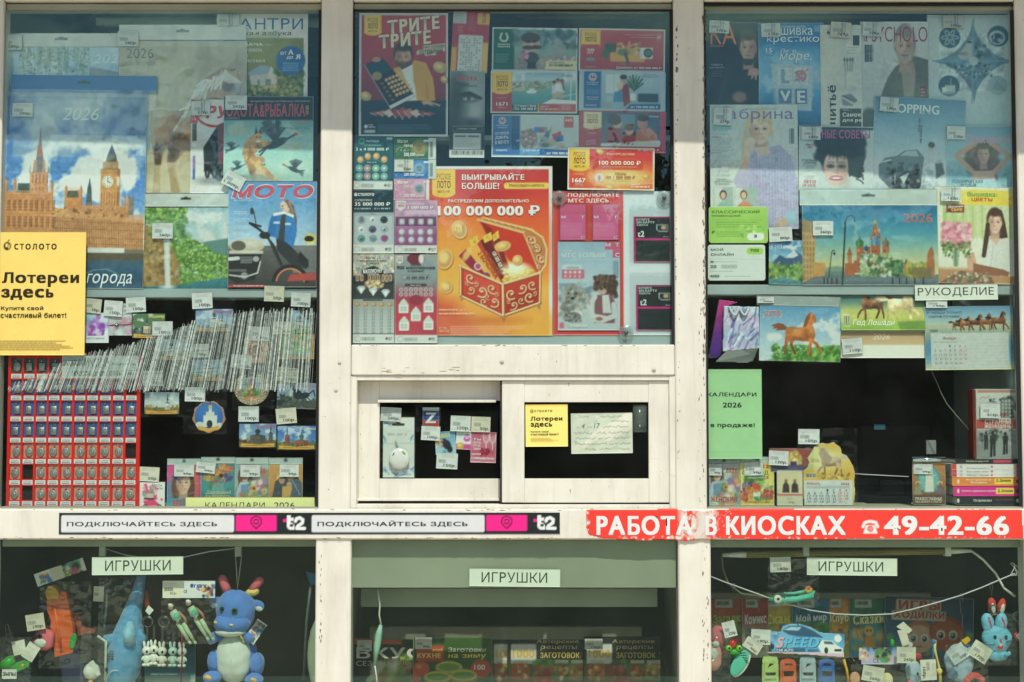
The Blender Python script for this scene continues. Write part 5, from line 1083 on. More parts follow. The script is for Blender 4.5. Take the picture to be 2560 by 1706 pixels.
@paper('poster','large orange and red lottery poster with an open treasure chest','poster','f',(560,230,1426,1394),.0215,wrin=.0003,q=2.0)
def _(A):
 A.bg('#d6d8d4').gr(['#c23234','#cf3630','#dc4a26','#e46a22','#ea8e2a','#eca83a','#e8963a','#d8782e'],(582,252,1402,1394));A.no(.05,4)
 A.el(720,850,330,320,'#f2a83a',.55,300);A.el(1260,760,260,260,'#e05a24',.5,200);A.el(1000,430,220,60,'#b02830',.5,60);A.po([(582,1100),(760,1160),(900,1394),(582,1394)],'#c84030',.75,120);A.el(1330,1340,180,120,'#e8a030',.8,120);A.el(690,1330,220,90,'#d86a48',.6,90)
 rlogo(A,602,254,760,448,y='#efb52f',ink='#8a3a12')
 A.rc(1095,345,1402,388,'#efc04a',r=16)
 # chest
 A.po([(915,600),(950,586),(1290,668),(1360,720),(1388,800),(1380,910),(1340,960),(1230,690),(1100,660)],'#b8863c');A.po([(915,600),(1230,690),(1340,962),(1170,930),(1010,720)],'#c4301c');A.po([(930,606),(1010,660),(1060,800),(1000,760)],'#7a1c14',.8,14);A.ln([(915,600),(1230,690),(1340,962)],14,'#d8b070');A.po([(1230,690),(1290,668),(1360,720),(1388,800),(1380,910),(1340,960)],'#b87038');A.ln([(1285,672),(1358,722),(1386,800),(1378,910),(1342,958)],12,'#dcb87c');A.ln([(950,588),(1288,670)],14,'#e0b878')
 for x,y in ((1290,740),(1325,800),(1345,870)):A.ln([(x-18,y-20),(x+14,y-14),(x+18,y+18),(x-8,y+20),(x-4,y)],9,'#e4b884')
 A.el(1180,960,100,60,'#ffe9a8',.95,50);A.el(1170,950,55,40,'#fffbe6',.9,30)
 # tickets in the chest
 A.po([(785,850),(835,800),(1090,1030),(1010,1030),(860,930)],'#8a2440');A.po([(835,800),(905,760),(1090,1030),(1010,1030)],'#e8a03c');A.po([(905,760),(930,750),(1095,1020),(1075,1030)],'#b83a28');A.po([(930,745),(990,710),(1135,1005),(1085,1030)],'#6a1c22');A.po([(1010,705),(1050,690),(1140,960),(1120,990)],'#7a2420')
 for x,y,s_ in ((888,750,32),(982,726,34),(1038,715,24)):A.po([(x-s_,y-8),(x+s_*.7,y-42),(x+s_,y+8),(x-s_*.6,y+36)],'#e4b83a');A.spl((x-12,y-20,x+14,y+14),14,['#b08020','#c9962a'],4)
 A.el(917,920,28,28,'#d8a8a0');A.el(917,920,18,18,'#9a4a70');A.el(975,985,24,22,'#7a3a6a');A.el(840,840,22,50,'#f0c060',.8,16,30)
 for k in range(60):coin(A,RNG.uniform(1090,1300),RNG.uniform(930,1010)+20*RNG.random(),20,11,RNG.uniform(-30,30),'#e8b04a')
 A.el(1165,945,80,40,'#fff3c4',.85,50)
 # box
 A.po([(790,915),(1085,1040),(1345,965),(1340,1170),(1088,1262),(790,1120)],'#b43420');A.gr(['#d8503c','#c83c2c','#b83024'],(822,950,1066,1220),a=0);A.po([(820,950),(1065,1050),(1068,1225),(820,1105)],'#d04434');A.po([(820,1040),(1065,1150),(1068,1225),(820,1105)],'#a82c22',.5,60);A.po([(1105,1060),(1322,992),(1320,1155),(1108,1232)],'#b8321f');A.po([(1105,1160),(1322,1080),(1320,1155),(1108,1232)],'#861f14',.6,60)
 def scroll(x,y,s_,f_=1,sk=.38):
  for dx,c,w_ in ((4,'#6a2412',.30),(0,'#c98a5a',.26),(-2,'#f0cfa4',.10)):A.ln([(x+dx+f_*s_*r_*math.cos(t),y+dx+s_*r_*math.sin(t)+sk*f_*s_*r_*math.cos(t)*.6) for t,r_ in ((k*.42+1,1-k*.058) for k in range(16))],s_*w_,c)
  A.el(x,y,s_*.2,s_*.2,'#e4b488')
 for x,y,s_,f_ in ((868,1002,38,1),(945,1092,46,-1),(1015,1075,38,1),(870,1082,32,-1),(1030,1165,40,-1),(960,1165,30,1),(905,1040,22,-1),(985,1130,22,1),(845,1035,18,1),(1045,1110,18,-1)):scroll(x,y,s_,f_)
 for x,y,s_,f_ in ((1145,1110,42,1),(1220,1072,38,-1),(1290,1048,36,1),(1160,1188,34,-1),(1270,1130,40,1),(1215,1155,26,1),(1305,1105,20,-1),(1130,1160,18,1)):scroll(x,y,s_,f_,-.3)
 for x,y,s_,f_ in ((1275,735,30,1),(1318,790,34,-1),(1342,865,32,1),(1330,920,20,-1),(1290,790,16,1)):scroll(x,y,s_,f_,.6)
 for q in range(7):A.ln([(955+q*46,592+q*12),(985+q*46,606+q*12)],7,'#9a4a24',.8)
 for pts,w_ in (([(790,915),(1085,1043),(1345,965)],17),([(795,1120),(1088,1260),(1342,1170)],16),([(1086,1043),(1090,1262)],18),([(796,920),(798,1118)],13),([(1343,970),(1338,1170)],13)):A.ln([(x+3,y+4) for x,y in pts],w_,'#7a4420');A.ln(pts,w_*.85,'#cf9c62');A.ln([(x-2,y-3) for x,y in pts],w_*.3,'#f6ddb4')
 for q in ([(795,1120),(830,1140),(800,1165)],[(1310,1185),(1345,1175),(1342,1225)],[(1070,1262),(1112,1262),(1095,1312)]):A.po(q,'#a87a44')
 A.el(1000,1290,240,26,'#a84a1c',.35,40)
 for x,y,rx,ry,rt in ((788,668,52,66,-20),(690,870,56,72,10),(700,1062,46,44,30),(1085,782,56,34,-12),(1186,878,34,36,20)):coin(A,x,y,rx,ry,rt,'#dfa55e')
 for x in (770,790,812):A.ln([(x,650+(x % 7)),(x+3,690)],5,'#9a6a30',.7)
 A.lines(730,1330,1290,5,13,'#f0b8a0',5,.7);A.lines(650,1215,890,2,26,'#f4c8a8',9,.5)
 A.t('ВЫИГРЫВАЙТЕ',806,278,1234,326,'#f2ecdc','b').t('БОЛЬШЕ!',806,346,1060,390,'#f2ecdc','b').t('ТРАНСЛЯЦИЯ 31 АВГУСТА',1128,356,1370,375,'#8a4a18','b').t('РАСПРЕДЕЛИМ ДОПОЛНИТЕЛЬНО',712,460,1264,486,'#f2e6d4','b').t('100 000 000 ₽',640,503,1338,572,'#f6f0e2','k')
 A.t('100 000 000 ₽',985,870,1125,898,'#f0dcc0','b',0,-63).t('2 БОЧОНКА',880,895,1092,925,'#b03018','b',0,-55).t('ОСТАНЕТСЯ',935,870,1080,886,'#c86a28','b',0,-57).t('СТО',652,1336,702,1352,'#f0b8a0','b').t('ЛОТО',652,1356,718,1372,'#f0b8a0','b').t('тираж № 1673',650,1212,772,1226,'#f4d0b4').t('смотрите 31.08.2025 на НТВ',650,1238,892,1252,'#f4d0b4')
# ------------------------------------------------ phone operator's acrylic stand
fr=Frame('f',(1430,402,2248,1392),.0240);st=empty('leaflet_stand',None,'white and red acrylic leaflet stand held by suction cups','leaflet stand',mw=fr.M)
def _b(A):
 A.bg('#c9d2da').rc(1430,402,1912,1392,'#cf3a38').no(.03,4)
 A.t('ПОДКЛЮЧИТЕ',1532,415,1884,447,'#f2e2dc','b').t('МТС ЗДЕСЬ',1534,455,1812,487,'#f2e2dc','b')
sheet(fr,'board',(1430,402,2248,1392),_b,st,th=.002,q=2.4)
ACR=mat_film('acrylic',.005,(.965,.985,.985),1,.02)
for x0,y0,x1,y1 in ((1458,490,1672,742),(1680,490,1892,742),(1455,745,1893,1360),(1952,498,2240,895),(1952,965,2240,1362)):
 (a,c),(b_,e_)=fr.xy([x0,x1],[y1,y0]);MB().box(a,b_,.0065,c,e_,.0085).build('pocket',ACR,st)
for x,y in ((1474,452),(2190,452),(1925,1375)):
 cx,cy=fr.xy(x,y);t_=MB();t_.ball((cx,cy,.008),(.0195,.0195,.005),20,8);o=t_.build('suction_cup',mat_film('cup_vinyl',.10,(.86,.9,.9),2.2,.05),st);MB().ball((cx,cy,.011),(.006,.006,.006),12,8).build('knob',mat('cup_knob',(.3,.33,.34),.3),o)
for j,x0 in enumerate((1478,1702)):
 @paper('leaflet','pink folded leaflet in the %s small pocket of the stand' % ('left','right')[j],'leaflet','f',(x0,492,x0+176,738),.0195,group='pink leaflets')
 def _(A):
  A.bg('#e4588c');A.rc(x0,492,x0+176,552,'#e25a84');A.ln([(x0,553),(x0+176,553)],3,'#c23a60');A.rc(x0,620,x0+150,718,'#ea6a9c',.8);A.t('М',x0+8,574,x0+38,592,'#f6dce4','b').t('Т',x0+142,574,x0+168,592,'#f6dce4','b').t('С',x0+142,714,x0+166,732,'#f6dce4','b');A.lines(x0+10,645,x0+130,2,30,'#f0a0bc',3,.5)
@paper('leaflet','tall pale blue tariff leaflet with a shaggy dog and a curly-haired person','leaflet','f',(1462,750,1888,1358),.0195)
def _(A):
 A.gr(['#9ab6d0','#aac2d6','#c2d0da','#c9d0d2','#b2c0ca']).no(.06,5);A.rc(1786,752,1888,805,'#e0557a');A.rc(1838,805,1888,860,'#e0557a')
 A.rc(1490,908,1626,942,'#d6dee4',r=16);A.rc(1490,942,1644,1005,'#dc6a84',r=8)
 for x in (1516,1548,1580,1612):A.el(x,960,10,10,'#eed8de');A.rc(x-6,980,x+6,996,'#eed8de',.8)
 A.spl((1480,1040,1700,1160),60,['#8aa0b0','#7d98ac','#9fb2bc'],18);A.rc(1470,1035,1580,1080,'#8098a8',.8,6);A.rc(1462,1250,1888,1358,'#c4ccd0',.9,soft=30);A.rc(1840,880,1880,1000,'#7890a4',.7)
 A.el(1562,1180,66,80,'#8d8a86');A.el(1560,1110,68,56,'#b9b6ae');A.spl((1495,1060,1630,1260),170,['#9a9690','#c6c2ba','#77736e','#aaa69f','#d6d2ca'],12,asp=2);A.el(1563,1140,13,10,'#2c2a2a');A.el(1560,1270,60,34,'#6f6c6a');A.spl((1500,1240,1625,1300),50,['#8d8986','#55524f','#a5a09a'],9);A.el(1535,1105,8,7,'#3a3836');A.el(1588,1105,8,7,'#3a3836')
 A.el(1768,1065,40,48,'#cda99a');A.spl((1715,985,1855,1075),150,['#5a4038','#6d4c42','#47322c','#806054'],13);A.spl((1800,1030,1865,1130),50,['#5a4038','#47322c'],12);A.po([(1715,1120),(1820,1105),(1865,1180),(1850,1310),(1710,1310)],'#8d5560',1,8);A.po([(1765,1118),(1810,1116),(1830,1240),(1770,1240)],'#d8d8d6');A.ln([(1715,1130),(1680,1190),(1700,1260),(1780,1275)],34,'#d8d8d8',1,8);A.ln([(1680,1180),(1660,1110)],16,'#cda99a');A.ln([(1845,1180),(1850,1260),(1780,1285)],34,'#cfd0d0',1,8);A.el(1750,1290,46,20,'#d4cfc4');A.el(1745,1280,24,14,'#a5675a');A.rc(1474,1305,1505,1345,'#dc6a84',r=6)
 A.t('ТАРИФ',1488,806,1556,818,'#d8e4ee').t('МТС БОЛЬШЕ',1488,826,1796,860,'#e2ecf2','b').t('Мощный ПЯсо свободной жизни',1490,872,1792,888,'#cfdce8').t('М',1788,760,1824,784,'#f6dce4','b').t('Т',1856,760,1884,784,'#f6dce4','b').t('С',1856,828,1886,856,'#f6dce4','b').t('телеком',1532,1318,1662,1338,'#dfe6ea','b').t('кубики',1526,918,1606,934,'#8a98a4','b')
for j,y0 in enumerate((580,1048)):
 x0=1982+16*j
 t_=empty('sim_card_pack',None,('upper','lower')[j]+' black and pink SIM card pack in the right pocket of the stand','card pack','SIM card packs',mw=Frame('f',(x0,y0,x0+246,y0+310),.0200).M);fr2=Frame('f',(x0,y0,x0+246,y0+310),.0200)
 def _(A):
  A.bg('#e0207c').rc(x0+12,y0+8,x0+246,y0+148,'#22282c').rc(x0+12,y0+162,x0+246,y0+306,'#232c30').no(.12,8,(x0+12,y0+150,x0+246,y0+306))
  A.ln([(x0+158,y0+55),(x0+230,y0+55),(x0+230,y0+100),(x0+172,y0+100),(x0+158,y0+88),(x0+158,y0+55)],5,'#d0d6d8');A.rc(x0+188,y0+62,x0+220,y0+88,'#d9a878',r=8)
  A.t('КУПИТЕ',x0+18,y0+13,x0+108,y0+28,'#d8dee0','b').t('SIM-КАРТУ',x0+18,y0+31,x0+142,y0+47,'#d8dee0','b').t('ЗДЕСЬ',x0+18,y0+50,x0+98,y0+65,'#d8dee0','b').t('t2',x0+26,y0+98,x0+72,y0+140,'#e2e6e8','k').t('t2.ru',x0+200,y0+132,x0+236,y0+142,'#c8ced0')
 sheet(fr2,'card',(x0,y0,x0+246,y0+310),_,t_,th=.001);(a,c),(b_,e_)=fr2.xy([x0+76,x0+240],[y0+308,y0+195]);MB().box(a,b_,.0012,c,e_,.002).build('clear_window',ACR,t_)
# ================================================================ service window bits
@paper('notice','small yellow lottery notice in the right sash of the service window','notice','g',(1186,396,1463,671),.0185,group='yellow lottery notices',rot=.4,bend=.001)
def _(A):
 A.bg('#f0d262').rc(1186,396,1463,408,'#d9b84a');A.el(1228,440,10,11,'#3a3016');A.el(1227,438,4,6,'#f0d262');A.t('столото',1246,432,1362,447,'#3a3016','b',0,0,.1).t('Лотереи',1219,475,1428,512,'#2e2612','k').t('здесь',1219,516,1360,547,'#2e2612','k').t('Купите свой',1220,568,1336,581,'#2e2612','b').t('счастливый билет!',1220,583,1402,598,'#2e2612','b');A.lines(1222,617,1432,4,6.5,'#6a5a20',3,.7)
@paper('handwritten_note','crumpled handwritten note taped in the right sash','note','g',(1484,452,1886,716),.0245,rot=.8,wrin=.0016,q=1.8)
def _(A):
 A.bg('#dcd6c2').no(.06,5);A.ln([(1484,468),(1886,452)],4,'#c2bdac')
 def scrib(x,y,w_):
  pts=[(x,y)];px=x
  while px<x+w_:px+=RNG.uniform(4,8);pts.append((px,y+RNG.uniform(-9,6)))
  A.ln(pts,3.2,'#77747a',.9,2.5)
 for y,ws in ((478,((1510,90),(1680,130))),(508,((1750,110),)),(545,((1520,18),(1592,30),(1690,170))),(582,((1505,115),(1650,60),(1730,130))),(618,((1510,130),(1662,20),(1705,30),(1760,110))),(655,((1510,200),(1735,20),(1770,100))),(690,((1570,75),(1668,18),(1702,60),(1790,70)))):
  for x,w_ in ws:scrib(x,y,w_)
 A.t('4',1552,522,1574,552,'#3a4256','r',.2).t('17',1634,520,1674,552,'#3a4256','r',.2)
fr=Frame('g',(1888,396,1978,578),.0235);link('tape_strip',mesh_np('t',[(-.017,0,0),(.017,0,0),(.017,.0696,0),(-.017,.0696,0),(-.017,0,.0004),(.017,0,.0004),(.017,.0696,.0004),(-.017,.0696,.0004)],[[(3,2,1,0),(4,5,6,7),(0,1,5,4),(1,2,6,5),(2,3,7,6),(3,0,4,7)]]),mat_film('frosted_tape',.13,(.8,.85,.85),.6,.2),label='wide strip of frosted tape at the right edge of the handwritten note',cat='tape',mw=fr.M)
fr=Frame('g',(255,480,460,872),.0655);ob=empty('ornament_pack',None,'white card pack with a green and white dangling bauble in the left sash','ornament',mw=fr.M)
def _(A):
 A.bg('#dcded8').no(.03,4);A.rc(255,648,460,655,'#c4c6be')
 for x,y in ((280,520),(440,610),(275,830),(440,820),(340,860),(410,850),(270,625)):
  for k in range(8):A.ln([(x,y),(x+RNG.uniform(-28,28),y+RNG.uniform(-28,28))],5,['#4a84b8','#7aa8cc','#2f6698'][k % 3],.85)
 A.rc(312,520,395,536,'#2a302e',r=8);A.el(354,522,14,10,'#2a302e');A.lines(285,585,430,1,9,'#8d9290',14,.5)
sheet(fr,'backing_card',(255,480,460,872),_,ob,th=.0008)
cx,cy=fr.xy(364,750);mb=MB();mb.ball((cx,cy,.010),(.0262,.0276,.010),24,14);bb=mb.build('bauble',mat('bauble_white',(.82,.85,.82),.2,coat=.5,noise=.05),ob)
for k,(dx,dy,rx,ry,c) in enumerate(((-.010,.006,.008,.011,(.12,.36,.30)),(.008,.008,.009,.012,(.45,.66,.22)),(-.004,-.010,.010,.007,(.14,.4,.34)),(.012,-.006,.007,.009,(.2,.45,.3)),(-.014,-.002,.004,.007,(.15,.38,.36)))):MB().ball((cx+dx,cy+dy,.0178-(dx*dx+dy*dy)*12),(rx,ry,.002),14,6).build('leaf_motif',mat('leaf_motif%d' % k,c,.3,coat=.4),bb)
mb=MB();
for k in range(5):mb.torus((cx-.005-k*.0012,cy+.030+k*.0035,.006),.0022,.0005,8,4)
mb.build('chain',mat('clip_steel',None),ob)['kind']='stuff'
film(fr,'plastic_bag',(242,470,472,874),ob,.022,.0012,'bag',nx=16,haze=.02)
price('g',(240,416,374,506),'240р.',.0605,'on the bauble pack, left sash',rot=-3)
fr=Frame('g',(514,416,622,542),.0655);ob=empty('fabric_patch',None,'white, blue and red patch with a white letter Z, left sash','patch',mw=fr.M)
def _(A):A.bg('#d8d8d4').rc(514,436,622,500,'#2a4488').rc(514,500,622,542,'#b83a3c').no(.06,8);A.t('Z',531,450,604,518,'#e6e6e2','k',.05)
sheet(fr,'patch',(514,416,622,542),_,ob,th=.0012);film(fr,'plastic_bag',(470,404,634,575),ob,.004,.001,'bag',nx=14)
@paper('souvenir_card','blue souvenir card with a small black mole, left sash','card','g',(597,572,730,722),.0650,rot=3,group='souvenir cards in the left sash')
def _(A):
 A.gr(['#4f86b0','#7aa8c4','#a0c4d4']);A.spl((605,610,640,670),20,['#c9a048','#d86a40','#e0c070'],7);A.el(672,660,26,34,'#20262e',rot=-25);A.el(655,635,20,16,'#262c34');A.el(640,632,8,6,'#c08a70');A.el(690,690,18,22,'#1c2228');A.po([(640,695),(665,690),(668,712),(642,716)],'#5aa0a0');A.t('МЫШЬ',628,584,698,612,'#d8c050','b',0,4)
@paper('souvenir_card','white souvenir card with a pink purse and a gold coin, left sash','card','g',(732,566,840,690),.0665,rot=-3,group='souvenir cards in the left sash')
def _(A):A.bg('#d8dad8').rc(732,655,840,690,'#c8428a');A.el(803,620,22,19,'#c04a9a');A.el(803,612,14,10,'#d8a0c8');coin(A,762,668,24,22,0,'#c9a050');A.ln([(790,600),(803,590),(816,600)],4,'#8a3a70');A.lines(745,585,785,3,12,'#9a9e9c',5,.6)
@paper('souvenir_card','pink souvenir card with two glasses and a raspberry heart, left sash','card','g',(828,576,994,776),.0635,rot=-1.5,group='souvenir cards in the left sash')
def _(A):
 A.gr(['#b04862','#c46a80','#b85068','#cc7488']).no(.12,6)
 for x in (928,970):A.ln([(x-20,590),(x-16,630),(x,652),(x+16,630),(x+20,590)],5,'#e2d2d6');A.ln([(x,652),(x,690)],5,'#e2d2d6');A.el(x,622,13,24,'#d0a8b0',.5,10)
 A.el(908,702,20,20,'#8a1c34');A.el(936,702,20,20,'#8a1c34');A.po([(890,708),(954,708),(922,742)],'#8a1c34');A.spl((895,690,950,735),30,['#b03a50','#7a1428','#c4506a'],6)
 for y,s_ in ((618,'Ты'),(640,'почта'),(660,'всегда'),(680,'такая')):A.t(s_,842,y,892,y+14,'#f0dce0','b')
 A.t('красивая',836,716,896,732,'#f0dce0','b').t('СУПЕРИДЕАЛЬНА!',836,742,984,758,'#f4e6e8','k')
for bx,s_,lb,rt,c in (((505,538,628,630),'100р.','under the letter Z patch',-3,'#d9dcd8'),((696,470,828,572),'150р.','above the pink purse card',-2,'#d9dcd8'),((832,476,957,576),'50р.','above the pink glasses card',-2,'#d8d0b8'),((604,714,743,817),'150р.','below the mole card',-3,'#dcdedb')):price('g',bx,s_,.0595,lb,rt,c)
# ================================================================ stickers along the counter
@paper('sticker','long black and white phone operator sticker with pink boxes along the counter','sticker','k',(423,122,4016,276),-.0068,rot=.03,th=.0003,q=2.4)
def _(A):
 A.bg('#20262a').no(.05,9)
 for x0 in (0,1797):
  A.rc(438+x0,138,1680+x0,262,'#d3d8da',r=14);A.rc(1690+x0,138,1986+x0,254,'#f0128a',r=10)
  cx,cy=1838+x0,192
  A.ln([(cx+38*math.cos(t),cy-8+36*math.sin(t)) for t in np.linspace(2.5,7.0,18)]+[(cx,cy+44),(cx-30,cy+14)],7,'#3a1830');A.ln([(cx+18*math.cos(t),cy-6+17*math.sin(t)) for t in np.linspace(3.6,5.9,8)],7,'#3a1830');A.ln([(cx+18*math.cos(t),cy-8+17*math.sin(t)) for t in np.linspace(.4,2.7,8)],7,'#3a1830')
  A.rc(2030+x0,165,2058+x0,188,'#f0128a')
  c='#dfe4e4';A.rc(2058+x0,140,2086+x0,222,c);A.rc(2058+x0,156,2108+x0,180,c);A.el(2086+x0,218,27,26,c);A.el(2092+x0,212,12,10,'#20262a');A.rc(2095+x0,222,2112+x0,244,c)
  A.ln([(2120+x0,182),(2128+x0,164),(2150+x0,158),(2172+x0,172),(2168+x0,196),(2140+x0,214),(2128+x0,232),(2184+x0,234)],25,c)
  A.t('ПОДКЛЮЧАЙТЕСЬ ЗДЕСЬ',480+x0,178,1558+x0,224,'#3a4044','b')
def rs(A):
 A.bg('#ee3a2e').no(.04,8);A.rc(1585-12,1080,4436,1090,'#f4624e',.5)
 for (s_,x0,x1) in (('РАБОТА',1650,2278),('В',2362,2436),('КИОСКАХ',2496,3278),('49-42-66',3528,4345)):A.t(s_,x0,1124,x1,1250,'#dfe3e2','k')
 # telephone
 x,y=3440,1190;c='#e2e5e3';A.ln([(x-48,y+5),(x-36,y-22),(x,y-30),(x+36,y-22),(x+48,y+5)],20,c);A.po([(x-30,y-5),(x+30,y-5),(x+48,y+50),(x-48,y+50)],c);A.el(x,y+20,20,20,'#ee3a2e')
 for a in range(3):
  for b_ in range(3):A.rc(x-12+a*10,y+10+b_*9,x-7+a*10,y+15+b_*9,c)
 # torn and scuffed part on the post
 A.cloud((2190,1085,2440,1270),'#d9d7cc',.42,9,1,.1);A.spl((2230,1085,2400,1275),60,['#d9d7cc','#cfccc0'],9);A.rc(2300,1078,2375,1280,'#d4d2c6',.85,soft=26);A.spl((1560,1090,1600,1270),30,['#d9d7cc'],8)
 A.spl((2400,1085,2530,1275),50,['#e6e0d8'],3);A.spl((1800,1260,2300,1280),40,['#d9d7cc','#cfc6b0'],7);A.spl((2400,1262,4436,1282),60,['#e8d8cc','#d9d7cc'],5);A.el(2040,1135,9,7,'#2a4a50')
_o=[(1583,1084),(2180,1080),(2232,1092),(2290,1086),(2350,1096),(2420,1086),(2530,1080),(4434,1084),(4436,1270),(3600,1272),(2900,1280),(2520,1274),(2440,1268),(2400,1280),(2330,1272),(2290,1284),(2230,1288),(2120,1276),(1960,1284),(1700,1272),(1600,1245),(1586,1210)]
sheet(Frame('g',(1583,1078,4438,1290),-.0068),'sticker',(1583,1078,4438,1290),rs,None,th=.0003,q=2.2,label='long red job advert sticker with white letters and a telephone number, torn at the post',cat='sticker',outline=_o)
# ================================================================ right window: magazines
@magazine('dark magazine with orange title and a young man in a leather jacket','h',(62,158,452,760),.0475)
def _(A):
 A.gr(['#23272c','#1c2226','#1a2024']).no(.2,6);A.po([(205,480),(250,400),(330,420),(400,440),(452,420),(452,760),(110,760),(150,620)],'#23292b',1,10);A.no(.25,8,(150,400,452,760));A.el(85,600,50,60,'#3a4446',.6,50)
 face(A,375,345,125,190,'#b08f7c','#4a3a30','#9a6a60',man=True,shade=1);A.po([(325,420),(420,425),(400,470),(350,470)],'#23292b',.9,12)
 A.el(415,520,42,30,'#a98674');A.ln([(390,515),(375,540)],14,'#a98674');A.ln([(410,530),(400,565)],13,'#a98674');A.ln([(430,535),(428,570)],13,'#a98674');A.el(310,700,50,40,'#9a7a6a',.8,20);A.ln([(230,480),(200,620),(160,740)],16,'#343c3e',.7,14)
 A.t('КА',105,172,292,318,'#d8713c','r').t('истории',100,326,198,340,'#d8713c','b').t('РОМЕО И',108,460,188,473,'#b9c0c0').t('ДЖУЛЬЕТТА',95,482,202,495,'#b9c0c0');A.lines(100,508,202,3,18,'#98a2a2',7,.5,True)
price('h',(95,148,238,240),'376р.',.0410,'on the dark magazine with the leather jacket',rot=-3,clip=True)
@magazine('blue cross-stitch magazine with an embroidered cushion of four letters','h',(450,160,918,905),.0455)
def _(A):
 A.gr(['#2c6ca4','#3f86ba','#6aa6cc','#5a9cc6','#3d7fb0','#28628f']).cloud((450,380,918,760),'#a9c9da',.5,4,.6);A.rc(450,160,918,330,'#2a6aa6',.6,soft=60)
 A.po([(540,460),(840,470),(825,800),(560,790)],'#9fb8c4',1,10);A.rc(585,485,690,615,'#b9c6c8');A.rc(705,485,800,610,'#b9c6c8');A.rc(590,640,685,745,'#5a7aa0');A.rc(708,640,795,750,'#5a7aa0');A.no(.12,30,(540,460,840,790));A.el(752,545,40,44,'#b5646c',.8);A.spl((712,495,795,600),40,['#b5646c','#c9d0d0','#7d98b0'],8)
 A.el(524,362,52,46,'#4f90c0');A.el(870,560,40,60,'#9fb8c4',.6,40);A.po([(450,745),(560,640),(580,790),(540,905),(450,905)],'#3d7aa8',.7,30);A.rc(850,180,905,225,'#7ab0d0',.7)
 A.t('любимое хобби',612,178,790,196,'#c6dcea').t('вышивка',515,198,842,250,'#dce8ee','r').t('крестиком',512,262,950,318,'#dce8ee','r').t('15',502,345,548,378,'#d0e0ea','b').t('Лето,',602,350,730,388,'#d6e6ee','r',.2).t('море,',600,385,828,452,'#dce8ee','r',.2).t('любовь',600,458,712,480,'#c6dcea').t('L',612,500,668,600,'#7d96b4','k').t('V',600,655,675,732,'#c9d3d6','k').t('E',722,655,780,742,'#c9d3d6','k').t('МАРИНА',502,385,548,393,'#c6dcea')
price('h',(468,168,606,268),'510р.',.0400,'on the blue cross-stitch magazine',rot=2,clip=True)
@magazine('white sewing handbook with vertical title and a jar of brushes','h',(892,176,1192,918),.0435,name='book',cat='book',pages=.006)
def _(A):
 A.bg('#c3c6bc').no(.06,5);A.rc(1040,176,1192,918,'#bcc4bf');A.el(1135,310,55,95,'#ccd0c6',.9,6);A.rc(1060,505,1125,640,'#c9c8bc',r=8);A.rc(1062,508,1080,635,'#a9aca4',.7,8)
 for x in (1072,1088,1104,1118):A.ln([(x,510),(x+(x-1094)*.3,430)],7,'#6d7470');A.el(x+(x-1094)*.3,428,7,14,'#5a5048')
 A.po([(1035,690),(1110,675),(1155,720),(1120,765),(1050,760)],'#6a7680',1,6);A.ln([(1040,700),(1130,750)],10,'#c2c6c4');A.ln([(1050,690),(1150,730)],7,'#3f4a52');A.el(1100,640,60,20,'#a0a8a6',.6,20);A.rc(1028,782,1182,918,'#252b2e')
 A.t('шитьё',815,740,1130,800,'#2c3236','b',0,90).t('1',1128,252,1174,325,'#3a4044','b').t('Часть 1',1048,786,1108,800,'#c6ccca').t('Самое',1046,812,1178,842,'#d8dcd8','b').t('для работы',1046,855,1290,885,'#d8dcd8','b').t('6',942,218,962,242,'#2c3236','b');A.lines(1088,338,1180,3,20,'#6d7676',6,.6)
price('h',(965,160,1112,272),'769р.',.0370,'on the white sewing handbook',rot=-4,clip=True,col='#cfcab8')
@magazine('grey psychology magazine with a grey-haired man in a tweed jacket','h',(1182,152,1668,925),.0460)
def _(A):
 A.gr(['#c0c8c6','#b5bfbf','#a8b4b4','#9aa8a8']);A.po([(1320,700),(1375,560),(1430,480),(1480,450),(1570,400),(1668,430),(1668,925),(1290,925)],'#5a5c50',1,8);A.no(.15,26,(1330,430,1668,925));A.po([(1470,470),(1560,440),(1575,520),(1560,700),(1490,700)],'#8d8478',1,6);A.el(1240,860,60,80,'#2e3436',.9,20);A.rc(1182,890,1330,925,'#3d474a',.7,10);A.rc(1605,620,1650,700,'#6a2c30')
 face(A,1500,335,138,225,'#bb9c8a','#7f807c','#98675c',man=True,shade=1,beard='#9d9086',brow='#6a645e');A.bars(1212,320,1272,445,'#30383a',3)
 for y in range(322,445,14):A.rc(1212,y,1272,y+RNG.uniform(3,8),'#2c3436')
 A.t('PSYCHOLO',1222,188,1664,300,'#9a3a4c','r').t('PSY',1190,260,1240,275,'#9a3a4c','r',0,90).t('МАРТ 2025',1482,167,1540,176,'#6a7474');A.lines(1610,640,1645,3,22,'#d0c0c0',9,.7)
price('h',(1195,160,1330,262),'229р.',.0395,'on the grey psychology magazine',rot=-3,clip=True)
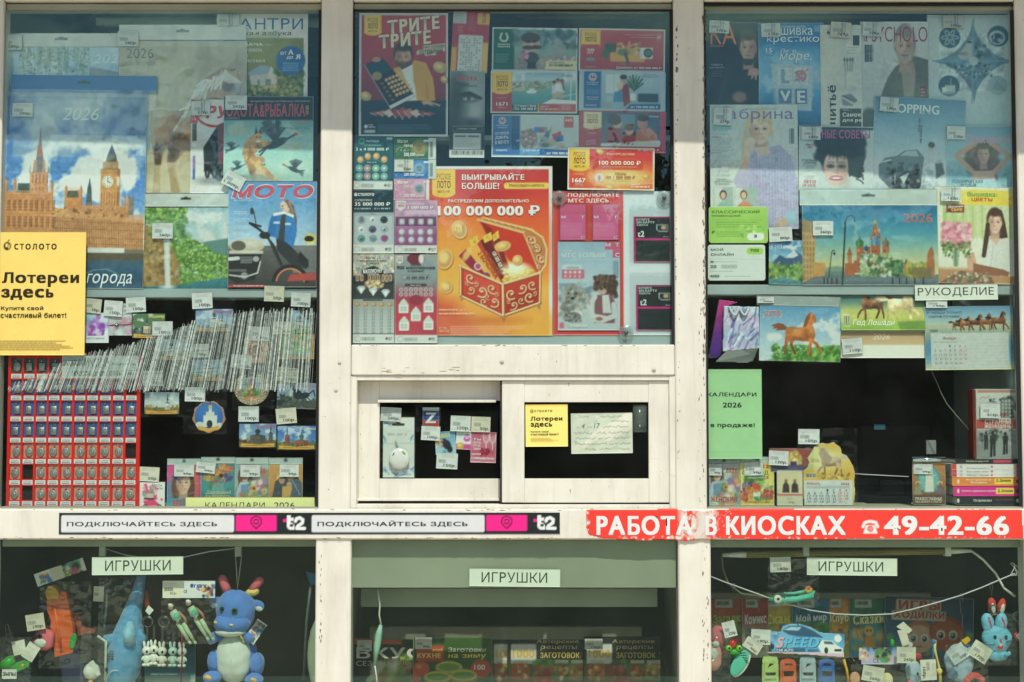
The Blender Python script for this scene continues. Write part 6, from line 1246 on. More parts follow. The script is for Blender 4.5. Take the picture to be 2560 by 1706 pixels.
@magazine('pale craft magazine with a blue four-pointed star and round craft photos','h',(1662,104,2322,1010),.0490)
def _(A):
 A.gr(['#b0c4c4','#a6bec2','#9cb6be']);A.el(1990,440,340,330,'#bccac8',.5,200)
 def c4(c,R,b_):A.po([(1992,440-R),(1992+b_,440-b_*1.6),(1992+R*.95,440),(1992+b_,440+b_*1.6),(1980,440+R),(1992-b_,440+b_*1.6),(1992-R*.95,440),(1992-b_,440-b_*1.6)],c)
 q=[]
 for t in np.linspace(0,2*math.pi,80,endpoint=False):r_=300/(abs(math.cos(t))**.62+abs(math.sin(t))**.62)**1.6;q.append((1992+r_*math.cos(t),440+r_*math.sin(t)))
 A.po(q,'#5a7a8c');A.no(.4,12,(1760,250,2200,640));A.po([(1880,400),(1950,300),(1985,280),(1985,430),(1900,430)],'#a9b2ae',.9,10);A.el(1920,385,30,12,'#8a6a68',.8);A.el(1965,300,18,8,'#26363e');A.spl((2000,300,2080,420),30,['#2c424c','#3f5a66','#8aa0a6'],10);A.spl((1860,455,2120,560),60,['#3a5664','#9ab0b2','#2a424e','#c0ccc8'],8)
 A.ln([(1698,438),(2285,438)],9,'#6a98ac');A.ln([(1998,135),(1978,742)],11,'#6a98ac');A.el(1992,440,32,32,'#a9bcc0')
 for x,y,r_ in ((1825,268,76),(2172,258,76),(1814,618,76),(2162,615,70)):
  A.el(x,y,r_,r_,'#34566a' if y<600 or x<2000 else '#8fa9b0')
  if (x,y)==(1825,268):
   for k in range(6):t=k*1.047;A.el(x+38*math.cos(t),y+38*math.sin(t),26,15,'#9ab4bc',1,None,math.degrees(t));A.el(x+38*math.cos(t),y+38*math.sin(t),15,7,'#34566a',1,None,math.degrees(t))
  elif y<300:A.el(x-8,y+10,58,52,'#a9bcc0');A.el(x-6,y+14,40,36,'#26485c');A.spl((x-40,y-10,x+30,y+40),20,['#c9d3d2','#4f7486','#1d3848'],9)
  elif x<2000:A.rc(x-30,y-5,x+45,y+45,'#a9b8b6',r=6);A.rc(x-50,y+10,x-15,y+50,'#c9d0cc',r=5);A.ln([(x+15,y-55),(x+15,y-10)],5,'#9ab0b2');A.el(x,y+52,50,10,'#7d949a')
  else:A.po([(x-40,y+30),(x-5,y-40),(x+40,y+10),(x+50,y+40)],'#7d98a4')
price('h',(1772,112,1918,205),'255р.',.0430,'on the pale craft magazine',rot=-2,clip=True,col='#c6c6b6')
@magazine('knitting magazine with a smiling blonde woman in a lilac knitted sweater','h',(102,748,732,1645),.0385,q=2.1)
def _(A):
 A.gr(['#b9c8c4','#c2cfca','#cbd6d0','#c9d3cc']).no(.05,4);A.rc(540,1000,732,1500,'#b4c4c2',.4,soft=120)
 A.po([(330,1180),(390,1090),(470,1060),(600,1040),(680,1120),(730,1300),(732,1645),(400,1645),(390,1420),(330,1400),(270,1290)],'#a9a6c8',1,8)
 for y in range(1080,1645,14):
  A.ln([(380,y),(720,y+6)],4,'#8d8ab4',.45)
 for x in range(400,720,22):A.ln([(x,1100),(x+4,1640)],5,'#c6c4de',.5)
 A.no(.1,40,(280,1050,732,1645));A.po([(320,1200),(380,1120),(400,1300),(330,1420),(265,1300)],'#b3b0d0',1,10)
 A.po([(365,870),(330,1000),(330,1120),(300,1180),(360,1150),(380,1000)],'#c9b48c',.9,14);face(A,465,930,150,200,'#e0c0aa','#c4ab82','#c07a72',long=False,smile=2);A.po([(350,900),(380,820),(460,795),(540,830),(560,960),(540,1010),(535,880),(460,830),(400,860),(375,960)],'#cdb68c',1,10)
 A.po([(420,1060),(520,1050),(540,1100),(450,1125)],'#dcbca6',1,8);A.po([(335,1200),(350,1020),(400,985),(430,1010),(395,1080),(375,1200)],'#e0c0aa',1,8);A.el(395,1015,34,30,'#e3c4ae');A.po([(345,1130),(385,1125),(370,1215),(320,1220)],'#d9a98c',.8,12)
 A.po([(560,1645),(600,1560),(650,1580),(640,1645)],'#d8a884',1,8);A.el(680,1560,40,50,'#8fc0cc',.8,14)
 for x,c,h_ in ((125,'#8fb5a4','#5a3d2c'),(272,'#cf8a60','#7a5640')):A.rc(x,1345,x+140+(x>200)*25,1645,'#9fb2ac');A.rc(x+4,1350,x+60,1640,'#c9d3cc');A.el(x+68,1400,26,34,h_);A.el(x+68,1405,18,24,'#dab49c');A.po([(x+25,1480),(x+68,1435),(x+130,1475),(x+150,1645),(x+15,1645)],c,1,8)
 for y in (985,1100,1203):A.rc(108,y-5,182,y+1,'#8d86b0')
 A.rc(118,900,258,932,'#7fb5b8');A.lines(115,935,250,2,22,'#7d8c8c',9,.5,True);A.lines(110,1055,270,2,20,'#7d8c8c',9,.45,True);A.lines(130,1148,262,3,17,'#7d8c8c',8,.5,True);A.bars(672,920,704,1030,'#3c4448',3)
 A.t('Сабрина',130,775,702,880,'#7a6aa6','r').t('ЖУРНАЛ ПО ВЯЗАНИЮ',385,773,588,785,'#8a9696').t('ВСЕМ',158,1218,236,1240,'#9ab0b0').t('К ЛИЦУ',150,1250,244,1270,'#9ab0b0').t('Пастель –',148,1280,240,1296,'#70807e').t('сама мягкость',132,1298,256,1312,'#70807e').t('и нежность!',140,1314,244,1328,'#70807e').t('ТРЕНД',140,990,262,1015,'#a8bcbc').t('ЛЕТА',150,1018,240,1042,'#a8bcbc').t('СОЧНО',148,1115,250,1136,'#a8bcbc')
price('h',(125,775,258,900),'274р.',.0340,'on the lilac sweater knitting magazine',rot=-3,clip=True)
@magazine('fashion advice magazine with a laughing curly-haired brunette in dark make-up','h',(737,906,1272,1370),.0375,rot=-1,q=2.0)
def _(A):
 A.gr(['#a9bcc0','#b9c8c8','#c6d0cc']);A.rc(900,912,1272,930,'#1d3a40');A.rc(905,915,1180,1000,'#1c3036',.85)
 A.spl((870,980,1185,1150),170,['#15191c','#1d2326','#262c30'],26);face(A,1005,1200,190,260,'#dcb6a4','#16191b','#a83a58',smile=2,shade=1,neck=False,hairtop=.45);A.spl((1098,1060,1190,1260),90,['#15191c','#1d2326'],15);A.spl((890,1010,1100,1095),60,['#15191c','#20262a'],18)
 for s_ in (-1,1):A.el(1005+s_*40,1195,28,14,'#3a3438',.8,10)
 for k in range(9):y=1060+k*28;A.ln([(1150,y),(1185+12*(k % 2),y+14),(1200,y+30)],9,'#181c1f')
 A.el(1005,1283,46,15,'#a8345a',.95,6);A.el(1005,1280,34,7,'#f0e8e4',1,5);A.el(810,1300,66,62,'#d3d6d0',.9)
 A.t('МОДНЫЕ СОВЕТЫ',765,930,1248,1005,'#b04a8a','b').t('МИНУС',785,1035,856,1050,'#a04a70','b').t('ВЕС',800,1054,838,1068,'#a04a70','b').t('СТИЛЬНЫЕ',758,1148,876,1163,'#50605f','b').t('ОБРАЗЫ',772,1165,862,1180,'#50605f','b').t('НА ЖАРКИЙ',766,1184,866,1196,'#50605f').t('СЕЗОН',786,1200,846,1213,'#50605f').t('ЛЕТО',772,1298,860,1320,'#c0485a','b').t('НА ДАЧЕ',764,1328,858,1346,'#c0485a','b');A.lines(770,1268,860,2,14,'#70807e',6,.6,True)
price('h',(757,912,893,1005),'242р.',.0330,'on the curly brunette fashion magazine',rot=-1,clip=True)
@magazine('pale blue shopping magazine with a dark car and a standing woman','h',(1268,700,1925,1420),.0410,rot=-3,q=2.1)
def _(A):
 A.gr(['#3f7098','#5f8fae','#8fb2c4','#b2c6cc','#c6d2d2','#a9bcc4']).no(.05,4)
 A.po([(1315,1200),(1360,1145),(1440,1130),(1500,1085),(1590,1075),(1640,1130),(1660,1340),(1420,1380),(1320,1290)],'#5f6f78',1,6);A.po([(1465,1125),(1510,1090),(1580,1082),(1600,1125)],'#a9bcc4',.9);A.el(1540,1310,90,70,'#39454c',.9,14);A.rc(1440,1290,1610,1400,'#353f46',.8,20);A.spl((1380,1180,1640,1400),60,['#2c363c','#4a5860','#7a8a92','#1d2428'],14);A.po([(1470,1280),(1540,1240),(1500,1330)],'#b5c2c6');A.ln([(1330,1180),(1400,1160)],9,'#c6d2d6')
 A.el(1688,1050,22,28,'#b9a090');A.el(1688,1036,24,22,'#3a3430');A.po([(1650,1085),(1725,1085),(1745,1210),(1735,1420),(1620,1420),(1630,1200)],'#b5c4ca',1,6);A.spl((1640,1180,1745,1420),50,['#c9d6da','#9ab0ba','#dfe6e6'],12,asp=2);A.po([(1720,1170),(1770,1160),(1790,1240),(1730,1280)],'#39454c',.9,12)
 A.t('SHOPPING',1330,750,1735,815,'#d0dce2','b').t('гид',1590,795,1690,812,'#6a6a90').t('всегда',1545,890,1645,905,'#39505e','b',0,90).t('на стиле',1545,955,1675,970,'#39505e','b',0,90).t('ЛЕТО КОМФОРТ',1400,1290,1470,1300,'#d0dce2','r',0,90)
price('h',(1320,700,1452,802),'245р.',.0345,'on the pale blue shopping magazine',rot=-5,clip=True)
@magazine('magazine with a long-haired woman raising her arms before the sea','h',(1795,905,2305,1360),.0395)
def _(A):
 A.gr(['#5a86a8','#7aa2b8','#8fb4c0','#6f9fb0','#8fb8c0']).no(.12,14,(1795,1150,2305,1360));A.spl((1960,1050,2140,1240),130,['#5a4034','#4a342c','#6d5040','#7d604c'],22,asp=2);face(A,2062,1110,88,130,'#b98f78','#5a4034','#a0605a',smile=2)
 for s_ in (-1,1):A.ln([(2060+s_*75,1240),(2060+s_*190,1120),(2060+s_*60,1030)],36,'#b88c74',1,8)
 A.po([(1990,1230),(2130,1225),(2160,1360),(1965,1360)],'#c09a84',1,8);A.po([(1985,1290),(2140,1285),(2165,1360),(1965,1360)],'#a6ccd6',1,8)
 A.t('Психология',1940,965,2282,1030,'#c08aa0','b').t('Космический',1835,1282,2056,1318,'#38505c','r',.25).t('отдых',1895,1322,2010,1345,'#38505c','r',.25)
price('h',(1800,908,1932,1002),'238р.',.0345,'on the long-haired sea woman magazine',rot=-2)
@magazine('craft magazine with yellow title band, dark-haired woman and pink bouquet','i',(1706,48,2322,748),.0335,rot=-1.2,pages=.007,q=2.0,bend=.003)
def _(A):
 A.gr(['#d6d8b8','#dcdcc4','#d3d0b8']);A.gr(['#a9c070','#bcc98a','#c6d09a','#d0d6b4'],(1770,165,2300,420),True)
 for x in range(1775,2300,34):A.ln([(x,165),(x+6,430)],9,['#8fae58','#d3d8b0'][x//34 % 2],.6,12)
 A.rc(1900,72,2318,182,'#f0c83a');A.rc(1792,180,1920,238,'#8a2c28');A.rc(1706,640,2322,748,'#a9784c',.9,soft=30)
 A.po([(2050,480),(2090,430),(2200,400),(2290,450),(2322,560),(2322,690),(2180,690),(2080,650)],'#cfd0c6',1,8);A.po([(2090,250),(2130,205),(2190,215),(2215,300),(2235,410),(2190,420),(2100,400),(2075,540),(2050,550),(2060,430)],'#4a3428',1,8);face(A,2142,305,108,150,'#deb49c','#4a3428','#b8605c',smile=2);A.ln([(2090,320),(2080,430),(2062,545)],30,'#4a3428',1,10);A.po([(2110,420),(2180,420),(2150,470)],'#d0a890',1,6);A.ln([(2130,460),(2110,640)],5,'#a9aaa0',.7)
 A.po([(1940,540),(1990,520),(2010,600),(1990,650),(1945,650)],'#c99a80',1,8);A.po([(1985,600),(2200,640),(2250,660),(2240,690),(1990,680)],'#8a5a44',1,8);A.po([(1740,748),(1900,655),(2120,700),(2140,748)],'#6f5a48',1,6);A.spl((1790,670,2100,745),70,['#9a8068','#6a8a60','#b06a60','#c9b898'],9)
 A.spl((1770,320,1960,490),190,['#d88a98','#e4a4ac','#c86a80','#ecc0c0','#d07888'],17);A.spl((1765,450,1970,560),80,['#5a7a44','#7a9a58','#48663a'],10);A.po([(1835,510),(1890,510),(1880,625),(1845,625)],'#8aa088',.9,8);A.ln([(1860,500),(1862,620)],18,'#5a7a4c',.8,8)
 A.t('Вышивка:',1942,86,2158,120,'#3f9a50','b').t('ЦВЕТЫ',1972,128,2122,158,'#c8402c','b').t('Делаем',1805,186,1912,206,'#e8dcc8','b',0,3).t('сами',1828,206,1905,228,'#e8b850','b',0,3)
price('i',(1758,58,1898,152),'120р.',.0250,'on the yellow band craft magazine',rot=-2,clip=True)
@calendar('long wall calendar of a domed cathedral and street lamps','i',(762,184,1734,757),.0320,head=(745,62,1732,182),headcol='#c2d0cc',sleeve=(744,62,1738,760),q=2.0,haze=.025)
def _(A):
 A.gr(['#1f6f9c','#2c82a8','#4f9ab0','#8ab8a8','#c9c890','#d6c888'],(762,184,1734,690));A.no(.05,5);A.cloud((850,300,1300,640),'#a9c9c4',.5,5,.5)
 A.gr(['#5a6a74','#6f7d84','#57656e'],(762,680,1734,757));A.po([(762,280),(830,300),(860,400),(850,560),(840,700),(762,740)],'#c49a60');A.po([(762,280),(830,300),(845,380),(762,370)],'#a88a60')
 for y in range(400,700,42):
  for x in range(770,845,22):A.rc(x,y,x+10,y+24,'#8a6438',.7)
 A.po([(840,590),(925,600),(925,690),(840,700)],'#cf9450');A.el(1000,650,80,30,'#6a8a80',.8,14);A.rc(920,660,1070,690,'#5f7d74',.9,8)
 A.rc(1085,530,1115,680,'#b86a3c');A.po([(1080,540),(1100,478),(1120,540)],'#9c5a3a');A.rc(1065,600,1135,690,'#b06238')
 B='#b0603c'
 A.rc(1150,470,1200,660,B);A.rc(1255,420,1320,660,B);A.rc(1335,470,1385,660,B);A.rc(1220,480,1250,660,'#a85a38');A.rc(1130,580,1410,670,'#a86040')
 A.po([(1245,430),(1287,300),(1328,430)],'#b8683c');A.spl((1258,340,1318,430),30,['#d89a60','#8a4a30','#c9c0a0'],6)
 for x,y,r_,c in ((1173,455,30,'#3f7a50'),(1360,455,26,'#7a6a5a'),(1287,442,34,'#5a8ab0'),(1218,495,18,'#3a5a78'),(1287,305,12,'#c9a048')):A.el(x,y,r_,r_*.95,c);A.po([(x-r_*.45,y-r_*.6),(x,y-r_*1.8),(x+r_*.45,y-r_*.6)],c);A.ln([(x-r_*.4,y-r_*.7),(x-r_*.3,y+r_*.8)],r_*.2,np.minimum(rgb(c)*1.4,1),.8);A.ln([(x+r_*.4,y-r_*.6),(x+r_*.3,y+r_*.8)],r_*.2,rgb(c)*.6,.8)
 A.spl((1160,500,1400,660),90,['#c88a50','#8a4a30','#d6c6a0','#6a3a28'],7);A.spl((1180,540,1400,690),170,['#4f7a4c','#7aa060','#9ab87a','#d0d8c0','#3a5f3c'],13);A.spl((1400,580,1480,690),60,['#4f7a50','#3a6040','#6a9468'],12);A.rc(1490,600,1520,690,'#b8743c');A.po([(1488,605),(1506,565),(1522,605)],'#3f6a58');A.spl((1510,600,1690,690),150,['#c9a838','#a9a040','#7a8a38','#d8bc50'],14);A.po([(1650,690),(1655,540),(1670,500),(1690,480),(1705,520),(1710,700)],'#b0683c');A.rc(1545,630,1690,710,'#7a6a4c',.8,8)
 A.no(.1,30,(762,690,1734,757));A.ln([(1045,757),(1065,420),(1072,300)],12,'#26363c');A.ln([(1072,300),(1085,265),(1115,255),(1140,275),(1138,300)],7,'#26363c');A.el(1125,335,15,22,'#5a8a8c');A.ln([(950,700),(966,560),(975,510),(992,505)],6,'#26363c');A.el(990,530,8,12,'#26363c')
 for x in (910,935,965,1000,1400,1450,1500,1560,1620):A.rc(x,705,x+10,750,'#232d32',.9)
 A.t('2026',1492,242,1698,305,'#d86a48','r')
price('i',(838,294,985,398),'260р.',.0260,'on the cathedral calendar')
@calendar('small pocket calendar of blue mountains and a green valley','i',(523,432,771,752),.0330,head=None,sleeve=(518,270,780,754),rot=-1,group='small calendars',name='pocket_calendar')
def _(A):
 A.gr(['#3a7ab8','#6aa6cc','#9ac0cc'],(523,432,771,600)).cloud((540,440,771,560),'#e6ecee',.5,4);A.po([(523,620),(600,540),(640,560),(700,500),(771,545),(771,660),(523,660)],'#3a5a80',1,4);A.po([(640,560),(700,500),(735,540),(700,560)],'#dce4ea',.9,6);A.gr(['#4a7a3c','#6a9440','#3a6a34','#2c5a4c'],(523,610,771,752));A.spl((523,600,771,740),130,['#5a8a3c','#86a848','#36602f','#a9c060'],11);A.po([(523,720),(620,700),(771,735),(771,752),(523,752)],'#3f7d8c',.9,8);A.t('2026',558,468,640,494,'#e2e8ec','r')
price('i',(524,336,690,442),'80р.',.0265,'above the small mountain calendar',rot=3)
for bx,lb,k in (((92,192,516,455),'bright green rounded phone tariff card',0),((85,466,497,724),'white rounded phone tariff card below the green one',1)):
 x0,y0,x1,y1=bx
 ol=[(x0+18+(x1-x0-36)*(i_ in (1,2))+18*math.cos(t),y0+18+(y1-y0-36)*(i_ in (2,3))+18*math.sin(t)) for i_,t0 in enumerate((math.pi,1.5*math.pi,0,.5*math.pi)) for t in np.linspace(t0,t0+math.pi/2,5)]
 @paper('tariff_card',lb,'card','i',bx,.0330-k*.0015,group='phone tariff cards',outline=ol,q=1.4)
 def _(A):
  if k==0:
   A.gr(['#98c853','#8fc24e','#9acb58']).no(.04,4);A.spl((330,330,480,410),30,['#7fb548','#a9d46a'],16);A.rc(366,382,488,435,'#dfe8d8',r=26);A.ln([(112,286),(480,290)],2,'#6a9a40');A.lines(145,302,470,3,17,'#5a8a34',6,.7);A.lines(145,372,350,3,15,'#5a8a34',6,.7)
   A.t('КЛАССИЧЕСКИЙ',114,214,456,240,'#4a6a34','b').t('ПОСЕКУНДНЫЙ',114,250,318,266,'#4a6a34','b').t('3',414,394,436,414,'#3a4a34','b').t('₽',112,366,134,384,'#4a6a34','b')
  else:
   A.bg('#c9d3cc').rc(362,486,484,536,'#9ac84c',r=25);A.ln([(100,568),(480,570)],2,'#a0aaa4');A.lines(132,586,370,1,9,'#7d8884',5,.7);A.lines(100,654,315,1,9,'#7d8884',5,.7);A.lines(205,690,415,1,9,'#7d8884',5,.7)
   for x in (194,222,252,280):A.el(x,623,14,14,'#5d6864');A.el(x,623,11,11,'#c9d3cc');A.el(x,623,4,4,'#5d6864')
   A.t('МОЙ',106,488,196,510,'#4f5a56','b').t('ОНЛАЙН',106,522,270,546,'#4f5a56','b').t('700',388,496,452,516,'#3f5a2a','b').t('∞',102,582,126,594,'#3f4a46','b').t('20',102,613,146,632,'#3f4a46','b').t('400',98,682,166,700,'#3f4a46','b')
@paper('sign','white paper sign reading РУКОДЕЛИЕ on the right shelf edge','sign','i',(1570,750,2165,862),.0275,rot=.7,group='typed paper signs',bend=.001)
def _(A):A.bg('#d8dccc').no(.03,4);A.t('РУКОДЕЛИЕ',1590,772,2136,840,'#3a403c','r')
@paper('sign','green paper sign reading КАЛЕНДАРИ 2026 в продаже at the right post','sign','j',(62,210,473,852),.0190,group='typed paper signs',bend=.0012)
def _(A):A.bg('#93c68a').no(.03,5);A.rc(62,228,473,232,'#7fb078',.8);A.rc(62,806,473,809,'#7fb078',.8);A.t('КАЛЕНДАРИ',82,378,434,412,'#16281a','b').t('2026',192,450,326,486,'#16281a','b').t('в продаже!',104,598,420,636,'#16281a','b')
# ------------------------------------------------ under the right shelf
def gift_bag(label,v,pts,d,th,cols,mk):
 xs,ys=[p[0] for p in pts],[p[1] for p in pts];bx=(min(xs),min(ys),max(xs),max(ys));fr=Frame(v,bx,d);t=empty('gift_bag',None,label,'gift bag','gift bags',mw=fr.M)
 def fn(A):
  A.gr(cols);mk(A)
 sheet(fr,'bag_front',bx,fn,t,th=th,outline=pts,q=1.6);return t,fr
gift_bag('purple and magenta glossy gift bag behind the marbled one','i',[(165,860),(290,880),(200,920),(185,1230),(160,1275),(88,1278),(92,1240)],.056,.012,['#c8307a','#8a2a7a','#5a2a86','#3f2470'],lambda A:A.no(.2,8))
t_,fr=gift_bag('silver blue marbled gift bag with white handles','i',[(195,910),(440,915),(442,1210),(186,1232)],.045,.02,['#a9c0cc','#c0b4d6','#8fa4c4','#c6b8d4'],lambda A:([A.ln([(x,y),(x+RNG.uniform(10,60),y-RNG.uniform(20,90))],RNG.uniform(5,16),['#5a4a86','#e2e0ec','#3a4a80','#8ac0cc','#c89ac0'][RNG.integers(5)],.6,8) for x,y in zip(RNG.uniform(190,430,90),RNG.uniform(930,1230,90))],A.no(.15,14)))
for x0 in (230,300):
 mb=MB();mb.tube([(*fr.xy(x0+70*s_,915+60*math.sin(s_*3.14)),.022+.006*math.sin(s_*3.14)) for s_ in np.linspace(0,1,10)],.0032,6);mb.build('handle',mat('cord_white',(.78,.78,.8),.6),t_)
gift_bag('crumpled grey folded base of a gift bag lying in front','i',[(255,1192),(450,1195),(405,1300),(365,1312),(140,1305)],.0315,.006,['#6f7470','#4f5653','#6a716d'],lambda A:(A.po([(255,1192),(390,1250),(140,1305)],'#7d837f',.8,6),A.po([(390,1250),(450,1195),(405,1300)],'#535a57',.9,6)))
def horsecal(A):
 A.gr(['#5a96c4','#86b4d4','#b4d0de','#c9dce0']).cloud((455,960,1035,1230),'#e8eef0',.48,4);A.po([(640,1262),(720,1222),(820,1205),(950,1190),(1035,1180),(1035,1302),(500,1302)],'#5a9438',1,6);A.spl((560,1190,1035,1302),200,['#6aa83c','#4a8030','#8abf50','#3a6a28'],10,asp=2);horse(A,HB,'#c06a2c','#8a4a28','#6a3416')
 for dx,c in ((0,'#e8e4e0'),(3,'#d8643c')):A.t('2026',482+dx,938+dx,612-dx,988-dx,c,'r',.12)
@calendar('landscape calendar with a chestnut horse trotting on a green hill','i',(455,906,1036,1302),.0350,head=(432,832,1030,904),headcol='#9aa6a2',sleeve=(430,832,1042,1318),rot=-1.2,hole=False,group='horse calendars',q=1.9,haze=.02)
def _(A):horsecal(A)
spiral(Frame('i',(432,832,1042,1302),.0350,-1.2),490,1000,1296,40,bpy.context.scene.collection.objects[-1].parent if bpy.context.scene.collection.objects[-1].parent else None,5)
price('i',(440,836,560,882),'205р.',.0300,'above the chestnut horse calendar',dark='#222')
@calendar('desk calendar with a dark and a cream horse over the words Год Лошади','i',(1037,835,1640,1082),.0370,group='horse calendars',tilt=-8,q=1.9,name='desk_calendar')
def _(A):
 A.gr(['#2f5a5c','#5a7d68','#a9b060','#b9b850','#8aa83c','#7aa030']);A.no(.1,5);horse(A,(1150,770,1420,1010),'#6a4426','#2a1c14','#2a1a10',True);horse(A,(1280,760,1620,1020),'#d6bc88','#d8c8a0','#a8804a');A.rc(1056,965,1100,1055,'#c9d0b0',.9);A.bars(1060,975,1096,1048,'#444',3);A.po([(1440,1020),(1640,1010),(1640,1082),(1460,1082)],'#54782c',.7,12)
 A.t('Год Лошади',1120,1005,1422,1052,'#e8ecd8','r',.25)
@paper('calendar_back','beige folded stand of the Год Лошади desk calendar with faint 2026','calendar','i',(1037,1084,1640,1278),.0395,group='horse calendars')
def _(A):A.bg('#d9d9c8').gr(['#9a8262','#b89a72','#c2a67c'],(1037,1084,1640,1185));A.t('2026',1268,1106,1392,1145,'#d8cdb8','r',.15)
price('i',(1048,1135,1196,1248),'110р.',.0340,'on the beige stand of the desk calendar',rot=5)
def grid(A,x0,y0,dx,dy,first,n,c='#4a5254',red='#b8444a',h=14,w_=18):
 for k in range(1,n+1):
  q=k-1+first;x,y=x0+(q % 7)*dx,y0+(q//7)*dy;s_=str(k);A.t(s_,x-(w_/2 if k>9 else w_/4),y,x+(w_/2 if k>9 else w_/4),y+h,red if q % 7>4 else c)
@calendar('desk calendar with five galloping brown horses above a month grid','i',(1642,905,2276,1362),.0350,head=None,sleeve=(1640,840,2276,1364),group='horse calendars',rot=.6,q=1.9,name='desk_calendar',haze=.03)
def _(A):
 A.gr(['#5f8fb0','#8ab0c4','#b5c4b4','#9aa890','#5a8aa8','#4f86ac','#6fa0b8','#d6cf9a']);A.rc(1642,1045,2276,1062,'#c9b98a',.7,8)
 for x0,x1,y0 in ((1810,1930,985),(1860,1990,975),(1915,2080,962),(2000,2140,955),(2070,2250,940)):horse(A,(x0,y0,x1,1085),['#8a5230','#6a3a22','#9a5a30','#7a4424','#8f5028'][(x0//50) % 5],'#2c1c14','#3a2014')
 A.rc(1684,1098,2242,1350,'#c9cdc8');A.lines(1705,1160,1945,1,8,'#6a7270',5,.7)
 for y in range(1150,1345,22):A.ln([(1960,y),(2235,y)],2,'#aab0ac')
 A.rc(1678,1070,1740,1095,'#d0d6d4');A.bars(1680,1072,1738,1092,'#333',20)
 A.t('Впереди только',1658,938,1908,965,'#2f4450','r').t('самое лучшее!',1672,968,1896,992,'#2f4450','r').t('Январь',1766,1124,1866,1152,'#a8584a','r',.25);grid(A,1712,1185,35.5,31,3,31)
price('i',(1650,855,1802,918),'130р.',.0295,'above the galloping horses desk calendar',dark='#222')
# ------------------------------------------------ on the right sill
def smallcal(label,v,bx,d,fn,rot=0,hcol='#aab8b4'):
 x0,y0,x1,y1=bx;return calendar(label,v,bx,d,head=(x0,y0-44,x1,y0-1),headcol=hcol,rot=rot,hole=True,sleeve=(x0-2,y0-46,x1+2,y1+1),group='tear-off calendars',name='tear_off_calendar',q=1.7,haze=.02)(fn)
def fl(A,x,y,r,n,cs):A.spl((x-r,y-r,x+r,y+r),n,cs,r*.28)
def _w(A):
 x,y=A.x0,A.y0;A.gr(['#9aaeb0','#b4c0ba','#8a8478','#8f9a90']);A.rc(x,y,x+90,y+120,'#7d8f92',.7,soft=50);A.rc(x+170,y+40,x+230,y+180,'#8a6a48',.7,soft=20);face(A,x+68,y+75,62,84,'#d8b09a','#5a4030','#b0605a',long=True);A.po([(x+10,y+190),(x+35,y+125),(x+105,y+120),(x+130,y+290),(x+5,y+290)],'#a9c0cc',1,6);A.po([(x+40,y+140),(x+95,y+135),(x+110,y+240),(x+40,y+240)],'#6a8ab0',1,6);A.ln([(x+105,y+150),(x+160,y+165)],16,'#d8b09a');fl(A,x+160,y+165,55,70,['#d8a040','#7aa0a0','#c06a90','#5a8a58','#8a6ab0','#e0c8a0']);A.el(x+128,y+165,18,18,'#d88a30');A.el(x+128,y+165,8,8,'#4a2c18');fl(A,x+100,y+280,70,30,['#7aa060','#d87a5a','#e0d0b0'])
def zh(A):_w(A);A.rc(203,892,300,950,'#d8d4c8',.5);A.t('КАЛЕНДАРЬ',210,898,298,912,'#c0443a').t('2026',212,918,298,952,'#c8402e','b').t('ЖЕНСКИЙ',105,1115,292,1160,'#c23a2c','b')
smallcal('tear-off calendar titled ЖЕНСКИЙ with a woman holding flowers, right window','j',(84,892,318,1187),.0390,zh)
def og(A):
 A.gr(['#e4c83c','#ead058','#e8d470','#e0b84a']);A.t('САД',370,895,520,925,'#d0443a','k').t('ОГОРОД',330,938,520,972,'#4a8a3a','k').t('ПОД ЛУНОЙ',378,980,506,996,'#f0e8d0','b');A.rc(362,978,520,998,'#c8502c')
 for x,y,r_,cs in ((420,1030,60,['#3f7a34','#5a9a44','#2f6028','#78b058']),(370,1065,36,['#6a4a80','#8a6aa0','#503a68']),(432,1052,22,['#c8402c','#d8583c']),(395,1100,40,['#d88a2c','#e0a040','#c86a28']),(470,1090,40,['#c84030','#d86a3a','#e08a40']),(435,1120,24,['#dcdcc8','#e8e8d8']),(510,1070,36,['#b8c060','#8aa848','#d8d090']),(515,1110,32,['#b03a34','#8a2c28','#c9504a']),(350,1120,30,['#b8402c','#d0603c'])):fl(A,x,y,r_,46,cs)
 A.el(432,1052,22,20,'#cf4a30');A.el(432,1124,22,20,'#e2e2d2');A.spl((420,1125,540,1150),20,['#4a8a3a'],8);A.t('КАЛЕНДАРЬ 2026',346,1154,528,1170,'#b05a28','b')
smallcal('yellow tear-off garden calendar with a heap of vegetables, right window','j',(319,882,560,1187),.0375,og)
def pr(A):
 A.gr(['#c07a3c','#b06a34','#8a5a34','#5a3c28']);A.el(1670,1000,84,100,'#4a8a8a');A.el(1670,1000,68,84,'#6aa8a4');A.po([(1650,960),(1672,930),(1700,960),(1705,1090),(1640,1090)],'#dcd4c0',1,6);A.el(1672,930,20,22,'#d0a88a');A.spl((1600,920,1740,1080),50,['#e0d8b0','#8ac0b8'],3)
 for x in (1590,1750):A.el(x,1030,17,17,'#d8b860');A.el(x,1035,11,14,'#8a5a40');A.po([(x-28,1120),(x-20,1050),(x+18,1050),(x+30,1120)],'#8a8a60' if x<1600 else '#6a5a6a',1,6)
 A.rc(1552,1110,1786,1182,'#5f3d26',.85,soft=10);A.t('ПРАВОСЛАВНЫЕ',1570,1128,1762,1152,'#e2d4bc','b').t('праздники и посты',1570,1156,1758,1172,'#d8c8ac','b')
t_,fr=smallcal('brown tear-off church feast calendar with a shining wrapper top','j',(1552,884,1788,1182),.0385,pr)
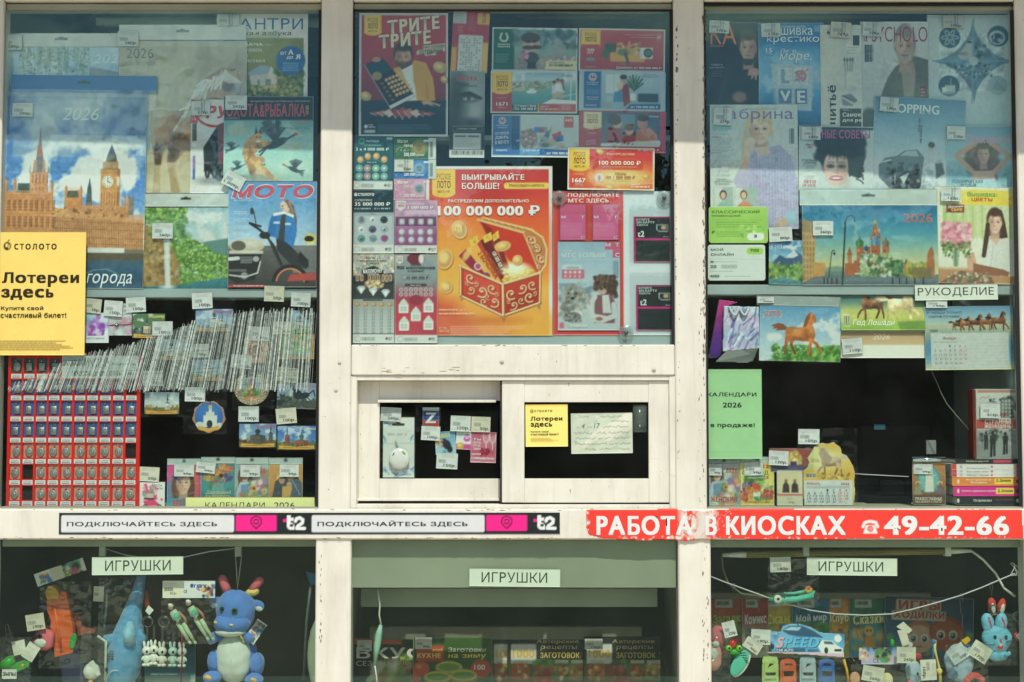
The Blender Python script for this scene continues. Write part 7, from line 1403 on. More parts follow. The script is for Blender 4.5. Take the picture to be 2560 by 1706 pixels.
(a,c),(b_,e_)=fr.xy([1552,1788],[878,846]);mb=MB();mb.tube([(a,(b_+e_)/2,.004),((a+c)/2,(b_+e_)/2+.001,.0045),(c,(b_+e_)/2,.004)],.0058,20);mb.sm=True;mb.build('wrapper_fold',mat('foil_fold',(.9,.9,.9),.07,1),t_)
for bx,lb,dd,rt in (((88,892,185,972),'on the flower woman calendar, right sill',.0350,0),((345,880,482,972),'on the garden vegetable calendar',.0345,1),((1560,890,1698,962),'on the church feast calendar',.0350,-1)):price('j',bx,'99р.',dd,lb,rt)
fr=Frame('j',(524,775,826,945),.0560);ob=empty('souvenir_box',None,'red boxed souvenir with a golden crown behind the icons','souvenir',mw=fr.M)
def _(A):A.gr(['#a84a44','#8f3a38']);A.el(690,850,60,45,'#d8a848');A.spl((640,800,745,890),50,['#e8c068','#b8802c','#f0d890'],10);A.rc(665,870,710,905,'#4a3060');A.rc(524,900,826,945,'#3a5a86',.7)
sheet(fr,'box',(524,778,826,945),_,ob,th=.02);film(fr,'plastic_bag',(520,770,830,945),ob,.024,.001,'bag',nx=14)
price('j',(522,795,664,900),'120р.',.0305,'on the red crown souvenir',rot=-3)
fr=Frame('j',(578,935,762,1186),.0330);ob=empty('icon_card',None,'small beige double icon of two saints tied with a ribbon','icon',mw=fr.M)
def _(A):
 A.bg('#cfc4a4').no(.06,5);A.rc(600,960,740,1100,'#d8c898')
 for x in (642,706):A.el(x,1010,15,16,'#c9a860');A.el(x,1012,9,11,'#7a5238');A.po([(x-26,1095),(x-22,1040),(x-8,1022),(x+8,1022),(x+22,1040),(x+26,1095)],'#3c2c24')
 A.rc(578,1104,762,1118,'#c06a60');A.rc(650,1128,690,1148,'#b9b29a');A.t('50р.',660,1158,706,1174,'#55524a')
sheet(fr,'icon_sheet',(578,935,762,1186),_,ob,th=.006);film(fr,'plastic_wrap',(574,930,766,1186),ob,.0085,.0006,'bag',nx=12)
# rearing horse die-cut calendar in a clear bag
fr=Frame('j',(726,632,1156,1187),.0345);ob=empty('desk_calendar',None,'golden die-cut calendar with a rearing horse and a month grid, in a bag','calendar','horse calendars',mw=fr.M)
def _(A):
 A.gr(['#e8c050','#eccb6a','#e0a838','#e8c468','#d89a30']);A.el(880,830,130,110,'#f4e2a0',.8,80);A.el(960,760,80,40,'#e0a030',.6,40);H2=(862,760,1110,985);horse(A,(862,762,1112,985),'#a98c70','#c6b8a4','#6a5238',True);A.po([(890,770),(935,800),(980,850),(950,900),(900,860),(880,815)],'#b0967c',.9,8);A.spl((865,960,1100,1000),60,['#c9a040','#8a6420','#e0c060'],8);A.rc(782,958,858,990,'#e0dcc8');A.bars(786,960,855,986,'#333',16)
 A.rc(775,1008,1118,1186,'#d0d4d0');A.rc(790,1046,1100,1066,'#b0b8b6')
 A.t('ЯНВАРЬ',790,1022,888,1040,'#c8503c','b').t('2026',1036,1024,1098,1040,'#c8503c','b').t('2026',822,852,882,876,'#d88a6a','r');grid(A,806,1070,44.5,20,3,31,'#3f484a','#c04a44',15,26)
_o=[(772,1186),(766,1000),(768,940),(800,915),(812,880),(800,850),(832,800),(850,765),(905,740),(945,748),(985,735),(1020,760),(1040,780),(1045,815),(1080,830),(1100,860),(1125,905),(1140,960),(1132,1010),(1138,1090),(1128,1186)]
sheet(fr,'picture_card',(764,732,1142,1187),_,ob,th=.0014,outline=_o,q=1.5);film(fr,'plastic_bag',(726,632,1156,1187),ob,.0045,.0014,'bag',nx=22)
price('j',(733,640,886,748),'105р.',.0290,'on the rearing horse calendar bag',rot=-1)
# books: one standing, seven lying
def book(label,v,bx,d,fn,depth,rot=0,name='book',group='books stacked on the right sill'):
 fr=Frame(v,bx,d,rot);t=empty(name,None,label,'book',group,mw=fr.M);sheet(fr,'spine',bx,fn,t,th=.0012,bend=.0015,q=1.6)
 (x0,x1),(y0,y1)=fr.xy([bx[0],bx[2]],[bx[3],bx[1]]);MB().rbox(x0+.001,y0+.0012,-depth,x1-.002,y1-.0012,-.0002,.0006).build('pages',mat('paper_edge',None),t);c=fn.__dict__.get('c','#ccc')
 MB().rbox(x0,y1-.0012,-depth-.002,x1,y1,0,.0004).build('cover_board',mat('board'+c,rgb(c),.4),t);MB().rbox(x0,y0,-depth-.002,x1,y0+.0012,0,.0004).build('cover_board',mat('board'+c,None),t)
BK=(((1860,856,2330,888),'#26282a','thin black book with pink lettering on top of the stack',[('Женщина из среды огней',1935,864,2095,880,'#b8b890')],(2130,'#c8385a')),
      ((1832,890,2336,930),'#d0ccc6','white and red novel, uppermost of three alike in the stack',[('Возвращайся',1940,915,2095,928,'#8a8684')],(0,'#c23a3c')),((1834,930,2336,958),'#d0ccc6','white and red novel, middle of three alike in the stack',[('Вкус твоей любви',1940,940,2095,953,'#8a8684')],(0,'#c23a3c')),((1834,957,2336,984),'#d0ccc6','white and red novel, lowest of three alike in the stack',[('Шепот твоей',1940,963,2095,977,'#8a8684')],(0,'#c23a3c')),
      ((1836,985,2336,1046),'#dc7a2c','orange paperback with a yellow author label in the stack',[('Иван Грозный на',1936,997,2115,1013,'#f0d8b8'),('Мальдивах',1968,1016,2086,1032,'#f0d8b8'),('Д. Донцова',2152,998,2256,1020,'#5a3a18')],(2140,'#f0c83c')),
      ((1848,1050,2346,1120),'#d0207c','magenta paperback with a yellow author label in the stack',[('Кнопка управления мужем',1906,1076,2148,1094,'#f0c8dc'),('Д. Донцова',2162,1072,2270,1094,'#5a3a18')],(2150,'#f0c83c')),
      ((1868,1124,2350,1184),'#252829','black book with white script at the bottom of the stack',[('Островская',1988,1142,2118,1166,'#d0d0cc'),('Всё, что мы ищем',2145,1142,2272,1152,'#a0582c')],(0,'#252829')))
for bx,c,lb,tx,(sx,sc) in BK:
 def fn(A):
  A.bg(c).no(.05,8);x0,y0,x1,y1=bx
  if sx:A.rc(sx,y0+(y1-y0)*.18,sx+130,y1-(y1-y0)*.2,sc,r=3)
  elif sc !=c:A.rc(x0,y0,x0+35,y1,sc);A.rc(x1-40,y0,x1,y1,sc);A.el(2120,(y0+y1)/2,7,7,'#b03a4a');A.rc(1890,y0+6,1910,y1-6,'#a9a4a0')
  if y0>980:A.el(1880,(y0+y1)/2,9,16,'#d8c8b0');A.el(2308,(y0+y1)/2,13,14,'#26282a' if c !='#252829' else '#d0d0cc')
  for s_,*q,tc_ in tx:A.t(s_,*q,tc_,'b')
 fn.__dict__['c']=c;book(lb,'j',bx,.0330,fn,.10)
fr=Frame('j',(1990,330,2318,856),.0420,yaw=0);ob=empty('book',None,'thick shrink-wrapped novel standing on the stacked books','book',mw=fr.M)
def _(A):
 A.gr(['#c9ccc4','#c4c8c0','#b0b4ae','#8d918c']);A.rc(2020,360,2300,380,'#b04a34',.6);A.spl((2180,410,2310,560),90,['#5a605e','#8a908c','#33393a','#a9aea8'],11);A.rc(2185,420,2262,560,'#60665f',.6)
 for y in range(430,560,26):
  for x in (2195,2220,2245):A.rc(x,y,x+12,y+16,'#c2c6be',.8)
 A.gr(['#9a9e9a','#7d817e','#8d908c'],(1992,645,2318,856));A.spl((2010,650,2310,740),70,['#4a4f4e','#6a6f6c','#2f3434','#b0b4ae'],13);A.po([(2120,760),(2200,660),(2318,650),(2318,856),(2100,856)],'#a0a39e',.7,20)
 for x,y,s_ in ((2078,700,.8),(2126,712,1.15),(2216,712,1)):A.el(x,y-38*s_,11*s_,13*s_,'#1f2324');A.po([(x-20*s_,y-25*s_),(x+20*s_,y-25*s_),(x+17*s_,y+30*s_),(x-17*s_,y+30*s_)],'#232829');A.ln([(x-8*s_,y+25*s_),(x-12*s_,y+105*s_)],15*s_,'#1f2324');A.ln([(x+9*s_,y+25*s_),(x+8*s_,y+100*s_)],15*s_,'#2a2f30')
 A.rc(2008,572,2312,638,'#b8322c',.9);A.t('СТРАННЫЕ',2070,570,2268,602,'#dfe0d8','b').t('ЖЕНЩИНЫ',2066,606,2268,640,'#dfe0d8','b').t('УСТИНОВА',2130,532,2236,548,'#c03a34','b').t('ЖС',2100,420,2150,448,'#3a3f40','b');A.ln([(2040,425),(2060,408),(2080,420),(2110,402)],4,'#b0584a')
sheet(fr,'front_cover',(2012,352,2318,856),_,ob,th=.0012,q=1.7)
(a,c),(b_,e_)=fr.xy([1990,2316],[856,352]);MB().rbox(a+.004,b_+.001,-.045,c-.001,e_-.001,-.0003,.0006).build('pages',mat('paper_edge',None),ob);MB().rbox(a+.0,b_,-.045,a+.0095,e_,.0002,.003).build('spine',mat('spine_red',(.5,.16,.10),.4),ob)
film(fr,'shrink_wrap',(1985,326,2322,858),ob,.003,.001,'bag',nx=18)
price('j',(2040,456,2182,560),'616р.',.0340,'on the standing shrink-wrapped novel',rot=-2)
# dark till and monitor inside
fr=Frame('j',(1160,590,1700,1180),.16);ob=empty('monitor',None,'black monitor back in the dark behind the right sill','monitor',mw=fr.M);BLK=mat('black_plastic',(.05,.05,.05),.85,spec=.08)
def bl(x0,y0,x1,y1,z0,z1,nm,m=BLK,b_=.004):(a,c),(g,e_)=fr.xy([x0,x1],[y1,y0]);MB().rbox(a,g,z0,c,e_,z1,b_).build(nm,m,ob)
bl(1160,600,1690,990,-.04,0,'screen_back',b_=.008);bl(1330,990,1500,1120,-.03,-.01,'stem');bl(1200,1120,1510,1180,-.08,.04,'foot');bl(1280,606,1360,645,.0005,.002,'sticker',mat('blue_sticker',(.2,.35,.42),.5),.0004);bl(1650,720,1720,820,.0,.006,'label_plate',mat('pale_label',(.55,.56,.54),.5),.0006)
def wire(name,label,pts,r,m,cat='cord',v=None,n=5,par=None):
 mb=MB();mb.tube([P(*p) for p in pts],r,n);mb.sm=True;return mb.build(name,m,par,label=label,cat=cat)
wire('cable','thin pale cable sagging across the dark right window',[('j',1690,225,.08),('j',1730,310,.075),('j',1760,385,.07),('j',1800,460,.07),('j',1870,545,.065),('j',1955,640,.06)],.0012,mat('pale_cable',(.5,.5,.44),.5))
wire('string','taut white string running between the calendars on the right sill',[('j',1110,958,.05),('j',1200,965,.05),('j',1330,972,.05),('j',1526,982,.05)],.0011,mat('cord_white',None))
# ================================================================ left window, below the shelf
def wavy(bx,a=5,n=10):
 x0,y0,x1,y1=bx;o=[]
 for (ax,ay),(cx,cy) in (((x0,y0),(x1,y0)),((x1,y0),(x1,y1)),((x1,y1),(x0,y1)),((x0,y1),(x0,y0))):
  for t in np.arange(0,1,1/n):q=a*math.sin(t*n*math.pi*2/2);o.append((ax+(cx-ax)*t+(q if ax==cx else 0),ay+(cy-ay)*t+(q if ay==cy else 0)))
 return o
def magnet(label,bx,d,fn,bag=None,rot=0,ol=None,th=.003,name='souvenir_magnet',z=.0045):
 fr=Frame('c',bx,d,rot);t=empty(name,None,label,'magnet','souvenirs in the left window',mw=fr.M)
 sheet(fr,'plaque',bx,fn,t,th=th,outline=ol,q=1.5,back='#b98a5a')
 if bag:film(fr,'plastic_bag',bag,t,z,.001,'bag',nx=15)
 return t,fr
def scene(A,sky=('#4f86b8','#86aecb'),land='#5a7a40',rib=None,title=None,tc='#c0404a',church=None,wall='#dcdcd2',dome='#40484c'):
 x0,y0,x1,y1=A.x0,A.y0,A.x1,A.y1;w_,h=x1-x0,y1-y0;A.gr(list(sky)).cloud((x0,y0,x1,y1),'#dfe8ec',.52,4,.8);A.rc(x0,y0+h*.68,x1,y1,land);A.spl((x0,y0+h*.6,x1,y1),40,[land,rgb(land)*.7,np.minimum(rgb(land)*1.3,1)],h*.06)
 for cx,cw,ct in church or ():
  X0,W_=x0+w_*cx,w_*cw;T=y0+h*ct;A.rc(X0-W_/2,T,X0+W_/2,y0+h*.78,wall);A.rc(X0+W_*.15,T,X0+W_/2,y0+h*.78,rgb(wall)*.75,.7);A.rc(X0-W_*.12,T-h*.14,X0+W_*.12,T,wall);A.el(X0,T-h*.17,W_*.18,h*.09,dome);A.ln([(X0,T-h*.25),(X0,T-h*.36)],w_*.012,'#333');A.po([(X0-W_/2,T),(X0,T-h*.06),(X0+W_/2,T)],dome)
  for q in (-.28,0,.28):A.rc(X0+W_*(q-.06),T+h*.12,X0+W_*(q+.06),T+h*.28,'#4a4038',.7)
 if rib:A.po([(x0+w_*.06,y0+h*.80),(x0+w_*.5,y0+h*.86),(x1-w_*.06,y0+h*.80),(x1-w_*.06,y0+h*.95),(x0+w_*.5,y1-h*.01),(x0+w_*.06,y0+h*.95)],'#e0a03a');A.t(rib,x0+w_*.16,y0+h*.865,x1-w_*.16,y0+h*.935,'#6a3a18','r')
 if title:A.t(title,*[(x0,y0)[q % 2]+(w_,h)[q % 2]*v for q,v in enumerate((.5,.06,.97,.22))],tc,'b')
 return A
def fb(A):A.gr(['#c6b4dc','#a98ac6','#b8a0d4','#d6dce0']);fl(A,650,245,75,90,['#c9dce4','#e6eef0','#8ab4c4','#a06ac0']);fl(A,650,300,50,50,['#9a5ab4','#7a3a9a','#c090d4']);A.rc(565,325,738,372,'#d3d8da');A.t('Ты просто идеальна!',572,334,710,352,'#3a4a70','r',.2)
magnet('square card with white and violet flowers beside the yellow notice',(565,168,738,372),.036,fb,name='souvenir_card')
def ev(A):A.bg('#cfc4cc');A.rc(738,100,893,200,'#c9d0d0');fl(A,830,275,60,60,['#d8a8c0','#a0c4c8','#d0d4d8','#c9829c']);A.t('НА',835,145,860,160,'#c87a90','b').t('ДАЧУ',832,118,862,132,'#c87a90','b')
t_,fr=magnet('pink card with a red thread bracelet and blue eye bead',(738,105,893,322),.037,ev,(735,100,896,324),name='bracelet_card')
MB().tube([(*fr.xy(738,255),.004),(*fr.xy(790,248),.005),(*fr.xy(840,250),.005),(*fr.xy(892,246),.004)],.0009,5).build('thread',mat('red_thread',(.6,.12,.12),.8),t_)
mb=MB();mb.ball((*fr.xy(794,249),.006),(.005,.005,.003),14,8);e_=mb.build('eye_bead',mat('bead_navy',(.08,.12,.3),.2),t_);MB().ball((*fr.xy(794,249),.0082),(.003,.003,.0015),10,6).build('bead_white',mat('bead_white',(.85,.87,.87),.2),e_)
magnet('stamp-edged magnet of a town on a river with yellow lettering',(893,172,1120,345),.034,lambda A:scene(A,('#4a6a4c','#5f7a50'),'#4a5a60','Компания','Владимир','#d8cc60',[(.45,.2,.5)],'#c9b898'),ol=wavy((896,175,1117,342)))
magnet('blue magnet with a white bell tower and red lettering, below the shelf',(1320,140,1578,300),.036,lambda A:scene(A,('#6f8ec0','#a9c0dc'),'#5a80a0','Успенский собор','Владимир','#d05a70',[(.5,.2,.45),(.7,.15,.55)],'#dcd6c0'),(1310,60,1590,305),ol=wavy((1323,143,1575,297)))
magnet('house-shaped wooden magnet with a blue view, upper right corner',(1965,150,2122,312),.038,lambda A:scene(A,('#5a94c0','#9ac0d0'),'#7aa060',None,None,church=[(.4,.4,.5)]),(1850,85,2130,315),ol=[(1968,155),(2010,152),(2110,250),(2118,308),(1968,308)],th=.004)
def wf(A):A.bg('#c08a50').no(.1,9);A.gr(['#7ab0a0','#5a9a70','#7aa860','#6a8ab0'],(1905,330,2108,462));fl(A,2010,380,60,60,['#4a8a50','#7ab070','#c9a060','#d8d8c0']);A.rc(1920,410,1975,455,'#b9a888');A.po([(1915,415),(1948,385),(1980,415)],'#8a5a40');A.el(1950,405,16,20,'#6a7a9a')
magnet('wooden framed magnet picture of a green farmyard, right edge',(1885,312,2126,482),.037,wf,(1880,300,2130,486),th=.005)
def hs(A):A.bg('#c98a6a').no(.12,8);A.el(1732,420,52,58,'#7a4030');A.el(1732,415,36,42,'#c9b090');A.spl((1650,340,1820,510),60,['#d8a080','#b06a4a','#e0b898'],7);A.el(1732,415,26,30,'#6a3a2c')
magnet('reddish carved wooden horseshoe magnet behind the rods',(1645,335,1822,512),.035,hs,ol=[(1655,345),(1700,338),(1732,350),(1768,338),(1812,345),(1818,430),(1790,505),(1732,510),(1672,505),(1648,430)],th=.004)
for bx,lb in (((1050,345,1272,492),'upper faint orange-ribboned church magnet behind the rods'),((1292,482,1522,632),'lower faint orange-ribboned church magnet behind the rods')):
 magnet(lb,bx,.036,lambda A:scene(A,('#7a9ab8','#a9bcc8'),'#6a7a60','Суздаль',None,church=[(.5,.3,.45)]),(bx[0]-8,bx[1]-60,bx[2]+8,bx[3]+5),ol=wavy((bx[0]+3,bx[1]+3,bx[2]-3,bx[3]-3)))
magnet('magnet of a small white church in autumn fields with an orange ribbon',(975,702,1216,858),.035,lambda A:scene(A,('#8a9cb0','#c2cccc','#c9c4a8'),'#7a6a40','Храм Покрова на Нерли',None,church=[(.66,.14,.5)]),(948,640,1240,875),ol=wavy((978,705,1213,855),4))
def rg_(A):A.bg('#b9805a').no(.1,9);A.el(1415,872,96,96,'#2a62b0');A.el(1415,840,80,60,'#3f7ac8',.7,40);A.rc(1378,862,1470,940,'#dcdcd4');A.rc(1395,838,1452,866,'#d0d2cc');A.rc(1414,800,1434,842,'#dcdcd4');A.el(1424,805,12,16,'#c9b060');A.ln([(1424,790),(1424,770)],4,'#333');A.el(1420,920,20,26,'#2c3034');A.el(1355,925,30,20,'#cfd2cc');A.el(1488,930,26,18,'#cfd2cc');A.po([(1345,930),(1412,950),(1482,930),(1482,955),(1412,972),(1345,955)],'#e0a03a')
ro=[(1415+(108+4*math.sin(9*t))*math.cos(t),872+(106+4*math.sin(9*t))*math.sin(t)) for t in np.linspace(0,2*math.pi,72,endpoint=False)]
magnet('round wooden magnet of a white gate tower on deep blue, in a bag',(1303,762,1527,982),.034,rg_,(1240,690,1537,988),ol=ro,th=.005,z=.0065)
def ho(A):A.bg('#cdb598').no(.08,9);A.el(1703,672,78,76,'#e0d2bc');A.el(1703,672,68,66,'#7ab0c4');A.rc(1640,690,1768,740,'#6a9a50',.8,soft=20);A.rc(1670,640,1735,735,'#a0584a');A.po([(1662,650),(1703,605),(1742,650)],'#8a4a5a');fl(A,1703,720,40,26,['#c87a50','#5a8a4a','#d8b060'])
hq=[(1703+118*math.cos(t),680-112*math.sin(t)) for t in np.linspace(2.15,2*math.pi+1.0,40)]+[(1745,588),(1735,610),(1700,598),(1668,610),(1660,588)]
t_,fr=magnet('carved wooden horseshoe ornament with a round house picture',(1582,560,1824,797),.036,ho,(1574,540,1860,822),ol=hq,th=.005,z=.0075,name='horseshoe_ornament')
for k in range(14):
 a=2.4+k*(math.pi*2-1.7)/13;mb=MB();mb.torus((0,0,0),.0042,.0012,12,5);V=mb.V[0];cx,cy=fr.xy(1703+100*math.cos(a),680-94*math.sin(a));V[:]=np.stack([V[:,0]+cx,V[:,2]+cy,V[:,1]+.0055],1);mb.build('carved_curl',mat('pale_ply',(.68,.58,.47),.7),t_)
def ro_(A):scene(A,('#7a98c4','#a9b8cc'),'#4a5048',None,'Петушки','#d06a70');A.el(2010,720,30,34,'#2c3440');A.el(2050,730,45,22,'#2c3440',rot=-15);A.ln([(2080,720),(2120,690),(2130,730)],9,'#2c3440');A.ln([(1992,700),(1978,672)],16,'#2c3440');A.el(1976,668,14,13,'#2c3440');A.ln([(2020,745),(2000,785)],6,'#2c3440');A.ln([(2080,740),(2110,765)],8,'#3a4450');fl(A,1905,760,36,24,['#26302a','#38443a'])
magnet('magnet with a dark rooster and red lettering',(1875,640,2137,816),.035,ro_,(1868,560,2142,820),rot=-2)
magnet('magnet of a dark wooden church with orange ribbon, left of two church magnets',(1615,915,1872,1082),.036,lambda A:scene(A,('#5a84b8','#9ab8d0'),'#6a5a3c','Свято-Афанасьевский храм','Петушки','#c8606a',[(.5,.4,.5),(.84,.1,.4)],'#5a5650','#2c3236'),(1610,860,1876,1088),ol=wavy((1618,918,1869,1079),4))
magnet('magnet of a red brick church on a blue sky, rightmost of the church magnets',(1872,930,2142,1097),.034,lambda A:scene(A,('#2f62b8','#6a9ad0'),'#5a6a40','Храм Успения','Петушки','#dcd8c0',[(.26,.11,.4),(.62,.34,.62)],'#a8503c','#2f6a5a'),(1868,880,2146,1102),ol=wavy((1875,933,2139,1094),4))
def sc(A):A.bg('#d8d2d0').no(.04,4);A.el(985,1335,12,11,'#d84a6a');A.el(1095,1430,9,8,'#d84a6a');fl(A,1020,1380,42,50,['#4a7a7a','#6aa09a','#c8506a','#d8a0a8']);A.rc(995,1390,1040,1420,'#b9a890');A.po([(970,1440),(1040,1425),(1060,1445),(1090,1470),(985,1475)],'#d83a6a');A.ln([(1040,1430),(1060,1400)],7,'#c9305a');A.rc(975,1420,1045,1432,'#4a3038');A.el(985,1478,16,16,'#3a3438');A.el(1080,1478,16,16,'#3a3438');A.el(985,1478,8,8,'#ccc');A.el(1080,1478,8,8,'#ccc');A.t('Счастье',1030,1325,1098,1342,'#4a4a5a','r',.2).t('быть!',1050,1345,1105,1362,'#4a4a5a','r',.2)
magnet('white card with a pink scooter carrying flowers, on the left sill',(946,1312,1116,1494),.037,sc,name='souvenir_card')
G5,G1='#d6cfb8','#d6dad8'
for bx,s_,lb,rt,c,dd in (((572,72,686,170),'50р.','above the violet flower card',-6,G5,.0305),((703,86,828,192),'150р.','above the eye bead bracelet',-4,G1,.0295),((852,62,986,165),'100р.','above the stamp-edged town magnet',3,G1,.0315),((1030,226,1167,322),'100р.','on the right half of the town magnet',0,G1,.0275),((1298,32,1436,140),'100р.','above the bell tower magnet',3,G1,.0300),
  ((1786,-14,1921,92),'50р.','hanging on the shelf edge at the right',-2,G5,.0260),((1968,30,2100,128),'100р.','above the house-shaped magnet',-3,G1,.0310),((1850,228,1968,312),'100р.','left of the house-shaped magnet',0,G5,.0305),((1292,378,1412,470),'100р.','above the lower faint church magnet',0,G1,.0300),((1690,262,1822,358),'140р.','above the reddish horseshoe magnet',-2,G1,.0295),((1562,452,1702,546),'100р.','above the carved horseshoe ornament',-4,G1,.0300),((966,560,1102,662),'100р.','above the autumn church magnet',0,G1,.0295),
  ((1250,672,1387,768),'100р.','above the round gate tower magnet',-1,G1,.0265),((1872,538,2012,636),'100р.','above the rooster magnet',-6,G5,.0285),((1612,800,1750,905),'100р.','above the dark wooden church magnet',0,G1,.0300),((1866,812,2004,918),'100р.','above the red brick church magnet',5,G5,.0285),((940,1210,1077,1308),'50р.','above the scooter card',-3,G5,.0325)):price('c',bx,s_,dd,lb,rt,c)
def c1(A):A.gr(['#4a8ac0','#d8503c','#e08a3c','#c83a6a'],None,True);A.po([(1130,1195),(1200,1195),(1130,1330)],'#d84a8a');face(A,1240,1320,100,145,'#dcae94','#5a3828','#b04a4a',long=True,smile=2);A.rc(1130,1420,1358,1488,'#3a9ab0',.9,soft=10);A.t('2026',1150,1245,1250,1275,'#3a4a9a','k',0,90).t('ВЕСЁЛЫЙ',1168,1420,1330,1468,'#d8404a','k',0,4)
def c2(A):A.gr(['#2f7a80','#3a8a8a','#2c6a70']);[fl(A,x,y,r_,34,cs) for x,y,r_,cs in ((1415,1275,30,['#e0a040','#d8882c']),(1495,1270,40,['#d8702c','#e08a3c']),(1545,1225,24,['#d85a30','#e07a4a']),(1500,1210,20,['#e0883c']),(1540,1285,26,['#4a3a70','#6a5a90']),(1460,1310,40,['#3f6a4a','#a04a6a','#4a7a50']))];A.el(1495,1270,15,15,'#4a2818');A.po([(1440,1320),(1510,1320),(1530,1400),(1500,1440),(1450,1440),(1425,1400)],'#6a9a90',.9,6);A.rc(1358,1425,1588,1488,'#a8703c',.9);A.t('Домашний',1392,1370,1562,1396,'#e8d8a0','r',.2).t('КАЛЕНДАРЬ',1392,1400,1562,1420,'#e8c050','b')
def c3(A):_w(A);A.t('26',1756,1215,1796,1252,'#d04a44','b').t('ЖЕНСКИЙ',1610,1408,1792,1440,'#c23a2c','b')
def c4_(A):A.gr(['#c9924c','#c0843c','#b87a38']);A.el(1905,1290,36,40,'#d8b060');A.po([(1840,1420),(1860,1310),(1920,1260),(1960,1310),(1960,1440),(1840,1440)],'#3c4450');A.po([(1960,1300),(2010,1275),(2042,1320),(2042,1430),(1950,1430)],'#4a5868');A.el(1905,1300,20,26,'#b08058');A.el(1955,1330,18,20,'#c09068');A.po([(1910,1340),(1975,1345),(1960,1430),(1905,1430)],'#d09a48');A.ln([(1970,1290),(2030,1400)],6,'#8a98a8')
for bx,fn,lb,dd in (((1130,1197,1358,1489),c1,'colourful tear-off calendar with a laughing brunette, left sill',.041),((1359,1187,1588,1489),c2,'teal tear-off calendar with a vase of orange flowers, left sill',.0395),((1589,1190,1816,1489),c3,'tear-off calendar with a woman arranging flowers, left sill',.041),((1817,1192,2046,1489),c4_,'ochre tear-off calendar with a mother and child icon, left sill',.0395)):smallcal(lb,'c',bx,dd,fn)
for bx,lb,rt in (((1178,1196,1312,1274),'on the laughing brunette calendar',0),((1326,1178,1456,1250),'on the orange flower vase calendar',-6),((1625,1196,1758,1276),'on the flower arranging calendar',0),((1890,1192,2020,1276),'on the mother and child calendar',0)):price('c',bx,'99р.',.0345,lb,rt)
@paper('sign','yellow paper sign reading КАЛЕНДАРИ 2026 on the left sill','sign','c',(1255,1415,2126,1508),.0200,group='typed paper signs',rot=0)
def _(A):A.bg('#ece48c').no(.03,4);A.t('КАЛЕНДАРИ',1388,1450,1790,1496,'#3a3a1c','r').t('2026',1854,1450,1992,1492,'#3a3a1c','r')
# ------------------------------------------------ red board of name medals
fr=Frame('c',(50,455,946,1476),.0300);bd=empty('medal_board',None,'red display board with rows of small silver name medals','display board',mw=fr.M);RED=mat('red_board',(.84,.13,.10),.45,noise=.06)
CX=[70,157,243,328,415,503,588,675,763,850];RY=[(475,575),(622,722),(765,864),(907,1007),(1050,1150),(1194,1292),(1336,1433)]
(lx,rx_),(by,ty)=fr.xy([50,946],[1476,455])
def bar(x0,y0,x1,y1,z1,nm='frame_bar',m=None):(a,c),(b_,e_)=fr.xy([x0,x1],[y1,y0]);return MB().box(a,b_,-.006,c,e_,z1).build(nm,m or RED,bd)
for k in range(11):
 a,c=(50,70) if k==0 else (CX[k-1]+72,CX[k] if k<10 else 946);bar(a,455,c,1476,.0015)
for k in range(8):
 a,c=(RY[k-1][1] if k else 455),(RY[k][0] if k<7 else 1476)
 for q in range(10):bar(CX[q]+.5,a,CX[q]+71.5,c,.0012)
def _(A):
 A.bg('#c4d0cc').no(.05,4);A.lines(480,560,880,1,10,'#5a6462',14,.6);A.lines(480,535,900,2,9,'#6a7472',4,.5);A.t('ОСВЯЩЁННАЯ',424,482,555,502,'#4a5452','b').t('ИМЕННАЯ',426,504,555,530,'#4a5452','b').t('ИКОНА',568,470,738,532,'#3f4a48','b').t('Покровитель',752,505,915,530,'#4a5452','b',.15).t('ЖЕТОН СЕРЕБРО: 390',480,568,890,590,'#4a5452','b')
sheet(fr,'title_plate',(414,458,932,612),_,bd,z=.0022,th=.0006)
SIL=mat('silver_medal',(.62,.63,.61),.32,.85,noise=.25,nscale=400,bump=.5,bscale=900);ROW=['top','second','third','fourth','fifth','sixth','bottom'];COLN=['first','second','third','fourth','fifth','sixth','seventh','eighth','ninth','tenth']
k=fr.k;medal={}
for sh in ('square','oval'):
 mb=MB()
 if sh=='square':mb.rbox(-19*k,-27*k,.0,19*k,27*k,.0016,.0006);mb.ball((0,-2*k,.0016),(9*k,18*k,.0012),8,6);mb.ball((0,13*k,.0018),(5*k,6*k,.0012),8,5)
 else:mb.ball((0,0,.0006),(25*k,32*k,.0014),18,8);mb.ball((0,-4*k,.0016),(8*k,17*k,.0012),8,6);mb.ball((0,13*k,.0018),(5*k,6*k,.0012),8,5)
 bm_=MB();bm_.torus((0,36*k,.001),6*k,.0006,10,4);bm_.box(-3*k,36*k,.0,3*k,48*k,.001)
 a=mb.mesh('medal');a.materials.append(SIL);b_=bm_.mesh('bail');b_.materials.append(SIL);medal[sh]=(a,b_)
(cw,ch)=(70*k,97*k);cards={}
for nm,c in (('blue',(.20,.36,.58)),('pink',(.80,.52,.45)),('green',(.20,.32,.30))):
 mb=MB();mb.box(-cw/2,-ch/2,-.0035,cw/2,ch/2,-.0028);cards[nm]=mb.mesh('backing_card');cards[nm].materials.append(mat('card_'+nm,c,.6))
lm=MB();lm.box(-35*k,-15*k,.0013,35*k,15*k,.0018);lm=lm.mesh('name_label');lm.materials.append(mat('label_white',(.82,.84,.84),.5,noise=.1,nscale=500))
tl=MB();
for q in range(7):tl.box((-26+q*7.5)*k,-11*k,.0018,(-21+q*7.5)*k,-2*k,.002);tl.box((-24+q*7)*k,4*k,.0018,(-20+q*7)*k,8*k,.002)
tl=tl.mesh('name_print');tl.materials.append(mat('label_ink',(.45,.46,.46),.7))
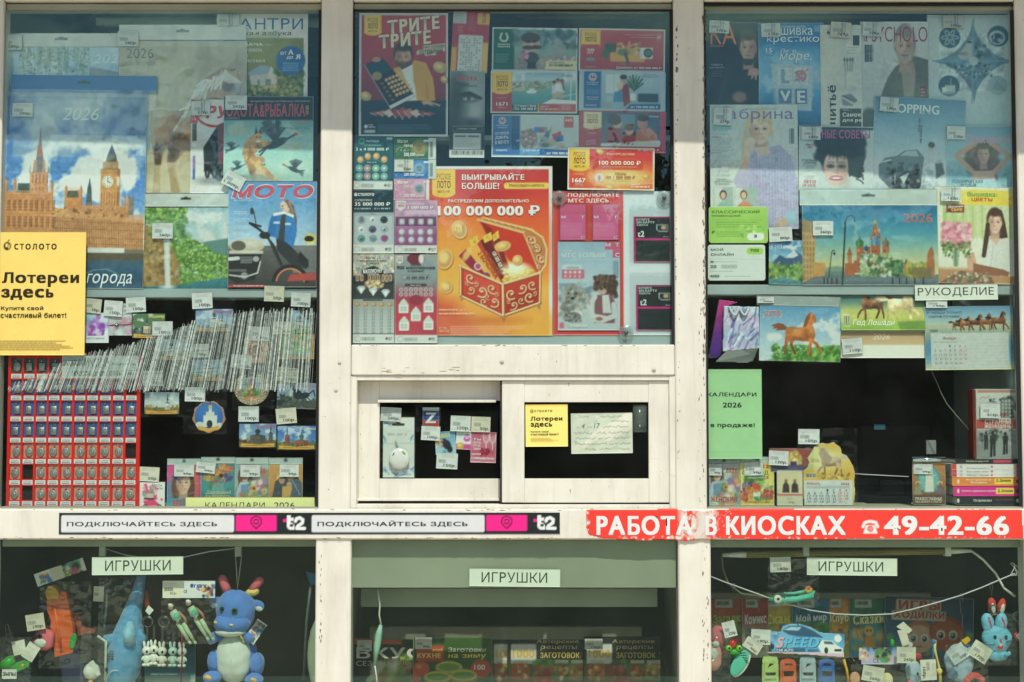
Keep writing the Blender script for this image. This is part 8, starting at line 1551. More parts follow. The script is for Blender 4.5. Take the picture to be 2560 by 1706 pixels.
for r_,(ya,yb) in enumerate(RY):
 for q,x in enumerate(CX):
  if r_==0 and q>3:continue
  X0,Y0=fr.xy(x+36,(ya+yb)/2);lo=link('name_label',lm,None,bd);lo.location=(*fr.xy(x+36,yb+22),0);link('name_print',tl,None,lo)['kind']='stuff'
  if (r_,q) in ((1,9),(4,9),(5,1),(6,1)):continue
  sh='square' if r_<4 and (r_,q) !=(0,0) else 'oval';t=empty('medal_pendant',None,'%s silver medal on the red board, %s row, %s from the left' % (sh,ROW[r_],COLN[q]),'medal','silver medals on the red board',mw=fr.M @ Matrix.Translation((float(X0),float(Y0),0)))
  link('backing_card',cards['green' if r_==0 else 'blue' if r_<4 else 'pink'],None,t)
  for me in medal[sh]:o=link(me.name,me,None,t);o.location=(RNG.uniform(-4,6)*k,-10*k,-.0012);o.rotation_euler.z=RNG.uniform(-.12,.12)
MB().box(lx,by,-.012,rx_,ty,-.0075).build('back_panel',mat('board_black',(.1,.1,.1),.8),bd)
# ------------------------------------------------ fan of thin rods just behind the glass: added strips imitating mirrored glints
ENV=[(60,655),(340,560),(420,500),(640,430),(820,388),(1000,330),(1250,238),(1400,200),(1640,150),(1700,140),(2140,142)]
fr=Frame('c',(60,140,2140,705),.0195);t=empty('streak_fan',None,'fan of added strips imitating bright slanting rods across the lower left window','streak fan',mw=fr.M)
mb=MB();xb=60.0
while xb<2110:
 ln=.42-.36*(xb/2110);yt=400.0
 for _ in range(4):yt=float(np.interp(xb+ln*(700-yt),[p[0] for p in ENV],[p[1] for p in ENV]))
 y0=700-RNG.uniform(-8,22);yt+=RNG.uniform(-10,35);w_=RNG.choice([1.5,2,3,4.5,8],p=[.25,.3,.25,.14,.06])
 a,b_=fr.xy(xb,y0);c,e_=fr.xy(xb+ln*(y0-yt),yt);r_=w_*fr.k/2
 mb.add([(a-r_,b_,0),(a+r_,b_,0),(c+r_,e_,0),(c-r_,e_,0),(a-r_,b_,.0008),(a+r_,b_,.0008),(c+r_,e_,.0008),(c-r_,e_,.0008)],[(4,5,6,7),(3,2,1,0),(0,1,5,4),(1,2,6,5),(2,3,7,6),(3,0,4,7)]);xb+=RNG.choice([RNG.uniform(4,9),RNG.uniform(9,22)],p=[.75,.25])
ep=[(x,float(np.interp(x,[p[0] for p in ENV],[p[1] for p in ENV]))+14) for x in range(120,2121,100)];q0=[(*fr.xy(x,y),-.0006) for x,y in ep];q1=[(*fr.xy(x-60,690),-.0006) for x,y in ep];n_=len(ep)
link('streak_haze',mesh_np('s',q0+q1+[(a,b_,c-.0002) for a,b_,c in q0+q1],[[(k,k+n_,k+n_+1,k+1) for k in range(n_-1)],[(k+1+2*n_,k+3*n_+1,k+3*n_,k+2*n_) for k in range(n_-1)]]),mat_film('streak_haze_film',.04,(.97,.985,.98),1.2,.2,(.9,.92,.9),60),t)  # film added as a bright haze between the imitated streaks
mb.build('streaks',mat_film('streak_strip',.64,(.96,.98,.98),1.5,.15,(.9,.92,.9),90),t)['kind']='stuff'
mb=MB()
for y,x0 in ((452,700),(575,560),(598,500),(640,380),(690,120)):mb.tube([(*fr.xy(x,y-(x-400)*.03+4*math.sin(x*.02)),-.001) for x in range(x0,2120,120)],.0005,4)
mb.build('streak_cross_lines',mat('streak_dark',(.1,.1,.1),.5),t)['kind']='stuff'  # dark lines added across the imitated streaks
# ================================================================ lower cases: toys
class Toy:
 """a thing modelled in view pixels: x right, y down as seen, z px towards the viewer"""
 def __init__(s,name,label,cat,v,box,d,group=None,rot=0):
  s.fr=Frame(v,box,d,rot);s.k=s.fr.k;s.o=empty(name,None,label,cat,group,mw=s.fr.M)
 def p(s,x,y,z=0):a,b=s.fr.xy(x,y);return Vector((float(a),float(b),z*s.k))
 def b(s,nm,m,x,y,z,rx,ry,rz,rot=0,par=None,nu=20,nv=12,fn=None):
  mb=MB();pl=m.name.startswith(('plush','shark','bunny','spot','scarf'))
  mb.ball(s.p(x,y,z),(rx*s.k,ry*s.k,rz*s.k),40 if pl else nu,28 if pl else nv,Matrix.Rotation(math.radians(rot),3,'Z'),fn)
  if pl:                                            # stuffing: lumps, a sewn seam and short pile
   V=mb.V[0];c=np.array(s.p(x,y,z));d=V-c;R=np.linalg.norm(d,axis=1,keepdims=True)+1e-9;u=d/R;q=RNG.random(4)*6
   f_=1+.03*np.sin(4*u[:,:1]+q[0]+3*u[:,1:2])+.02*np.sin(7*u[:,1:2]+q[1]+5*u[:,2:])-.035*np.exp(-(u[:,:1]*14)**2)+RNG.normal(0,.006,(len(V),1))
   V[:]=c+d*f_
  return mb.build(nm,m,par or s.o)
 def t(s,nm,m,pts,r,n=8,par=None):
  mb=MB();mb.tube([s.p(*q) for q in pts],[q*s.k for q in r] if hasattr(r,'__len__') else r*s.k,n);mb.sm=True;return mb.build(nm,m,par or s.o)
 def pr(s,nm,m,pts,z0,z1,par=None):
  mb=MB();n=len(pts);V=[tuple(s.p(x,y,z)) for z in (z0,z1) for x,y in pts]
  mb.add(V,[tuple(range(n)),tuple(range(n,2*n))[::-1]]+[(q,q+n,(q+1) % n+n,(q+1) % n) for q in range(n)]);return mb.build(nm,m,par or s.o)
 def ring(s,nm,m,x,y,z,R,r,par=None):return s.t(nm,m,[(x+R*math.cos(t),y+R*math.sin(t),z) for t in np.linspace(0,2*math.pi,19)],r,6,par)
 def bag(s,bx,z,w=.0025,nm='plastic_bag',haze=.03):return film(s.fr,nm,bx,s.o,z*s.k,w*.45,'bag',nx=26)
 def card(s,nm,bx,fn,z=0,**kw):return sheet(s.fr,nm,bx,fn,s.o,z=z*s.k,th=.0006,q=1.6,**kw)
def cl(c,n,r=.5,**kw):return mat(n,c,r,**kw)
PB=cl((.33,.50,.78),'plush_blue',.95,sheen=.4,bump=.6,bscale=500);PW=cl((.78,.82,.78),'plush_white',.95,sheen=.3,bump=.6,bscale=500);PK=cl((.82,.42,.46),'plush_pink',.9,bump=.5,bscale=500);PY=cl((.85,.76,.42),'plush_yellow',.9);EY=cl((.03,.03,.03),'eye_black',.1,coat=.6);STL=mat('clip_steel',None);WHT=cl((.85,.87,.83),'white_vinyl',.4);YEL=cl((.85,.65,.1),'yellow_plastic',.4);GRN=cl((.2,.6,.2),'green_plastic',.35);TEAL=cl((.35,.75,.66),'teal_rubber',.5);NAVY=cl((.16,.18,.3),'navy_plastic',.5);ORG=cl((.88,.36,.06),'orange_plastic',.4)
# blue plush dragon
T=Toy('plush_dragon','sitting blue plush dragon with pink horns and a white belly','plush toy','o',(490,400,1170,1570),.085)
T.b('body',PB,820,1290,-30,215,285,150);T.b('belly',PW,800,1300,40,190,275,135);hd=T.b('head',PB,815,800,30,215,235,170);T.b('muzzle',PB,790,925,110,198,115,130,0,hd);T.b('lower_lip',PW,775,1010,105,160,52,115,0,hd)
for x,y,r,z in ((700,762,30,172),(838,780,38,200)):e=T.b('eye',cl((.2,.5,.5),'eye_teal',.15,coat=.5),x,y,z,r,r*1.15,18,0,hd);T.b('pupil',EY,x,y-2,z+10,r*.72,r*.84,14,0,e)
for x,y in ((637,897),(812,918)):T.b('nostril',PY,x,y,192 if x<700 else 238,22,13,14,-15,hd)
T.t('horn',PK,[(725,610,0),(690,530,0),(660,455,0),(645,425,0)],[48,52,46,22],12,hd);T.t('horn',PK,[(975,590,0),(1030,520,0),(1070,475,0),(1090,455,0)],[40,46,46,22],12,hd);T.b('horn_base',PY,985,605,0,78,45,50,10,hd)
for x,y,r in ((600,710,20),(1045,745,-25)):er=T.b('ear',PB,x,y,0,75,55,35,r,hd);T.b('ear_lining',PW,x+(15 if x>800 else -15),y+30,18,42,32,24,r,er)
T.t('arm',PB,[(660,1050,30),(590,1080,60),(530,1120,70)],[60,58,40],12);T.t('arm',PB,[(930,1040,60),(980,1080,100),(1000,1120,110)],[60,55,35],12)
for x,y,fx,fy in ((595,1340,588,1490),(1045,1370,1035,1512)):T.b('leg',PB,x,y,20,78,132,110);ft=T.b('foot',PB,fx,fy,110,95,72,85);T.b('sole_patch',cl((.85,.65,.3),'sole_gold',.8),fx-25 if x<800 else fx+8,fy-12,160,48,28,42,-12,ft)
T.t('neck_ribbon',PY,[(880,1015,150),(900,1060,150),(930,1110,120)],9,6);T.t('hanging_loop',cl((.7,.68,.6),'loop_tape',.8),[(800,210,0),(815,400,0),(828,570,10),(845,400,0),(868,210,0)],6,6)
frt=Frame('o',(895,905,1150,1150),.060,55)
def _(A):A.bg('#d6d8c4').rc(895,905,1150,1150,'#cfd2c0');A.rc(1020,910,1140,1145,'#3a4a58');fl(A,1080,1020,60,40,['#4a8ab8','#22303a','#8a5a4a']);fl(A,960,1040,40,24,['#c86a4a','#e0c090','#3a5a8a'])
sheet(frt,'hang_tag',(895,965,1150,1090),_,None,th=.0005,label='white printed swing tag tilted on the dragon belly',cat='tag')
# shark in a bag
SB=cl((.36,.62,.80),'shark_plush',.95,sheen=.4,bump=.5,bscale=450);T=Toy('plush_shark','light blue plush shark hanging head down in a clear bag','plush toy','n',(1130,420,1560,1610),.10)
T.t('body',SB,[(1500,420,-40),(1460,640,-30),(1420,800,0),(1395,960,0),(1370,1120,0),(1340,1300,0),(1310,1450,0),(1280,1600,0),(1270,1680,0)],[45,70,95,140,185,200,185,140,60],22)
T.t('fin',SB,[(1230,1100,60),(1180,1090,90),(1140,1060,100)],[70,55,18],12);T.t('fin',cl((.55,.76,.86),'shark_pale',.95,sheen=.4),[(1430,1130,150),(1430,1000,170),(1435,890,150)],[66,62,26],12);T.t('fin',SB,[(1480,1020,40),(1540,1100,60),(1560,1190,40)],[60,50,20],12)
for q in range(4):T.t('gill',EY,[(1200,1245+q*22,158),(1225,1215+q*24,175),(1255,1200+q*26,188),(1275,1208+q*26,196)],5,5)
T.b('eye',EY,1190,1398,160,17,25,14,-15);T.t('mouth',PW,[(1180,1540,150),(1215,1450,185),(1270,1400,198),(1330,1395,205)],5,5);T.bag((1120,430,1580,1570),215,.006,haze=.035)
# water pistol
T=Toy('water_pistol','orange toy water pistol with a yellow nozzle in a hanging bag','toy gun','n',(480,250,1020,1300),.14)
T.pr('barrel',ORG,[(512,680),(650,665),(662,590),(715,600),(765,820),(800,1000),(812,1150),(800,1240),(612,1285),(590,1150),(560,1000),(556,880),(520,800)],-40,40);T.pr('nozzle',YEL,[(495,600),(520,535),(575,530),(625,580),(650,640),(648,668),(512,682)],-35,35);T.pr('grip',cl((.62,.24,.05),'orange_dull',.5),[(770,830),(830,850),(862,975),(930,998),(1005,1008),(1000,1040),(900,1050),(830,1080),(820,1000)],-70,-45);T.b('trigger_panel',GRN,800,1120,42,38,90,14,-12);T.pr('water_tank',NAVY,[(660,1290),(850,1170),(890,1400),(920,1600),(700,1600)],-50,30)
T.t('ridge',ORG,[(600,760,40),(640,1000,42),(680,1230,40)],16,8);T.bag((450,480,1000,1400),70,.006,haze=.02)
def tg(A):A.bg('#c9cfcc');fl(A,480,400,60,26,['#3a6ab0','#c04a5a','#d8c050','#4a9a60']);fl(A,760,380,110,40,['#3a6ab0','#c04a5a','#d8c050','#4a9a60','#222']);A.rc(540,320,680,470,'#b9b69c');A.t('TOYS',420,370,530,430,'#3a6ab0','k').t('CE',690,395,760,440,'#3a6a50','b')
sheet(Frame('n',(370,320,920,460),.105,19),'header_card',(370,320,920,460),tg,None,th=.0005,label='printed toy header card tilted above the water pistol',cat='card')
T=Toy('plush_keyring','pink square plush keyring with dark sunglasses','keyring','n',(340,1000,590,1250),.12);bd_=T.b('body',PK,470,1110,0,112,118,60,-12,fn=lambda d:Vector([math.copysign(abs(q)**.7,q) for q in d]));T.b('snout',PW,450,1140,55,65,48,24,0,bd_)
for x in (395,448):T.b('lens',EY,x,1072-(x-395)*.15,66,27,22,10,0,bd_)
T.ring('ring',STL,440,985,0,26,4);price('n',(280,835,478,1010),'190р.',.098,'above the pink plush keyring',9,'#cfcab4')
T=Toy('bottle_keyring','green drink bottle keyring with a strap, clipped in a bag at far left','keyring','n',(-20,1300,330,1560),.06);T.t('bottle',GRN,[(20,1400,0),(90,1360,0),(150,1330,0)],[50,66,56],16);T.pr('strap',GRN,[(30,1470),(190,1350),(260,1325),(325,1345),(320,1400),(230,1430),(60,1540)],30,40);T.b('rivet',YEL,256,1380,42,16,16,8)
T.card('print_label',(40,1420,195,1520),lambda A:(A.bg('#d6d8d0'),A.t('PRIME',50,1450,185,1490,'#1c2420','k',0,180)),44);T.pr('binder_clip',EY,[(50,1030),(140,1020),(150,1085),(40,1090)],-20,20);T.t('clip_wire',STL,[(70,1090,22),(50,960,10),(70,945,10),(85,960,10),(125,1090,22)],4,6);T.bag((-20,1080,350,1600),50,.006)
def blank(A):A.bg('#d3d3c0').no(.05,4);A.lines(A.x0+20,A.y0+30,A.x1-20,3,16,'#a0a090',5,.5)
for bx,r,lb in (((135,1120,275,1270),12,'left of two blank cards'),((262,1150,400,1330),-32,'right of two blank cards')):sheet(Frame('n',bx,.072,r),'paper_card',bx,blank,None,th=.0004,label=lb+' above the green bottle keyring',cat='card',bend=.002)
T=Toy('boxed_toy','white toy with a striped bee in a narrow clear bag','toy','n',(890,1050,1150,1600),.07);T.b('body',WHT,985,1450,0,90,90,60);T.b('bee',YEL,985,1560,40,28,26,24);T.pr('white_card',WHT,[(965,1350),(1015,1320),(1100,1475),(1060,1490)],50,54);T.t('hanger_strip',cl((.3,.36,.34),'grey_strip',.4),[(1140,560,0),(1130,800,0),(1110,1000,20)],12,6);T.t('frame',WHT,[(1050,1070,30),(1140,1130,30),(1140,1540,30)],14,6);T.bag((885,960,1160,1600),70,.006)
price('n',(1002,542,1112,702),'',.115,'hanging left of the shark tail',-2,'#c9c6b0')
# rabbit keyrings
RK=[(1570,0,WHT,'leftmost white'),(1645,-14,WHT,'second white'),(1735,4,cl((.8,.8,.74),'cream_vinyl',.4),'cream'),(1850,6,cl((.66,.76,.72),'mint_vinyl',.4),'pale mint'),(1950,10,cl((.72,.78,.74),'mint2_vinyl',.4),'rightmost mint')]
for x,dy,m,lb in RK:
 T=Toy('rabbit_keyring',lb+' rabbit figure in the row of hanging keyrings','keyring','n',(x-50,1130+dy,x+50,1400+dy),.065+.004*(x % 3),'rabbit keyrings');h=T.b('head',m,x,1230+dy,0,50,46,42)
 for s_ in (-1,1):T.b('ear',m,x+s_*20-6,1165+dy,0,15,40,14,-s_*8,h)
 T.b('eye',EY,x+12,1235+dy,38,13,16,10,0,h);T.b('body',m,x,1318+dy,0,38,52,32)
 for s_ in (-1,1):T.b('foot',m,x+s_*22,1378+dy,12,26,18,26);T.b('arm',m,x+s_*38,1310+dy,8,14,28,14,s_*25)
 for q in range(6):T.ring('chain_link',STL,x+3*(q % 2),1110-q*24+dy,0,10,3)
for x in (1580,1755):
 T=Toy('split_ring','steel split ring %s the white tag above the rabbit figures' % ('under' if x<1600 else 'right of'),'ring','n',(x-60,860,x+60,985),.07);T.ring('ring',STL,x,920,0,58,6);T.ring('inner_coil',STL,x+4,924,6,50,5)
T=Toy('wood_figure','brown figure with a white square tag above the split rings','keyring','n',(1545,570,1660,850),.08);T.b('figure',cl((.5,.2,.1),'brown_wood',.5),1580,700,0,28,120,24,4);T.pr('white_tag',WHT,[(1600,740),(1655,790),(1610,845),(1565,800)],28,32)
# soldiers bag
T=Toy('soldier_bag','bag with two toy sportsmen under a printed TOY card','toy bag','o',(28,480,605,1135),.055)
def sb(A):A.bg('#d3d8d6');A.rc(28,484,250,666,'#dcd8c2');A.lines(45,505,230,3,14,'#8d9088',5,.7);A.bars(48,552,142,590,'#3a3f40',20);fl(A,420,560,30,20,['#2a62b8','#4a8ad0','#c84a5a']);fl(A,520,590,60,34,['#c84a6a','#3a6ab0','#222','#d8b040']);A.el(340,535,16,22,'#1a3a7a');A.t('85р.',108,604,184,636,'#333').t('TOY',345,520,500,556,'#2a62b8','k').t('CE',255,580,290,612,'#333','b')
T.card('header_card',(28,482,590,664),sb,10)
for x0,y0 in ((120,740),(310,700)):
 MT=cl((.70,.78,.64),'mint_soldier',.45);SK=cl((.72,.52,.42),'skin_plastic',.5);fg=T.b('head',SK,x0,y0+20,20,28,32,26,-20);T.b('hair',WHT,x0-2,y0+2,20,30,20,28,-20,fg);T.t('torso',MT,[(x0+20,y0+60,20),(x0+60,y0+120,22),(x0+95,y0+185,20)],[38,48,34],12);T.b('jersey_mark',TEAL,x0+70,y0+110,58,34,40,16,-30)
 for dx in (0,55):T.t('leg',MT,[(x0+80+dx,y0+190,18),(x0+135+dx,y0+280,24),(x0+205+dx,y0+390,18)],[27,22,15],10);T.b('boot',MT,x0+210+dx,y0+395,22,22,17,24,-50);T.b('shorts_patch',EY,x0+60+dx,y0+165,45,20,26,14,-30)
 T.t('arm',SK,[(x0+75,y0+75,15),(x0+140,y0+125,28),(x0+175,y0+190,25)],[19,16,12],8)
T.bag((30,640,610,1140),75,.005)
# things further back in the left case
T=Toy('game_box','dark teal board game box lying at the bottom of the left case','box','o',(-160,1150,380,1600),.26)
T.card('lid',(-160,1150,380,1600),lambda A:(A.gr(['#22343a','#1c4a5a','#1f5a70','#c9c6b0']),A.rc(-100,1290,200,1400,'#8a7a60'),A.t('Играй! Учись! Развивайся!',-90,1470,190,1492,'#b9d0d4','b')),0);T.pr('tray',NAVY,[(-160,1150),(380,1150),(380,1600),(-160,1600)],-60,-1)
T=Toy('red_ribbon','thin red ribbon hanging in front of the game box','ribbon','o',(215,980,245,1580),.05);T.t('ribbon',cl((.6,.15,.15),'red_thread',.8),[(232,980,0),(236,1300,0),(228,1600,0)],7,6)
T=Toy('round_tray','large pale round dish leaning at the right of the dragon','dish','o',(1560,820,1900,1700),.12);T.b('dish',cl((.6,.64,.56),'pale_dish',.4),1760,1280,0,185,450,60);T.b('hollow',cl((.42,.34,.24),'dish_inner',.6),1800,1280,25,150,400,50)
T=Toy('blue_packet','folded blue foil packet hanging at the right edge of the left case','packet','o',(1560,385,1700,1540),.09);T.pr('packet',cl((.18,.42,.56),'blue_foil',.3),[(1560,390),(1700,420),(1700,520),(1605,530)],-6,6);T.t('tail',cl((.3,.36,.34),'grey_strip',.4),[(1610,530,0),(1570,900,0),(1540,1540,0)],16,6)
wire('cord','white cord strung along the top of the left case',[('k',750,378,.06),('k',900,425,.06),('k',1000,440,.06),('k',1320,440,.06),('k',1500,400,.06),('k',1700,375,.06)],.0015,mat('cord_white',None))
for v,bx,tx,lb,d,r in (('k',(660,437,1315,565),(755,462,1225,537),'in the left toy case',.0265,.6),('l',(915,398,1472,506),(990,420,1392,482),'in the middle lower case',.0240,-.6),('m',(795,188,1443,312),(878,214,1342,284),'in the right toy case',.0300,-.6)):
 @paper('sign','white paper sign reading ИГРУШКИ '+lb,'sign',v,bx,d,group='typed paper signs',rot=r,bend=.0008)
 def _(A):A.bg('#d6e0d0').no(.03,4);A.t('ИГРУШКИ',*tx,'#2f3a32','r')
# ------------------------------------------------ middle case: cookery magazines on the rack
T=Toy('cable_switch','pale green inline cable switch hanging in the middle case','cable','l',(320,520,390,1100),.06);T.t('cord',WHT,[(352,520,0),(366,620,0),(362,680,0),(374,740,0)],5,6);T.t('switch',cl((.6,.76,.70),'switch_body',.4),[(372,742,0),(362,790,0),(350,870,0),(335,985,0)],[10,20,22,8],10);T.t('lower_cord',WHT,[(336,985,0),(348,1060,0),(352,1120,0)],5,6)
GM='cookery magazines on the rack'
@magazine('dark seasonal cookery magazine with large white title','l',(200,825,600,1140),.42,group=GM)
def _(A):A.bg('#22261f').rc(200,825,500,862,'#c05a30');fl(A,520,975,50,30,['#8aa83c','#a9c050','#5a7a2c']);A.el(430,1090,150,70,'#c9c6b4');fl(A,430,1085,110,90,['#e0d8c0','#8aa050','#c86a5a','#f0ead8','#6a8a40']);A.t('ВКУС',222,880,640,948,'#dcdcd0','b').t('СЕЗОНА',222,962,440,992,'#c6c6ba').t('Лето',482,945,600,985,'#c9d060','r',.2)
@magazine('cookery magazine with yellow winter preserves title, pots and tomatoes','l',(570,820,1055,1140),.40,group=GM)
def _(A):
 A.gr(['#3a5a24','#2f4a20','#3c5426']);A.rc(590,870,760,965,'#b8402c');A.el(985,1010,62,55,'#b8402c')
 for x,y in ((620,1010),(570,1060)):A.el(x,y,50,44,'#c8502c');A.el(x-12,y-14,18,14,'#e08a60',.7,10)
 for x,y in ((790,1000),(720,1060),(880,1050)):A.el(x,y+20,80,60,'#8a7a34');A.el(x,y,82,34,'#c9b048');A.el(x,y,68,24,'#6a8a3c')
 A.t('КУХНЕ',596,915,740,945,'#e8c850','k').t('моей',690,885,750,905,'#e8c850','b').t('Заготовки',785,880,1018,908,'#dcd8c8','r',.1).t('на зиму',785,920,1018,952,'#e0c83c','b',.1).t('100',945,985,1012,1016,'#f0e0d0','b')
for q,(x0,x1,lb) in enumerate(((1045,1200,'hindmost preserve recipe magazine with a jar, left of three alike'),(1150,1612,'preserve recipe magazine with jars, middle of three alike'),(1615,2085,'preserve recipe magazine with jars, right of three alike'))):
 @magazine(lb,'l',(x0,815,x1,1140),.43-.015*q,group=GM)
 def _(A):
  A.bg('#26292a').gr(['#4a5a34','#6a5a34','#7a4a30'],(x0,955,x1,1140));A.rc(x0+20,860,x0+175,980,'#c9ccc4',r=10)
  for x,c in ((x0+80,'#a05a2c'),(x0+330,'#5a6a3c'),(x0+430,'#8a7a4c')):A.rc(x-55,975,x+55,1080,c,r=18);A.rc(x-42,958,x+42,978,'#b9b4a0');fl(A,x,1030,40,26,['#c87a3c','#7a8a3c','#b0402c','#d8c080'])
  fl(A,x0+220,1010,50,34,['#4a7a34','#6a9a44','#36602c']);fl(A,x0+220,1060,60,30,['#c8503c','#a03a2c'])
  A.t('1000',x0+30,895,x0+165,945,'#e0a83c','k').t('Авторские',x0+175,832,x0+435,862,'#c9a878','r',.1).t('рецепты',x0+200,870,x0+425,900,'#c9a878','r',.1).t('ЗАГОТОВОК',x0+200,910,x0+440,945,'#c9a848','b')
for bx,s_,lb in (((228,836,318,902),'250р.','on the seasonal cookery magazine'),((584,818,686,890),'99р.','on the winter preserves magazine'),((1622,826,1732,892),'100р.','on the right preserve recipe magazine')):price('l',bx,s_,.375,lb)
# ------------------------------------------------ right case
T=Toy('strip_lamp','yellow ribbed strip lamp with white end caps in the right case','lamp','m',(180,105,1980,190),.07,'unlit strip lamps')
T.t('tube',cl((.62,.58,.32),'ribbed_lamp',.5),[(358,163,0),(1790,138,0)],24,12)
for a,b_ in (((190,166),(358,163)),((1790,138),(1975,135))):T.t('end_cap',WHT,[(*a,0),(*b_,0)],[14,24] if a[0]<500 else [26,14],10)
for x in (785,1800):T.pr('clip',WHT,[(x-20,105),(x+22,105),(x+22,172),(x-20,172)],-26,28)
for y in (-12,0,12):T.t('rib',cl((.45,.42,.22),'rib_dark',.6),[(358,163+y,24-abs(y)*.3),(1790,138+y,24-abs(y)*.3)],2.5,5)
T.t('cable',WHT,[(1975,135,0),(2060,200,0),(2150,300,0),(2200,400,10),(2280,460,10)],9,6);T.t('cable',cl((.45,.42,.32),'beige_cable',.6),[(185,170,0),(190,260,0),(230,370,0),(320,440,0),(500,468,0)],7,6)
STR=[(108,322),(200,358),(350,412),(500,466),(650,515),(820,562),(1000,588),(1200,597),(1400,588),(1550,555),(1700,515),(1900,456),(2050,400),(2180,345),(2290,300)]
T=Toy('hanging_string','white string sagging across the right toy case with wire hooks','string','m',(108,300,2290,600),.045);T.t('string',mat('cord_white',None),[(x,y,0) for x,y in STR],4.5,6);T.t('knot',mat('cord_white',None),[(2290+30*math.cos(t*1.9)*math.sin(t),270+45*math.sin(t*1.3),8*math.cos(t)) for t in np.linspace(0,12,50)],2.5,5)
for x,L_ in ((270,140),(440,130),(725,140),(960,120),(1150,270),(1350,150),(1690,190),(1900,250),(2115,90)):
 y=float(np.interp(x,[q[0] for q in STR],[q[1] for q in STR]));T.t('wire_hook',STL,[(x+14,y+50,0),(x+10,y-8,0),(x-2,y-14,0),(x-8,y,0),(x-4,y+L_*.45,0),(x+8,y+L_*.55,0),(x+6,y+L_,0)],2.6,5)
T=Toy('toy_car_bag','bag of four toy cars under a blue SPEED card','toy bag','p',(760,440,2080,1360),.06)
SPO=[(928,845),(1050,830),(1020,540),(1180,560),(1210,480),(1300,452),(1460,452),(1600,490),(1690,545),(1740,568),(2072,590),(2062,910),(1500,870)]
def sp(A):
 A.gr(['#3a86c4','#2f78b8','#5aa4d8','#3a7ab0']);A.cloud((930,450,2075,900),'#8ac4e4',.5,5,.6);A.po([(1200,540),(1300,480),(1480,475),(1640,540),(1780,640),(1300,600)],'#2a4a6a',.9,8);A.po([(1230,530),(1320,490),(1470,490),(1430,540)],'#a9d0e4',.9,8);A.rc(928,838,2075,915,'#d8b4cc');A.rc(1110,785,1520,835,'#1f4a70',.8)
 A.po([(1700,760),(1760,670),(1900,680),(1960,740),(2050,790),(2040,855),(1750,850)],'#dfe8ea',1,6);A.po([(1780,685),(1890,690),(1930,735),(1790,725)],'#4a6478');A.el(1815,815,28,44,'#2a3438');A.rc(1930,795,2030,830,'#2a3438',r=10);A.el(1980,650,52,52,'#dfe6e6');A.el(1050,760,40,44,'#2a2c50')
 for dx,c in ((8,'#1c3a5c'),(0,'#5ab0e0')):A.t('SPEED',1110+dx,630+dx,1720+dx,775+dx,c,'k',.25)
 A.t('S',1110,628,1228,775,'#e0a0b0','k',.25).t('CAR AUTO',1118,792,1355,830,'#dfeaf0','b').t('SPEED',1560,800,1700,828,'#1c3a5c','b').t('VEHICLE MAN',1024,555,1130,600,'#bcdcf0','b')
T.card('header_card',(925,448,2080,916),sp,40,outline=SPO)
for x,c,nm,j in ((1038,(.70,.80,.48),'mint_car',1),(1288,(.85,.35,.10),'orange_car',0),(1562,(.66,.74,.78),'silver_car',1),(1828,(.14,.40,.72),'blue_car',0)):
 m=cl(c,nm,.3,coat=.5);y0=905 if j else 950;w_=112
 bo=[(x-w_,y0+60),(x-w_*.85,y0+8),(x,y0-(2 if j else 18)),(x+w_*.85,y0+8),(x+w_,y0+60),(x+w_*1.02,y0+300),(x+w_,y0+470),(x-w_,y0+470),(x-w_*1.02,y0+300)]
 cb=T.pr('car_body',m,bo,-50,10);T.pr('cabin',m,[(x-w_*.72,y0+60),(x+w_*.72,y0+60),(x+w_*.8,y0+300),(x-w_*.8,y0+300)],10,34,cb);T.pr('window',cl((.10,.12,.13),'toy_glass',.15),[(x-w_*.68,y0+(215 if j else 150)),(x+w_*.68,y0+(215 if j else 150)),(x+w_*.55,y0+(255 if j else 220)),(x-w_*.55,y0+(255 if j else 220))],34,38,cb)
 T.pr('decal',EY if j else cl((.14,.10,.10),'toy_grille',.4),[(x-40,y0+150),(x-15,y0+90),(x+50,y0+95),(x+5,y0+120)] if j else [(x-62,y0+75),(x-45,y0+45),(x+45,y0+45),(x+62,y0+75)],34.5,37,cb)
 for s_ in (-1,1):
  for yy in (90,380):T.b('wheel',EY,x+s_*w_,y0+yy,-35,16,48,48,0,cb)
T.bag((920,880,2080,1360),75,.006,haze=.025)
price('p',(770,525,1046,735),'190р.',.050,'beside the SPEED card',-3,'#cfd6d2')
T=Toy('bracelet_bag','clear bag with a teal flower watch bracelet hung on the string','toy bag','m',(505,180,875,530),.040);T.t('strap',TEAL,[(525,480,0),(600,488,12),(720,478,25),(830,455,22),(845,432,0),(800,425,-15),(700,445,-15),(630,440,0)],[12,20,22,22,14,12,12,8],8)
T.b('dial',WHT,580,478,26,30,30,10);T.b('dial_centre',EY,582,476,36,10,10,5);T.ring('dial_ring',cl((.3,.45,.42),'ring_dark',.3),590,476,28,40,4)
for q in range(6):T.b('flower_petal',YEL if q<4 else PK,805+16*math.cos(q),412+14*math.sin(q),10,13,13,9)
T.bag((508,190,872,525),45,.004);price('m',(532,182,680,288),'180р.',.0355,'on the teal bracelet bag',2,'#d6d6c8')
T=Toy('slipper_keyring','mint rubber slipper keyring beside the toy cars','keyring','p',(480,780,770,1200),.05,rot=0);T.b('sole',TEAL,610,1000,0,95,205,18,-32);T.b('welt',WHT,632,1010,-16,100,212,18,-32)
for q in range(5):T.t('stripe',EY,[(600+q*22,860+q*28,16),(690+q*14,850+q*40,16)],5,5)
T=Toy('frog_charm','red and green frog head charm above the slipper','keyring','p',(410,670,640,890),.045);T.b('head',GRN,540,845,0,85,45,40);T.b('cap',cl((.75,.1,.08),'red_gloss',.2,coat=.6),510,735,0,55,65,45,-25)
